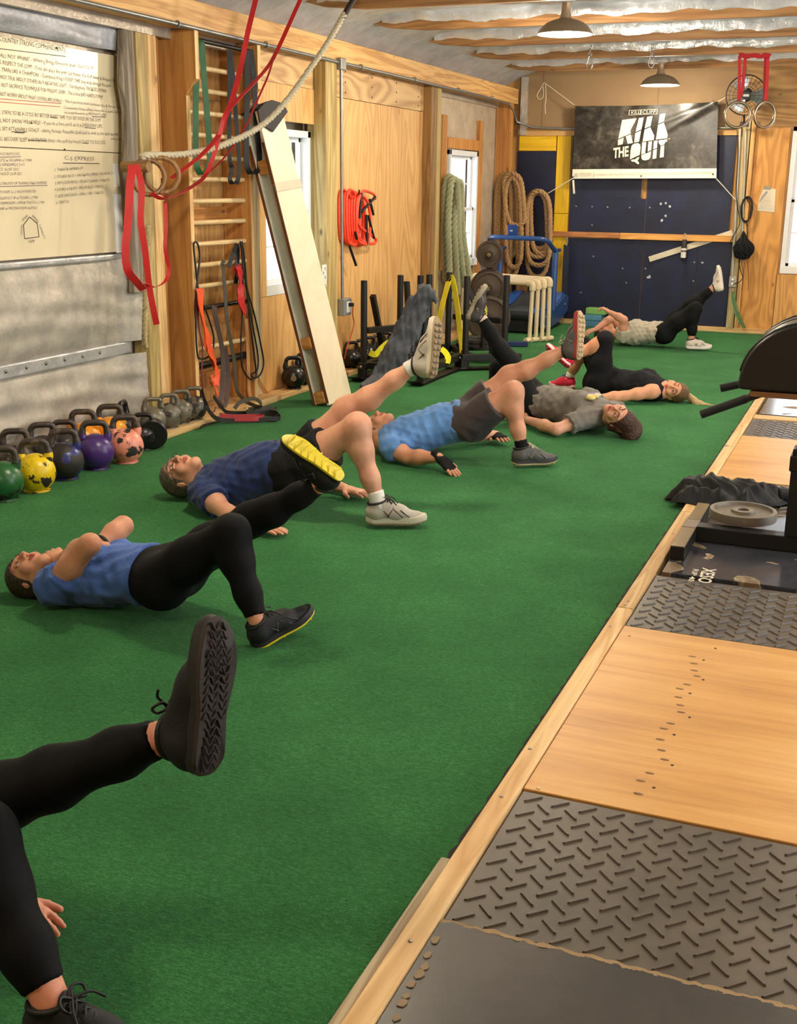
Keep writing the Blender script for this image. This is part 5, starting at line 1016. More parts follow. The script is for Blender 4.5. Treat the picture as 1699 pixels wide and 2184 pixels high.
for xa, xb, mt, nm_, dz in ((x0+.03, x0+.14, BRT, 'side_rail', .012), (x1-.14, x1-.03, BRT, 'side_rail', .012), (x0+.14, x1-.14, plain((62, 66, 70), .7, bump=.2), 'running_belt', 0)):
    m = MB(); G = np.array([[(xx_, b_, c_+dz) for xx_ in (xa, xb)] for b_, c_ in zip(yb_, zb_)]); m.grid(G, True); m.grid(G-A(0, 0, .03)); put(nm_, m, mt, tm, 50)
m = MB(); m.bb((x0+.03, 12.66, .02), (x1-.03, 12.70, .2)); put('front_cover', m, plain((16, 16, 18), .5), tm, bevel=.006); m = MB(); m.cyl((x0+.03, 12.69, .19), (x1-.03, 12.69, .19), .055, 20); put('roller', m, plain((24, 24, 26), .5), tm, 40)
m = MB(); m.bb((x0+.06, 12.75, .0), (x1-.06, 13.75, .03)); put('base_frame', m, plain((16, 16, 18), .5), tm)
tops = []
for s_, bx_, tx_ in ((-1, (1062, 640), (1075, 530)), (1, (1170, 662), (1189, 535))):
    a = bw(*bx_, 13.2); b = bw(*tx_, 13.2); a[0] = x0+.015 if s_ < 0 else x1-.015; b[0] = a[0]; a[2] = .22; m = MB(); m.tube([a, b+A(0, .02, 0)], .035, 14); put('upright', m, BLU, tm, 40); tops.append(b)
    m = MB(); m.tube([b+A(0, -.02, 0), b+A(0, .20, .0)], .02, 12); put('grab_handle', m, BLD, tm, 40)
l, r_ = tops; m = MB(); m.tube(smooth_path([l+A(0, .02, -.01), l+A(0, -.15, .05), l+A(.0, -.33, .115), l+A(.04, -.42, .14), l+A(.12, -.44, .145), lerp(l, r_, .5)+A(0, -.44, .145), r_+A(-.12, -.44, .145), r_+A(-.04, -.42, .14), r_+A(0, -.33, .115), r_+A(0, -.15, .05), r_+A(0, .02, -.01)], 6), .026, 14); put('handrail', m, BLU, tm, True)
c = lerp(l, r_, .42)+A(0, -.45, .145); m = MB(); m.box(c+A(0, .02, .07), (.11, .03, .14), Matrix.Rotation(.25, 3, 'X')); cn = put('console', m, BLD, tm, bevel=.006); m = MB(); m.box(c+A(-.01, .0, .075), (.03, .004, .012), Matrix.Rotation(.25, 3, 'X')); put('console_badge', m, plain((200, 190, 150), .5), cn)
# ------------------------------------------------------------------ pvc hurdles nested together
PV = plain((222, 202, 162), .38, var=.05)
pr_ = A(-3.26, 12.06, 0); plft = A(-4.14, 12.40, 0); d_ = nrm(plft-pr_); pn = A(-d_[1], d_[0], 0)
for k in range(4):
    off = pn*(.069*k-.10)+A(0, 0, -.012*k)+d_*.022*k; r = thing('pvc_hurdle', ('cream PVC pipe hurdle at the front of the nested set', 'cream PVC pipe hurdle second from the front of the nested set', 'cream PVC pipe hurdle third from the front of the nested set', 'cream PVC pipe hurdle at the back of the nested set')[k], 'hurdle', pr_+off*A(1, 1, 0), 'nested PVC hurdles')
    t1 = pr_+off+A(0, 0, .64); t2 = plft+off+A(0, 0, .64); m = MB(); m.cyl(t1+d_*.04, t2-d_*.04, .024 if k else .03, 14); put('top_pipe', m, PV, r, 40)
    for q, b in ((t1, 1), (t2, -1)):
        m = MB(); m.tube(smooth_path([q+d_*b*.06, q+d_*b*.015, q-A(0, 0, .02), q-A(0, 0, .07)], 5), .033, 14); put('elbow', m, PV, r, True)
        m = MB(); m.cyl(q-A(0, 0, .05), A(q[0], q[1], .03)+pn*.012*(k-1.5), .022, 12); put('leg', m, PV, r, 40)
        m = MB(); c = A(q[0], q[1], .028)+pn*.012*(k-1.5); m.cyl(c-pn*.07*(1 if k < 2 else .4), c+pn*.07*(1 if k > 1 else .4), .026, 12); put('foot', m, PV, r, 40)
# ------------------------------------------------------------------ weight tree
IRON = plain((66, 54, 42), .55, .3, var=.25, vs=14, bump=.25); wt = thing('weight_tree', 'navy steel weight tree with plates on its pegs', 'weight tree', (-3.66, 11.45, 0)); NB = plain((34, 50, 92), .4, .2)
m = MB(); m.bb((-3.69, 11.43, .03), (-3.63, 11.49, 1.08)); put('post', m, NB, wt, bevel=.004); m = MB(); m.bar((-3.66, 11.2, .03), (-3.66, 11.75, .03), .06, .05); m.bar((-3.72, 11.47, .03), (-3.28, 11.62, .03), .06, .05); put('base', m, NB, wt, bevel=.004)
pax = nrm(A(.25, -1, 0)); 
for q, (z_, sgn) in enumerate(((.93, 1), (.60, 1), (.30, 1), (.62, -1))):
    m = MB(); m.cyl(A(-3.66, 11.46, z_), A(-3.66, 11.46, z_)+pax*.24*sgn, .022, 12); put('peg', m, plain((120, 104, 80), .4, .6), wt, 40)
def plate(c, ax, R_, th, label, letters='', group='plates on the weight tree', mt=IRON):
    r = thing('weight_plate', label, 'weight plate', A(c[0], c[1], c[2]-R_) if abs(ax[2]) < .5 else c, group); m = MB()
    m.lathe([(.025, 0), (R_*.93, 0), (R_, th*.15), (R_, th*.85), (R_*.96, th), (R_*.84, th), (R_*.81, th*.7), (R_*.45, th*.65), (R_*.32, th), (.028, th), (.025, th*.9), (.025, 0)], c, ax, 40); bd = put('disc', m, mt, r, 40)
    if letters:
        m = MB(); x2 = nrm(np.cross(A(0, 0, 1), ax)) if abs(ax[2]) < .9 else A(1, 0, 0); y2 = np.cross(ax, x2)
        for k, ch in enumerate(letters):
            a = math.pi/2+.9-1.8*k/(len(letters)-1); rad = x2*math.cos(a)+y2*math.sin(a); put_text(m, ch, c+ax*(th*.72)+rad*R_*.56, x2*math.sin(a)-y2*math.cos(a), rad, R_*.22)
        put('cast_lettering', m, plain((104, 88, 66), .5, .3), bd)
    return r
P0 = A(-3.66, 11.46, 0)
for z_, specs in ((.93, ((.06, .13, .03, 'small iron plate innermost on the top peg'), (.095, .125, .028, 'small iron plate second on the top peg'), (.13, .125, .03, 'small iron plate third on the top peg'), (.165, .13, .03, 'small iron plate outermost on the top peg'))), (.60, ((.05, .185, .03, 'larger iron plate inner on the middle peg'), (.10, .165, .03, 'iron plate with cast lettering outer on the middle peg'))), (.30, ((.05, .225, .045, 'big dark iron plate inner on the lowest peg'), (.10, .225, .045, 'big dark iron plate outer on the lowest peg')))):
    for t, R_, th, lab in specs: plate(P0+A(0, 0, z_)+pax*t, pax, R_, th, lab, 'IRONGRIP' if 'lettering' in lab else '')
# ------------------------------------------------------------------ push sleds
SL = plain((28, 27, 26), .5, .3, var=.3, vs=16, bump=.15)
def sled(o, w_, l_, Wd, Ln, label, heights, near_extra=.12):
    o = np.array(o, float); w_ = nrm(w_); l_ = nrm(l_); r = thing('push_sled', label, 'push sled', o+w_*Wd/2+l_*Ln/2, 'push sleds'); q = lambda a, b, c: o+w_*a+l_*b+A(0, 0, c)
    for a in (0, Wd):
        m = MB(); G = np.array([[q(a+sx, b, z) for sx in (-.06, .06)] for b, z in ((-.2, .03), (-.12, .006), (0, .012), (Ln, .012), (Ln+.08, .03))]); m.grid(G, True); m.grid(G+A(0, 0, .012)); put('skid', m, plain((70, 66, 58), .4, .6), r, 50)
        m = MB(); m.bar(q(a, -.05, .11), q(a, Ln, .11), .06, .06); put('rail', m, SL, r, bevel=.004)
        for b in (-.03, Ln-.05):
            m = MB(); m.bar(q(a, b, .008), q(a, b, .10), .06, .06, l_); put('foot_block', m, SL, r, bevel=.004)
            m = MB(); c = q(a, b-.03, .11); m.lathe([(.001, 0), (.013, 0), (.011, .008), (.001, .009)], c, -l_, 8); put('bolt', m, plain((190, 180, 160), .3, .8), r, True)
    for b in (.05, Ln-.05):
        m = MB(); m.bar(q(0, b, .11), q(Wd, b, .11), .055, .055); put('crossbar', m, SL, r, bevel=.004)
    m = MB(); m.bar(q(0, .06, .40), q(Wd*.6, Ln*.8, .40), .05, .05); put('brace', m, SL, r, bevel=.004); m = MB(); m.bar(q(.0, .18, .68), q(.0, .45, .12), .045, .045, w_); put('brace', m, SL, r, bevel=.004)
    for (a, b, h, lean) in heights:
        m = MB(); m.cyl(q(a, b, .02), q(a, b+lean, h), .028, 14); u = put('upright', m, SL, r, 40); m = MB(); m.lathe([(.028, 0), (.026, .006), (.001, .007)], q(a, b+lean, h), (0, 0, 1), 14); put('end_cap', m, plain((16, 16, 16), .5), u, True)
    m = MB(); m.lathe([(.09, 0), (.09, .01), (.026, .012), (.025, .3), (.001, .3)], q(Wd/2, Ln*.5, .14), seg=16); put('load_post', m, SL, r, 40)
    return r
sled((-3.95, 8.98, 0), (1, 0, 0), (0, 1, 0), .53, .95, 'black push sled draped with grey sweatpants', [(0, 0, .81, 0), (.53, .02, .80, 0), (-.02, .85, .80, 0), (.10, .80, .76, -.10), (.15, .90, .80, 0), (.22, .94, .81, 0)])
sled((-3.72, 10.40, 0), (.57, -.82, 0), (.82, .57, 0), .68, .50, 'black push sled with a yellow strap over its post', [(.02, 0, .80, 0), (.62, 0, .81, 0), (.66, .35, .82, 0)])
for k, (c, R_, lab) in enumerate(((A(-3.44, 10.46, .141), .20, 'dark plate lying flat at the bottom of the sled stack'), (A(-3.43, 10.45, .176), .19, 'dark spoked plate lying flat on top of the sled stack'))): plate(c, A(0, 0, 1), R_, .034, lab, '', 'plates lying on the sled', plain((44, 42, 40), .5, .3, bump=.15))
m = MB(); c = gz(838, 770, .13); m.lathe([(.001, 0)]+[(.075+.006*(k % 2), .012*k) for k in range(14)]+[(.001, .16)], A(-3.68, 9.25, .14), seg=24); put('ribbed_bucket', m, plain((32, 32, 34), .5), None, 50, 0, 'ribbed black bucket standing on the near sled', 'bucket')
YLW = fabric((228, 222, 46), .1, 12, .2)
def ystrap(P, wd, side, lab):
    m = MB(); m.ribbon(smooth_path(P, 8), side, wd, .005); return put('yellow_strap', m, YLW, None, 40, 0, lab, 'strap', 'yellow straps on the sleds')
tp = A(-3.71, 10.41, .815); 
ystrap([bw(935, 690, 10.29), bw(943, 650, 10.30), bw(953, 612, 10.33), bw(959, 595, 10.36), bw(966, 603, 10.33), bw(974, 650, 10.28), bw(980, 700, 10.22), bw(986, 742, 10.10), bw(985, 770, 10.0)], .078, A(.8, -.6, 0), 'bright yellow strap hung over the post of the far sled')
ystrap([bw(788, 752, 9.15), bw(800, 756, 9.14), (bw(812, 744, 9.2)), bw(828, 731, 9.25), bw(846, 727, 9.3), bw(850, 735, 9.32)], .05, A(0, .4, 1), 'bright yellow strap end folded across the near sled'); ystrap([bw(940, 744, 9.5), bw(948, 750, 9.5), bw(955, 762, 9.48), bw(953, 775, 9.45)], .05, A(.5, .5, .5), 'small yellow strap loop behind the raised shoe')
# ------------------------------------------------------------------ organic shapes: smooth-blended distance fields
class SDF:
    def __init__(s): s.p = []
    def cap(s, a, b, ra, rb=None, k=.03, flat=None, clip=None):
        s.p.append(('c', np.array(a, float), np.array(b, float), ra, ra if rb is None else rb, k, flat, clip)); return s
    def ell(s, c, R, rad, k=.03, sub=False, clip=None):
        s.p.append(('s' if sub else 'e', np.array(c, float), np.array(R, float), np.array(rad, float), k, clip)); return s
    def mesh(s, res, clips=(), wrinkle=None, pad=.03):
        lo = np.full(3, 1e9); hi = np.full(3, -1e9)
        for p in s.p:
            if p[0] == 'c':
                r = max(p[3], p[4])
                for q in (p[1], p[2]): lo = np.minimum(lo, q-r); hi = np.maximum(hi, q+r)
            elif p[0] == 'e':
                r = p[3].max(); lo = np.minimum(lo, p[1]-r); hi = np.maximum(hi, p[1]+r)
        lo -= pad; hi += pad; n = np.ceil((hi-lo)/res).astype(int)+1
        ax = [(lo[i]+np.arange(n[i])*res).astype(np.float32) for i in range(3)]
        D = np.full(n, 9.0, np.float32)
        for p in s.p:
            if p[0] == 'c':
                k = p[5]; r = max(p[3], p[4])+k+2*res; a0 = np.minimum(p[1], p[2])-r; a1 = np.maximum(p[1], p[2])+r
            else:
                k = p[4]; r = p[3].max()+k+2*res; a0 = p[1]-r; a1 = p[1]+r
            i0 = np.clip(((a0-lo)/res).astype(int), 0, n-1); i1 = np.clip(((a1-lo)/res).astype(int)+2, 1, n)
            X, Y, Z = np.meshgrid(*[ax[i][i0[i]:i1[i]] for i in range(3)], indexing='ij')
            sl = tuple(slice(i0[i], i1[i]) for i in range(3))
            if p[0] == 'c':
                a, b = p[1], p[2]; fl = p[6]; V = [X-a[0], Y-a[1], Z-a[2]]; ba = b-a; L2 = max(ba@ba, 1e-9)
                t = np.clip((V[0]*ba[0]+V[1]*ba[1]+V[2]*ba[2])/L2, 0, 1)
                W = [V[i]-t*ba[i] for i in range(3)]; rr = p[3]+(p[4]-p[3])*t
                if fl is not None:
                    nn, f = fl; dn = W[0]*nn[0]+W[1]*nn[1]+W[2]*nn[2]; W = [W[i]+dn*(f-1)*nn[i] for i in range(3)]
                d = np.sqrt(W[0]**2+W[1]**2+W[2]**2)-rr
                if p[7] is not None:
                    cp, cn = p[7]; d = np.maximum(d, (X-cp[0])*cn[0]+(Y-cp[1])*cn[1]+(Z-cp[2])*cn[2])
            else:
                c, R, rad = p[1], p[2], p[3]; V = [X-c[0], Y-c[1], Z-c[2]]; Q = [(V[0]*R[i][0]+V[1]*R[i][1]+V[2]*R[i][2])/rad[i] for i in range(3)]
                k0 = np.sqrt(Q[0]**2+Q[1]**2+Q[2]**2)+1e-6; k1 = np.sqrt((Q[0]/rad[0])**2+(Q[1]/rad[1])**2+(Q[2]/rad[2])**2)+1e-6; d = k0*(k0-1)/k1
                if p[5] is not None:
                    cp, cn = p[5]; d = np.maximum(d, (X-cp[0])*cn[0]+(Y-cp[1])*cn[1]+(Z-cp[2])*cn[2])
            o = D[sl]
            if p[0] == 's':
                h = np.clip(.5-.5*(o+d)/k, 0, 1); D[sl] = o*(1-h)-d*h+k*h*(1-h)
            else:
                h = np.clip(.5+.5*(o-d)/k, 0, 1); D[sl] = o*(1-h)+d*h-k*h*(1-h)
        X, Y, Z = np.meshgrid(*ax, indexing='ij')
        if wrinkle:
            amp, freq, seed = wrinkle[:3]; rg = np.random.default_rng(seed); M = np.abs(D) < .06; x, y, z = X[M], Y[M], Z[M]; w = np.zeros_like(x)
            dirs = wrinkle[3] if len(wrinkle) > 3 else None
            for i in range(6):
                v = rg.normal(size=3)
                if dirs is not None: v = v-nrm(dirs)*(v@nrm(dirs))*.75
                v = nrm(v)*freq*(.6+.9*rg.random()); w += np.abs(np.sin(x*v[0]+y*v[1]+z*v[2]+rg.random()*6+1.5*np.sin(x*freq*.3+y*freq*.23+z*freq*.27+i)))-.6
            D[M] += (amp*w/3).astype(np.float32)
        for cp, cn in clips: D = np.maximum(D, ((X-cp[0])*cn[0]+(Y-cp[1])*cn[1]+(Z-cp[2])*cn[2]).astype(np.float32))
        D[0] = D[-1] = 1; D[:, 0] = D[:, -1] = 1; D[:, :, 0] = D[:, :, -1] = 1
        I = D < 0; cs = [(a, b, c) for a in (0, 1) for b in (0, 1) for c in (0, 1)]
        cnt = sum(I[a:n[0]-1+a, b:n[1]-1+b, c:n[2]-1+c].astype(np.int8) for a, b, c in cs); act = np.argwhere((cnt > 0) & (cnt < 8))
        val = np.stack([D[act[:, 0]+a, act[:, 1]+b, act[:, 2]+c] for a, b, c in cs], 1); S = np.zeros((len(act), 3)); N = np.zeros(len(act))
        for u in range(8):
            for v in range(u+1, 8):
                dd = [abs(cs[u][i]-cs[v][i]) for i in range(3)]
                if sum(dd) != 1: continue
                m = (val[:, u] < 0) != (val[:, v] < 0); t = val[m, u]/(val[m, u]-val[m, v]); S[m] += np.array(cs[u])+t[:, None]*(np.array(cs[v])-np.array(cs[u])); N[m] += 1
        V = lo+(act+S/N[:, None])*res; idx = np.full(n, -1, np.int64); idx[act[:, 0], act[:, 1], act[:, 2]] = np.arange(len(act)); Fc = []
        for a in range(3):
            b, c = (a+1) % 3, (a+2) % 3; s0 = [slice(None)]*3; s1 = [slice(None)]*3; s0[a] = slice(0, -1); s1[a] = slice(1, None)
            A0, A1 = I[tuple(s0)], I[tuple(s1)]
            for flip, E in ((False, np.argwhere(A0 & ~A1)), (True, np.argwhere(~A0 & A1))):
                if not len(E): continue
                q = []
                for db, dc in ((-1, -1), (0, -1), (0, 0), (-1, 0)):
                    e = E.copy(); e[:, b] += db; e[:, c] += dc; q.append(idx[e[:, 0], e[:, 1], e[:, 2]])
                q = np.stack(q[::-1] if flip else q, 1); Fc.append(q[(q >= 0).all(1)])
        Fc = np.concatenate(Fc); return V, Fc
def join(parts):
    V = []; Fc = []; o = 0
    for v, f in parts: V.append(v); Fc.append(f+o); o += len(v)
    return np.concatenate(V), np.concatenate(Fc)
def putm(name, VF, m, parent=None, label=None, cat=None, group=None, kind=None):
    V, Fc = VF; off = OFF[parent] if parent is not None else A((V[:, 0].min()+V[:, 0].max())/2, (V[:, 1].min()+V[:, 1].max())/2, V[:, 2].min())
    me = bpy.data.meshes.new(name); me.vertices.add(len(V)); me.vertices.foreach_set('co', (V-off).astype(np.float32).ravel()); me.loops.add(4*len(Fc)); me.loops.foreach_set('vertex_index', Fc.astype(np.int32).ravel())
    me.polygons.add(len(Fc)); me.polygons.foreach_set('loop_start', np.arange(len(Fc), dtype=np.int32)*4); me.polygons.foreach_set('use_smooth', np.ones(len(Fc), bool)); me.update(calc_edges=True); me.validate()
    me.materials.append(m); o = bpy.data.objects.new(name, me); COL.objects.link(o); OFF[o] = off
    if parent is not None: o.parent = parent
    else: o.location = off
    return tag(o, label, cat, group, kind)
def frame(up, fwd):
    u = nrm(up); f = nrm(np.array(fwd)-u*(np.array(fwd)@u)); return u, f, np.cross(f, u)
def camv(r, u, t): return nrm(CR*r+CU*u-CF*t)
# ------------------------------------------------------------------ people
def hand_sdf(w, d, pn, thumb, s=1.0, curl=.25, spread=.07, stop=1.0, infl=0.0):
    d = nrm(d); pn = nrm(np.array(pn)-d*(np.array(pn)@d)); sd = np.cross(pn, d); sd = sd*(1 if sd@np.array(thumb) > 0 else -1); S = SDF()
    kn = w+d*.085*s; S.cap(w-d*.03*s, w+d*.02*s, .024*s+infl, .027*s+infl, .012, (pn, 1.35)); S.cap(w+d*.025*s+sd*.012*s, kn+sd*.022*s, .022*s+infl, .017*s+infl, .012, (pn, 1.3)); S.cap(w+d*.025*s-sd*.01*s, kn-sd*.024*s, .02*s+infl, .015*s+infl, .012, (pn, 1.3)); S.cap(w+d*.03*s, kn, .026*s+infl, .02*s+infl, .012, (pn, 1.5))
    if stop > 0:
        for i, (o, L) in enumerate(((.030, .066), (.0105, .075), (-.0095, .070), (-.029, .055))):
            p = kn+sd*o*s*1.02-d*abs(o)*.25*s; a = curl*.5; f = nrm(d+sd*spread*(1.2-i*.8)*.9)
            for j, (q, r) in enumerate(((.45, .0092), (.32, .0083), (.23, .0072))):
                if j > 0 and stop < 1: break
                e = p+(f*math.cos(a)+pn*math.sin(a))*L*q*s*(stop if j == 0 and stop < 1 else 1); S.cap(p, e, r*s+infl, r*s*.92+infl, .004); p = e; a += curl
        p = w+d*.022*s+sd*.024*s; f = nrm(d*.72+sd*.7+pn*.18); e = p+f*.042*s; S.cap(p, e, .0135*s+infl, .0105*s+infl, .008)
        if stop >= 1: e2 = e+nrm(d*.9+sd*.4+pn*.15)*.032*s; S.cap(e, e2, .0102*s, .0085*s, .004)
    return S
def head_build(root, c, crown, fwd, s, sk, hair, hair_mat, neck, style, lips=(176, 96, 84), res=.0045):
    u, f, sd = frame(crown, fwd); R = np.stack([sd, u, f]); P = lambda a, b, d: c+(sd*a+u*b+f*d)*s
    H_ = SDF(); H_.ell(P(0, .022, -.012), R, A(.073, .086, .092)*s, .02); H_.ell(P(0, -.045, .022), R, A(.055, .072, .064)*s, .03); H_.ell(P(0, -.098, .062), R, A(.024, .020, .022)*s, .02)
    for q in (-1, 1):
        H_.cap(P(q*.012, -.098, .058), P(q*.048, -.060, .0), .017*s, .018*s, .02); H_.ell(P(q*.036, -.030, .062), R, A(.026, .026, .022)*s, .02); H_.cap(P(q*.012, .030, .081), P(q*.045, .030, .066), .011*s, .010*s, .012); H_.ell(P(q*.031, .007, .098), R, A(.017, .012, .016)*s, .008, sub=True)
        H_.ell(P(q*.0115, -.027, .094), R, A(.0085, .0075, .009)*s, .006); H_.ell(P(q*.074, -.004, -.006), R, A(.008, .031, .018)*s, .008)
    H_.cap(P(0, .015, .086), P(0, -.020, .107), .0075*s, .0115*s, .008); H_.ell(P(0, -.058, .080), R, A(.024, .014, .014)*s, .012); H_.cap(P(0, -.055, -.02), neck, .052*s, .056*s, .03)
    hv = H_.mesh(res*s)
    for q in (-1, 1):
        e = P(q*.031, .0065, .0775); m = MB(); m.lathe([(.001, -.0115)]+[(.0115*math.cos(a), .0115*math.sin(a)) for a in np.linspace(-1.4, 1.4, 9)]+[(.001, .0115)], e, f, 14); m.v = [tuple(np.array(e)+(np.array(v)-e)*s) for v in m.v]; eo = put('eye', m, plain((176, 164, 156), .3, var=.02), root, True)
        m = MB(); m.lathe([(.0001, .0116), (.0060, .0110), (.0062, .0095)], e, f, 12); m.v = [tuple(np.array(e)+(np.array(v)-e)*s*1.01) for v in m.v]; put('iris', m, plain((46, 32, 24), .2), eo, True)
        L = SDF(); L.cap(P(q*.019, .0135, .0865), P(q*.044, .0125, .076), .0066*s, .006*s, .004); L.cap(P(q*.019, -.002, .0855), P(q*.043, -.002, .0755), .0052*s, .005*s, .004); putm('eyelid', L.mesh(.0022), sk, eo)
        B = SDF(); B.cap(P(q*.014, .034, .0925), P(q*.034, .040, .0855), .0042*s, .0038*s, .004); B.cap(P(q*.034, .040, .0855), P(q*.051, .034, .070), .0038*s, .0022*s, .004); putm('eyebrow', B.mesh(.0022), hair_mat, root)
    L = SDF(); L.cap(P(-.021, -.055, .085), P(0, -.0515, .0955), .0042*s, .0056*s, .004); L.cap(P(.021, -.055, .085), P(0, -.0515, .0955), .0042*s, .0056*s, .004); L.cap(P(-.019, -.0605, .085), P(0, -.064, .0935), .0042*s, .0066*s, .004); L.cap(P(.019, -.0605, .085), P(0, -.064, .0935), .0042*s, .0066*s, .004); putm('lips', L.mesh(.0024), skin(lips), root)
    if style:
        G = SDF(); cl = [(P(0, .052, .062), nrm(f*.82-u*.57))]; G.ell(P(0, .026, -.016), R, A(.083, .094, .101)*s, .02, clip=(P(0, .045, .055), nrm(f*.86-u*.5)))
        for q in (-1, 1): G.ell(P(q*.060, -.01, -.035), R, A(.022, .06, .042)*s, .02)
        G.ell(P(0, -.03, -.062), R, A(.06, .06, .04)*s, .02)
        if style == 'short': pass
        elif style == 'pony': G.cap(P(0, .085, -.075), P(0, .12, -.095), .026*s, .028*s, .015)
        elif style == 'loose':
            for q in (-1, 1): G.cap(P(q*.072, .03, -.02), P(q*.078, -.05, -.045), .022*s, .016*s, .02)
            G.ell(P(0, .075, -.075), R, A(.080, .060, .055)*s, .04); G.ell(P(-.02, .10, -.095), R, A(.07, .05, .035)*s, .04)
        putm('hair', G.mesh(.0055, wrinkle=(.004, 130, 3)), hair_mat, root)
    return hv, P
def shoe(root, ank, t, up, L, upper, midsole, outsole, lace, accent=None, tread='bars', collar=None, tongue=None, wide=1.0):
    t = nrm(t); up = nrm(np.array(up)-t*(np.array(up)@t)); sd = np.cross(up, t); k = L/.285; o = ank-t*.058*k-up*.098*k; Q = lambda x, y, z: o+(t*x+sd*y*wide+up*z)*k; R = np.stack([t, sd, up])
    S = SDF(); S.ell(Q(.045, 0, .05), R, A(.045, .036*wide, .042)*k, .02); S.cap(Q(.06, 0, .052), Q(.15, .003, .045), .038*k*wide, .040*k*wide, .02, (up, 1.0)); S.cap(Q(.15, .003, .040), Q(.235, .004, .030), .040*k*wide, .034*k*wide, .02, (up, 1.25)); S.cap(Q(.045, 0, .06), Q(.055, 0, .098), .038*k, .037*k, .02, clip=(Q(.05, 0, .104), up)); S.cap(Q(.10, 0, .078), Q(.165, 0, .056), .030*k, .026*k, .03)
    S.cap(Q(.085, 0, .085), Q(.082, 0, .112), .020*k, .018*k, .012, (t, 2.2))
    sh = putm('shoe', S.mesh(.005, clips=[(Q(0, 0, .022), -up)]), upper, root)
    out = []; n = 36
    ctrl = [(.0, .0), (.004, .022), (.025, .034), (.06, .034), (.11, .031), (.16, .040), (.205, .045), (.245, .040), (.272, .026), (.285, .004), (.278, -.018), (.255, -.033), (.215, -.042), (.17, -.041), (.12, -.034), (.07, -.034), (.028, -.033), (.005, -.02)]
    out = smooth_path([A(a, b, 0) for a, b in ctrl], 3, True); rock = lambda x: max(0, x-.2)**1.5*.55+max(0, .03-x)*.25
    def layer(z0, z1, sc0, sc1, name, mt, par):
        m = MB(); V = []; nn = len(out); c = A(.14, 0, 0)
        for z, sc in ((z0, sc0), ((z0+z1)/2, max(sc0, sc1)*1.01), (z1, sc1)): V += [Q(*(c+(p-c)*sc+A(0, 0, z+rock(p[0])))) for p in out]
        V += [Q(.14, 0, z0), Q(.14, 0, z1)]; Fc = [(r*nn+i, r*nn+(i+1) % nn, (r+1)*nn+(i+1) % nn, (r+1)*nn+i) for r in range(2) for i in range(nn)]
        Fc += [((i+1) % nn, i, 3*nn) for i in range(nn)]+[(2*nn+i, 2*nn+(i+1) % nn, 3*nn+1) for i in range(nn)]; m.add(V, Fc); return put(name, m, mt, par, 50)
    layer(.008, .034, .985, .95, 'midsole', midsole, sh); os_ = layer(.0, .009, .95, .985, 'outsole', outsole, sh)
    m = MB()
    if tread == 'bars':
        for i in range(9):
            x = .025+i*.028; w = .028 if x < .12 else .036
            for y in (-w*.5, w*.5): m.box(Q(x, y, -.001+rock(x)), A(.016, w*.8, .005)*k, np.stack([t, sd, up], 1))
    elif tread == 'wave':
        for i in range(17):
            x = .02+i*.0155; w = (.020 if x < .11 else .028)*(1 if .04 < x < .235 else .75); m.tube([Q(x+.008*math.sin(y*260), y, -.0005+rock(x)) for y in np.linspace(-w, w, 13)], .0021*k, 5)
    else:
        for i in range(8):
            x = .03+i*.031; w = .03 if x < .12 else .037; m.tube([Q(x, -w, -.0005+rock(x)), Q(x+.012, 0, -.0005+rock(x)), Q(x, w, -.0005+rock(x))], .0026*k, 5)
    if m.n: put('tread', m, outsole if tread != 'wave' else outsole, sh, True)
    m = MB()
    for i in range(5):
        x0 = .098+i*.019; z0 = .118-i*.0105; x1 = x0+.019; z1 = z0-.0105
        m.tube(smooth_path([Q(x0, -.021, z0-.012), Q((x0+x1)/2, 0, (z0+z1)/2+.003), Q(x1, .021, z1-.012)], 4), .0032*k, 5); m.tube(smooth_path([Q(x0, .021, z0-.012), Q((x0+x1)/2, 0, (z0+z1)/2+.004), Q(x1, -.021, z1-.012)], 4), .0032*k, 5)
    for q in (-1, 1): m.tube(smooth_path([Q(.10, 0, .118), Q(.088, q*.018, .130), Q(.10, q*.036, .124), Q(.112, q*.026, .110), Q(.10, q*.008, .118)], 5), .003*k, 5); m.tube(smooth_path([Q(.10, 0, .118), Q(.12, q*.03, .118), Q(.14, q*.048, .098)], 5), .0028*k, 5)
    put('laces', m, lace, sh, True)
    if accent is not None:
        for q in (-1, 1):
            m = MB(); 
            for a, b in (((.10, .10), (.17, .038)), ((.13, .085), (.10, .040)), ((.16, .072), (.20, .038)), ((.065, .085), (.11, .04))):
                P_ = [];
                for tt in np.linspace(0, 1, 7):
                    x = a[0]+(b[0]-a[0])*tt; z = a[1]+(b[1]-a[1])*tt; wy = (.0405 if x < .19 else .038)*math.sqrt(max(.05, 1-((z-.045)/.052)**2)); P_.append(Q(x, q*(wy+.0008), z))
                m.tube(P_, .0024*k, 5)
            put('side_stripe', m, accent, sh, True)
    if collar is not None: m = MB(); m.tube([Q(.052+.040*math.cos(a), .036*math.sin(a), .102+.008*math.cos(a)) for a in np.linspace(0, 6.283, 25)[:-1]], .0065*k, 6, True); put('collar', m, collar, sh, True)
    return sh
def solve(sp):
    J = {}
    for k, v in sp.items():
        m = v[2]
        if m == 'z': J[k] = on(v[0], v[1], 2, v[3])
        elif m == 'y': J[k] = on(v[0], v[1], 1, v[3])
        elif m == 'P': J[k] = A(*v[3])
    return J
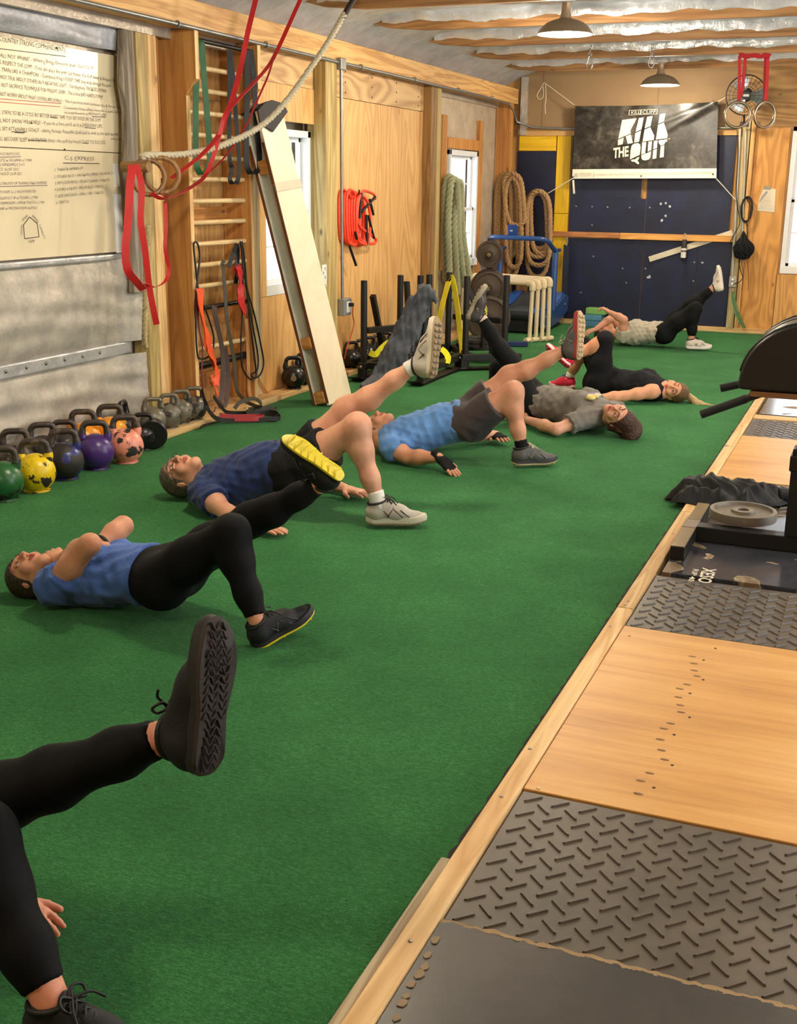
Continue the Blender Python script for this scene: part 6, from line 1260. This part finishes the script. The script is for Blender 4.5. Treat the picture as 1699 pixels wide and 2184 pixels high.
def person(name, label, sp, s, sk, male=False, head=None, shirt=None, sleeve=.55, bottom=None, bottom_kind='leggings', feet=None, hands=None, arm=1.0, belly=0.0, ws=.34, wh=.19, hem=.92, bust=0, glove=None, res=.009, leg_end=.93, tank=False, rise=.78, leg=1.0):
    J = solve(sp); lat = (J['hN']-J['sN'])*A(1, 1, 0); lat = nrm(A(-lat[1], lat[0], 0)); lat = lat*(1 if lat[1] > 0 else -1)
    if 'sF' not in J: J['sF'] = J['sN']+lat*ws*s
    if 'hF' not in J: J['hF'] = J['hN']+lat*wh*s
    S, Hm = (J['sN']+J['sF'])/2, (J['hN']+J['hF'])/2; up = nrm(S-Hm); la = nrm((J['sF']-J['sN'])-up*((J['sF']-J['sN'])@up)); fr = np.cross(up, la); fr = fr*(1 if fr[2] > 0 else -1); R = np.stack([la, up, fr]); T = np.linalg.norm(S-Hm)
    root = thing('person', label, 'person', A(Hm[0], Hm[1], 0), 'people exercising on the turf')
    hd = J['hd']; nb = S+up*.045*s+fr*.0
    at = lambda t, d=0, l=0: S+(Hm-S)*t+fr*d*s+la*l*s
    B = SDF()
    def torso(F, e=0, full=True):
        F.ell(at(.30), R, A(.158*s+e, T*.42+e, .108*s+e), .05); F.ell(at(.68, .006+belly*.5), R, A((.138+belly*.3)*s+e, T*.40+e, (.096+belly)*s+e), .05)
        if full: F.ell(at(.98, -.005), R, A((.148 if male else .158)*s+e, .125*s+e, .104*s+e), .05)
        if bust: 
            for q in (-1, 1): F.ell(at(.30, .075, q*.075), R, A(.066*s+e, .066*s+e, (.055+bust)*s+e), .04)
    def shoulders(F, e=0):
        F.cap(J['sN'], J['sF'], .056*s+e, .056*s+e, .05); F.cap(S-up*.02*s, nb, .075*s+e*.5, .055*s+e*.4, .04)
    torso(B); shoulders(B); B.cap(nb-up*.03*s, lerp(nb, hd, .75), .054*s, .050*s, .03)
    def armp(F, q, e=0, f0=0, f1=1.0):
        a, b, w = J['s'+q], J['e'+q], J['w'+q]; F.cap(a, lerp(a, b, .5), .052*s*arm+e, .047*s*arm+e, .03); F.cap(lerp(a, b, .5), b, .046*s*arm+e, .037*s*arm+e, .03); F.cap(b, lerp(b, w, .35), .038*s*arm+e, .040*s*arm+e, .03); F.cap(lerp(b, w, .35), w, .040*s*arm+e, .0265*s*arm+e, .03)
    def legp(F, q, e=0, k=.04, upto=2.0):
        h, kn, an = J['h'+q], J['k'+q], J['a'+q]; d = nrm(kn-h); bk = -fr; F.cap(h+d*.02, lerp(h, kn, .45), .090*s*leg+e, .080*s*leg+e, k); F.cap(lerp(h, kn, .45), kn, .080*s*leg+e, .056*s*leg+e, k)
        if upto > 1:
            ax = nrm(an-kn); cal = nrm((h-kn)-ax*((h-kn)@ax)) if np.linalg.norm(np.cross(nrm(h-kn), ax)) > .1 else -fr
            cal = -np.cross(np.cross(nrm(kn-h), ax), ax); cal = nrm(cal); cal = cal if cal@(h-an) > 0 else -cal
            F.cap(kn, kn+ax*.02, .054*s*leg+e, .052*s*leg+e, k); c1 = lerp(kn, an, .30)+cal*.014*s; F.cap(kn, c1, .050*s*leg+e, .054*s*leg+e, k); F.cap(c1, lerp(kn, an, .68)+cal*.006*s, .054*s*leg+e, .040*s+e, k); F.cap(lerp(kn, an, .68)+cal*.006*s, an, .040*s+e, .033*s+e, k)
    for q in 'NF':
        armp(B, q); legp(B, q); B.ell(J['h'+q]-fr*.035*s-up*.02*s, R, A(.085, .09, .075)*s, .05)
    parts = [B.mesh(res)]
    hm = None
    if head:
        hv, HP = head_build(root, hd, head['crown'], head['fwd'], head.get('s', 1.0)*s, skin(sk), None, head['mat'], lerp(nb, hd, .2), head.get('style', 'short'), head.get('lips', (176, 96, 84))); parts.append(hv)
    for q, h in (hands or {}).items():
        w = J['w'+q]; parts.append(hand_sdf(w, h['d'], h['pn'], h['th'], s*1.02*(1.08 if male else 1), h.get('curl', .25)).mesh(.0038))
        if glove: putm('glove', hand_sdf(w, h['d'], h['pn'], h['th'], s*1.02*1.08, h.get('curl', .25), stop=.62, infl=.003).mesh(.0038), glove, root)
    putm('body', join(parts), skin(sk), root)
    if shirt:
        G = SDF(); torso(G, .020 if not tank else .013, True)
        if tank:
            for q in 'NF': G.cap(J['s'+q]*.55+S*.45, at(.1), .058*s, .06*s, .04)
        else:
            G.cap(J['sN'], J['sF'], .056*s+.013, .056*s+.013, .05)
            for q in 'NF':
                a, b = J['s'+q], J['e'+q]; e = lerp(a, b, sleeve); G.cap(a, e, .056*s*arm+.012, .052*s*arm+.020, .03, clip=(e, nrm(b-a)))
        putm('shirt' if not tank else 'tank_top', G.mesh(res, clips=[(at(hem), -up), (S+up*.052*s, up)], wrinkle=(.013, 44, 5, la) if not tank else (.006, 40, 5, la)), shirt, root)
    if bottom:
        G = SDF(); e = .006 if bottom_kind == 'leggings' else .012
        G.ell(at(.98, -.005), R, A((.148 if male else .158)*s+e, .135*s+e, .104*s+e), .05); G.ell(at(.72, .006+belly*.5), R, A((.138+belly*.3)*s+e, T*.36+e, (.096+belly)*s+e), .05)
        for q in 'NF':
            G.ell(J['h'+q]-fr*.035*s-up*.02*s, R, A(.085*s+e, .09*s+e, .075*s+e), .05); h, kn, an = J['h'+q], J['k'+q], J['a'+q]
            if bottom_kind == 'shorts': en = lerp(h, kn, leg_end); G.cap(h, en, .098*s+e, .096*s+e, .04, clip=(en, nrm(kn-h)))
            elif bottom_kind == 'capri':
                en = lerp(kn, an, leg_end); legp(G, q, e, upto=1); G.cap(kn, en, .058*s+e, .056*s+e, .03, clip=(en, nrm(an-kn)))
            else:
                en = lerp(kn, an, leg_end); legp(G, q, e, upto=1); ax = nrm(an-kn); F2 = SDF(); legp(F2, q, e)
                for p in F2.p[2:]: G.p.append(p[:7]+((en, ax),))
        putm('shorts' if bottom_kind == 'shorts' else 'leggings', G.mesh(res, clips=[(at(rise), up)], wrinkle=(.010 if bottom_kind == 'shorts' else .0018, 34, 8)), bottom, root)
    for q, f in (feet or {}).items():
        a = J['a'+q]; sh = shoe(root, a, f['t'], f['up'], f.get('L', .285)*s, **f['style'])
        if f.get('sock'):
            ax = nrm(J['k'+q]-a); m = SDF(); m.cap(a-ax*.02, a+ax*f['sock'], .037*s, .040*s, .02, clip=(a+ax*f['sock'], ax)); putm('sock', m.mesh(.006), f.get('sockm', fabric((226, 222, 214))), root)
    return root, J, dict(at=at, up=up, la=la, fr=fr, s=s, HP=(HP if head else None))
BLKF = fabric((9, 9, 10), .25, 7, .12, .75); UPZ = (0, 0, 1)
HB = hairmat((30, 20, 15), (70, 48, 34)); HG = hairmat((58, 50, 42), (124, 112, 98)); HD = hairmat((36, 20, 15), (86, 50, 36)); HM = hairmat((62, 42, 26), (142, 104, 66))
B_ = plain((13, 12, 12), .55); K_ = plain((15, 14, 14), .7, bump=.3, bs=200)
def toward(a, b): return nrm(np.array(b)-np.array(a))
# --- woman in the blue tee
st1 = dict(upper=K_, midsole=plain((26, 25, 26), .6), outsole=plain((226, 204, 40), .5), lace=B_, accent=plain((70, 72, 70), .5), tread='chev', collar=B_)
sp = dict(hd=(66, 1226, 'y', 3.50), sN=(112, 1252, 'y', 3.40), hN=(335, 1240, 'y', 3.46), kN=(494, 1136, 'y', 3.46), aN=(549, 1326, 'y', 3.40), kF=(535, 1108, 'y', 3.70), aF=(686, 1030, 'y', 3.72), eN=(192, 1160, 'y', 3.40), wN=(128, 1196, 'y', 3.52), eF=(262, 1122, 'y', 3.68), wF=(206, 1166, 'y', 3.52))
r1, J1, X1 = person('person', 'woman in a blue t-shirt and black leggings bridging with yellow-soled shoes', sp, .93, (216, 160, 128), head=dict(crown=(-.95, -.05, -.22), fwd=(.16, -.30, .94), mat=HB, style='pony', s=1.0), shirt=fabric((70, 102, 172), .16, 8, .35), sleeve=.32, bottom=BLKF, bust=.012, rise=.62,
    feet=dict(N=dict(t=toward(gz(545, 1376, 0), gz(652, 1312, .075)), up=UPZ, style=st1), F=dict(t=camv(-.80, .58, .05), up=-camv(.42, .58, .70), style=st1)), hands=dict(N=dict(d=(-.75, .5, .1), pn=(0, .3, -1), th=(0, 1, .3)), F=dict(d=(-.8, -.5, -.1), pn=(0, -.2, -1), th=(-.3, 0, .9))), hem=.84, ws=.33, res=.0085)
m = SDF(); c = X1['HP'](0, .11, -.09); m.cap(c, c+A(-.07, -.03, -.06), .03, .024, .02); m.cap(c+A(-.07, -.03, -.06), c+A(-.17, -.07, -.075), .024, .010, .02); putm('ponytail', m.mesh(.006, wrinkle=(.006, 120, 4)), hairmat((40, 40, 52), (86, 116, 140)), r1)
m = MB(); a, b = J1['wF'], J1['eF']; d = toward(a, b); m.tube([a+d*.03+(np.cross(d, A(0, 0, 1))*math.cos(q)+np.cross(d, np.cross(d, A(0, 0, 1)))*math.sin(q))*.0285 for q in np.linspace(0, 6.28, 19)[:-1]], .008, 6, True); put('watch', m, B_, r1, True)
# --- man in the navy tee
st2 = dict(upper=plain((176, 168, 154), .6, bump=.2, bs=120), midsole=plain((206, 196, 176), .5), outsole=plain((150, 128, 96), .6), lace=plain((34, 28, 28), .7), accent=plain((70, 26, 34), .5), tread='bars', collar=plain((34, 30, 34), .6))
sp = dict(hd=(389, 1013, 'y', 5.00), sN=(432, 1050, 'y', 4.84), hN=(625, 1003, 'y', 4.97), kN=(762, 908, 'y', 4.96), aN=(806, 1072, 'y', 4.94), kF=(738, 874, 'y', 5.18), aF=(888, 777, 'y', 5.22), eN=(487, 1096, 'z', .055), wN=(541, 1122, 'z', .035), eF=(655, 1015, 'z', .06), wF=(735, 1043, 'z', .035))
r2, J2, X2 = person('person', 'man in a navy t-shirt and black shorts wearing glasses', sp, 1.0, (218, 166, 138), male=True, head=dict(crown=(-.95, -.12, -.22), fwd=(.12, -.42, .90), mat=HG, s=1.06, style='short', lips=(190, 112, 100)), shirt=fabric((36, 52, 96), .16, 8, .35), sleeve=.5, bottom=fabric((28, 28, 29), .3, 9, .4), bottom_kind='shorts', leg_end=.55, belly=.022, wh=.18, hem=.95,
    feet=dict(N=dict(t=toward(gz(782, 1118), gz(886, 1118)), up=UPZ, style=st2, sock=.055, L=.295), F=dict(t=camv(.10, 1, .12), up=-camv(.86, -.05, .50), style=st2, sock=.055, L=.295)), hands=dict(N=dict(d=toward(gz(548, 1128), gz(605, 1138)), pn=(0, 0, -1), th=(.3, .9, 0), curl=.10), F=dict(d=toward(gz(730, 1042), gz(800, 1058)), pn=(0, 0, -1), th=(.2, -.9, 0), curl=.10)), arm=1.05)
HP = X2['HP']; GM = plain((30, 28, 30), .35); gl = thing('glasses', 'dark rimmed glasses worn by the man in navy', None, OFF[r2]); gl.parent = r2; gl.location = (0, 0, 0); del gl['label']
m = MB()
for q in (-1, 1):
    m.tube([HP(q*.032+.021*math.cos(a), .006+.014*math.sin(a), .106-.006*abs(q*.032+.021*math.cos(a))*20) for a in np.linspace(0, 6.28, 21)[:-1]], .0014, 5, True); m.tube([HP(q*.053, .009, .094), HP(q*.072, .008, .05), HP(q*.079, .004, -.01), HP(q*.077, -.018, -.025)], .0018, 5)
m.tube([HP(-.011, .008, .106), HP(0, .011, .109), HP(.011, .008, .106)], .0014, 5); put('glasses_frame', m, GM, r2, True); bpy.data.objects.remove(gl)
# --- man in the light blue tee with gloves
st3 = dict(upper=plain((72, 68, 66), .6, bump=.25, bs=120), midsole=plain((44, 42, 42), .6), outsole=plain((178, 154, 118), .6), lace=plain((196, 184, 160), .7), accent=plain((120, 116, 110), .5), tread='bars', collar=B_)
st3b = dict(st3); st3b['midsole'] = plain((150, 44, 46), .6)
sp = dict(hd=(808, 915, 'y', 6.42), sN=(834, 952, 'y', 6.22), hN=(1003, 900, 'y', 6.42), kN=(1094, 835, 'y', 6.42), aN=(1112, 955, 'y', 6.42), kF=(1085, 802, 'y', 6.64), aF=(1206, 746, 'y', 6.66), eN=(872, 975, 'y', 6.18), wN=(936, 976, 'z', .085), eF=(1000, 925, 'z', .08), wF=(1058, 928, 'z', .045))
r3, J3, X3 = person('person', 'man in a light blue t-shirt, grey shorts and black fingerless gloves', sp, .96, (206, 152, 122), male=True, head=dict(crown=(-.9, .15, -.25), fwd=(.1, -.1, .98), mat=HG, style='short'), shirt=fabric((92, 136, 196), .14, 8, .35), sleeve=.5, bottom=fabric((66, 58, 58), .2, 8, .35), bottom_kind='shorts', leg_end=.62, belly=.012, wh=.19, hem=.96, ws=.36,
    feet=dict(N=dict(t=toward(gz(1094, 994), gz(1180, 990)), up=UPZ, style=st3, sock=.05, sockm=BLKF, L=.295), F=dict(t=camv(.04, 1, .1), up=-camv(.80, .08, .60), style=st3b, L=.295)), hands=dict(N=dict(d=toward(gz(936, 976, .085), gz(976, 1014, .005)), pn=(0, 0, -1), th=(.2, .8, 0), curl=.08), F=dict(d=toward(gz(1055, 930), gz(1092, 952)), pn=(0, 0, -1), th=(0, -.9, 0), curl=.08)), glove=fabric((22, 21, 22), .2, 20), arm=1.1)
# --- woman in the grey tee, head toward the bench
st4 = dict(upper=plain((62, 56, 56), .6, bump=.25, bs=120), midsole=plain((150, 140, 118), .6), outsole=plain((150, 138, 110), .6), lace=plain((226, 218, 90), .6), accent=plain((150, 144, 120), .5), tread='bars', collar=plain((36, 30, 36), .6))
sp = dict(hd=(1322, 893, 'y', 7.52), sN=(1252, 890, 'y', 7.50), hN=(1128, 862, 'y', 7.72), kN=(1086, 770, 'y', 7.74), aN=(1025, 676, 'y', 7.72), kF=(1064, 785, 'y', 7.94), aF=(1046, 868, 'y', 8.0), eN=(1186, 916, 'z', .055), wN=(1115, 893, 'z', .05), eF=(1215, 866, 'z', .06), wF=(1160, 852, 'z', .05))
r4, J4, X4 = person('person', 'woman in a printed grey t-shirt raising one black-trousered leg', sp, .95, (212, 160, 132), head=dict(crown=(.86, -.42, -.18), fwd=(-.16, -.62, .76), mat=HD, style='loose', lips=(190, 100, 92)), shirt=fabric((112, 106, 98), .14, 8, .35), sleeve=.62, bottom=BLKF, bust=.008, hem=1.0, ws=.34,
    feet=dict(N=dict(t=camv(.42, .86, .28), up=-camv(-.86, .45, .1), style=st4, sock=.05, sockm=fabric((206, 176, 164))), F=dict(t=(-1, .1, 0), up=UPZ, style=st4)), hands=dict(N=dict(d=(-.9, .3, 0), pn=(0, 0, -1), th=(0, .9, 0)), F=dict(d=(-.9, .3, 0), pn=(0, 0, -1), th=(0, -.9, 0))), belly=.01)
at = X4['at']
for k, (t, l, c, w_) in enumerate(((.10, -.09, (206, 186, 110), .035), (.16, -.05, (214, 200, 140), .03), (.12, -.02, (206, 186, 110), .035), (.20, .0, (130, 96, 150), .045), (.26, -.07, (130, 96, 150), .04), (.15, .04, (190, 182, 170), .03))):
    m = SDF(); m.ell(at(t, .122, l), np.stack([X4['la'], X4['up'], X4['fr']]), A(w_, w_*.9, .016), .01); V, Fc = m.mesh(.005, wrinkle=(.006, 60, k)); 
    putm('shirt_print', (V, Fc), plain(c, .7), r4)
# --- woman in the black tank top
st5 = dict(upper=fabric((204, 38, 66), .12, 20), midsole=plain((226, 196, 190), .5), outsole=plain((206, 60, 80), .6), lace=plain((70, 110, 130), .6), tread='bars', collar=plain((150, 24, 50), .6))
sp = dict(hd=(1438, 834, 'y', 9.00), sN=(1388, 836, 'y', 8.86), hN=(1272, 812, 'y', 9.02), kN=(1290, 724, 'y', 9.0), aN=(1217, 760, 'y', 8.98), kF=(1243, 735, 'y', 9.22), aF=(1214, 805, 'y', 9.22), eN=(1328, 845, 'z', .06), wN=(1272, 849, 'z', .05), eF=(1335, 815, 'z', .06), wF=(1290, 810, 'z', .06))
r5, J5, X5 = person('person', 'woman in a black tank top and capris with pink-red shoes', sp, .90, (216, 158, 122), head=dict(crown=(.99, -.05, -.08), fwd=(.0, -.86, .50), mat=HM, style='pony', lips=(188, 106, 96)), shirt=fabric((24, 24, 27), .2, 9, .25), tank=True, bottom=fabric((22, 21, 23), .2, 9, .25), bottom_kind='capri', leg_end=.12, bust=.008, hem=1.0, ws=.33,
    feet=dict(N=dict(t=camv(-.72, .68, -.1), up=-camv(-.58, -.78, .25), style=st5), F=dict(t=(-.85, .35, -.05), up=UPZ, style=st5, sock=.04)), hands=dict(N=dict(d=(-.9, .2, 0), pn=(0, 0, -1), th=(0, .9, 0)), F=dict(d=(-.9, .2, 0), pn=(0, 0, -1), th=(0, -.9, 0))), arm=1.05)
m = SDF(); c = X5['HP'](0, .115, -.08); m.cap(c, c+A(.07, -.03, -.045), .028, .03, .02); m.cap(c+A(.07, -.03, -.045), c+A(.20, -.05, -.05), .028, .008, .02); putm('ponytail', m.mesh(.006, wrinkle=(.006, 120, 4)), hairmat((150, 118, 76), (206, 176, 128)), r5)
# --- woman in the pale grey tee at the back
st6 = dict(upper=plain((206, 196, 182), .6, bump=.2, bs=120), midsole=plain((228, 222, 212), .5), outsole=plain((212, 204, 192), .5), lace=B_, accent=plain((30, 28, 28), .5), tread='bars', collar=B_)
sp = dict(hd=(1288, 712, 'y', 12.25), sN=(1326, 716, 'y', 12.05), hN=(1414, 711, 'y', 12.1), kN=(1482, 658, 'y', 12.1), aN=(1474, 724, 'y', 12.1), kF=(1470, 652, 'y', 12.28), aF=(1522, 612, 'y', 12.28), eN=(1330, 682, 'y', 11.98), wN=(1300, 666, 'y', 12.05), eF=(1306, 676, 'y', 12.3), wF=(1270, 702, 'y', 12.15))
r6, J6, X6 = person('person', 'woman in a pale grey t-shirt with a hand over her face by the back wall', sp, .93, (214, 160, 134), head=dict(crown=(-.95, .1, -.2), fwd=(.1, -.15, .97), mat=HB, style='pony'), shirt=fabric((176, 168, 150), .12, 8, .4), sleeve=.42, bottom=BLKF, hem=1.0, ws=.34, leg=1.03, leg_end=.88,
    feet=dict(N=dict(t=toward(gz(1458, 747), gz(1510, 748)), up=UPZ, style=st6), F=dict(t=camv(-.12, 1, 0), up=-camv(.95, .08, .3), style=st6)), hands=dict(N=dict(d=(-.6, .1, .3), pn=(-.4, 0, -.9), th=(0, 1, 0), curl=.7), F=dict(d=(-.7, -.5, -.3), pn=(0, .3, -1), th=(0, 1, .2), curl=.3)), bust=.005)
# --- person cut by the frame: black leggings and black shoe
st0 = dict(upper=K_, midsole=plain((30, 27, 25), .7), outsole=plain((52, 44, 38), .75, bump=.2), lace=B_, tread='wave', collar=B_)
aF = dp(374, 1562, 2.26); kF = dp(-5, 1705, 2.36); kN = dp(-45, 1785, 2.2); aN = dp(112, 2140, 2.12)
sp = dict(hd=(0, 0, 'P', kN+A(-1.05, .10, -.26)), sN=(0, 0, 'P', kN+A(-.80, -.02, -.26)), hN=(0, 0, 'P', kN+A(-.36, .0, -.18)), kN=(0, 0, 'P', kN), aN=(0, 0, 'P', aN), kF=(0, 0, 'P', kF), aF=(0, 0, 'P', aF), eN=(0, 0, 'P', kN+A(-.55, -.16, -.32)), wN=(0, 0, 'P', kN+A(-.32, -.18, -.34)), eF=(0, 0, 'P', A(-1.83, 1.83, .06)), wF=(0, 0, 'P', gz(28, 1925, .035)))
r0, J0, X0_ = person('person', 'person in black leggings and all-black shoes, mostly out of the frame', sp, .98, (226, 160, 132), head=dict(crown=(-.95, 0, -.2), fwd=(.1, -.1, .97), mat=HB, style='pony'), shirt=fabric((36, 36, 40), .2, 8, .3), bottom=BLKF, hem=.95, leg_end=.90, wh=.20,
    feet=dict(N=dict(t=nrm(A(.88, .1, -.02)), up=UPZ, style=st0), F=dict(t=camv(.10, 1, .06), up=-camv(.76, -.08, .64), style=st0, L=.312)), hands=dict(N=dict(d=(.9, -.1, 0), pn=(0, 0, -1), th=(0, .9, 0)), F=dict(d=toward(gz(30, 1928), gz(104, 1985)), pn=(0, 0, -1), th=(.5, .8, 0), curl=.12)), res=.0085)
# ------------------------------------------------------------------ draped sweatpants, drawstring bag, crumpled jacket
m = SDF(); P = [bw(906, 622, 8.98), bw(890, 650, 8.96), bw(868, 705, 8.93), bw(842, 760, 8.86), bw(812, 805, 8.78)]
for (a, b, ra, rb) in ((0, 1, .055, .085), (1, 2, .085, .105), (2, 3, .105, .115), (3, 4, .115, .09)): m.cap(P[a], P[b], ra, rb, .05, (nrm(A(.15, 1, .1)), 2.0))
m.cap(P[0], bw(928, 640, 8.98), .06, .03, .05); m.cap(bw(905, 640, 9.0), bw(893, 720, 9.0), .05, .03, .04); m.cap(P[4], gz(775, 822, .03), .07, .03, .05, (A(0, 0, 1), 2)); m.cap(P[4], gz(835, 815, .02), .06, .03, .05, (A(0, 0, 1), 2)); m.cap(gz(790, 820, .02), gz(850, 800, .02), .04, .03, .04)
putm('sweatpants', m.mesh(.011, clips=[(A(0, 0, .003), A(0, 0, -1))], wrinkle=(.030, 42, 2, A(.5, 0, 1))), fabric((74, 76, 82), .2, 7, .3), None, 'grey sweatpants draped over the near sled post down to the turf', 'trousers')
m = SDF(); m.ell(bw(1585, 532, 13.80), np.eye(3), A(.115, .055, .115), .03); m.cap(bw(1585, 522, 13.81), bw(1585, 496, 13.83), .075, .012, .04); bg = putm('drawstring_bag', m.mesh(.008, wrinkle=(.014, 48, 6, A(0, 0, 1))), fabric((22, 22, 24), .3, 14, .3), None, 'black drawstring bag hanging on the pale post', 'bag')
for px in (1578, 1590):
    m = MB(); m.tube(smooth_path([bw(1585, 494, 13.82), bw(px, 520, 13.73), bw(px+3, 556, 13.76), bw(px+6, 585, 13.82), bw(px+4, 620, 13.84)], 6), .003, 5); put('drawstring', m, B_, bg, True)
rg = np.random.default_rng(12); n1, n2 = 96, 64; c0 = gz(1545, 1066, .03); ux = nrm(gz(1655, 1070)-gz(1440, 1058)); uy = A(-ux[1], ux[0], 0); W = [(rg.normal(0, 1, 2)*f, rg.random()*6) for f in (8, 11, 15, 20, 26, 34)]
def jz(u, v):
    x, y = u*.31, v*.20; th = math.atan2(v, u); R_ = 1+.10*math.sin(3*th+.6)+.07*math.sin(5*th+2)+.05*math.sin(9*th); e = max(0, 1-math.hypot(u, v)/R_); h = 0; wx = x+.03*math.sin(y*24+1); wy = y+.03*math.sin(x*19)
    for (k_, p_), a_ in zip(W, (.024, .022, .018, .012, .008, .004)): h += a_*(.5+.5*math.sin(wx*k_[0]*1.9+wy*k_[1]*1.9+p_))**1.5
    return min(1, e*2.6)**.75*(.014+.03*e**.6+h*1.25)
top = np.zeros((n2, n1, 3))
for i in range(n2):
    for j in range(n1):
        th = 2*math.pi*j/(n1-1); r_ = (i/(n2-1)); R_ = 1+.10*math.sin(3*th+.6)+.07*math.sin(5*th+2)+.05*math.sin(9*th); u, v = r_*R_*math.cos(th)*.999, r_*R_*math.sin(th)*.999
        p = c0+ux*u*.31+uy*v*.20; top[i, j] = (p[0], p[1], .0365+jz(u, v) if p[0] > XT else (.0365+jz(u, v) if p[0] > XT-.04 else max(.002, .0365-(XT-.04-p[0])*.35)+jz(u, v)))
m = MB(); m.grid(top, False); jk = put('jacket', m, fabric((17, 16, 17), .3, 10, .25, .55), None, True, 0, 'crumpled black jacket lying across the curb', 'jacket')
m = MB(); q_ = [c0+ux*.26+uy*.0+A(0, 0, .035), c0+ux*.32+uy*.01+A(0, 0, .03), c0+ux*.40+uy*.02+A(0, 0, .012)]; m.tube(smooth_path(q_, 6), [.045]*6+[.038]*6+[.02], 10); put('sleeve', m, fabric((17, 16, 17), .3, 10, .25, .55), jk, True)
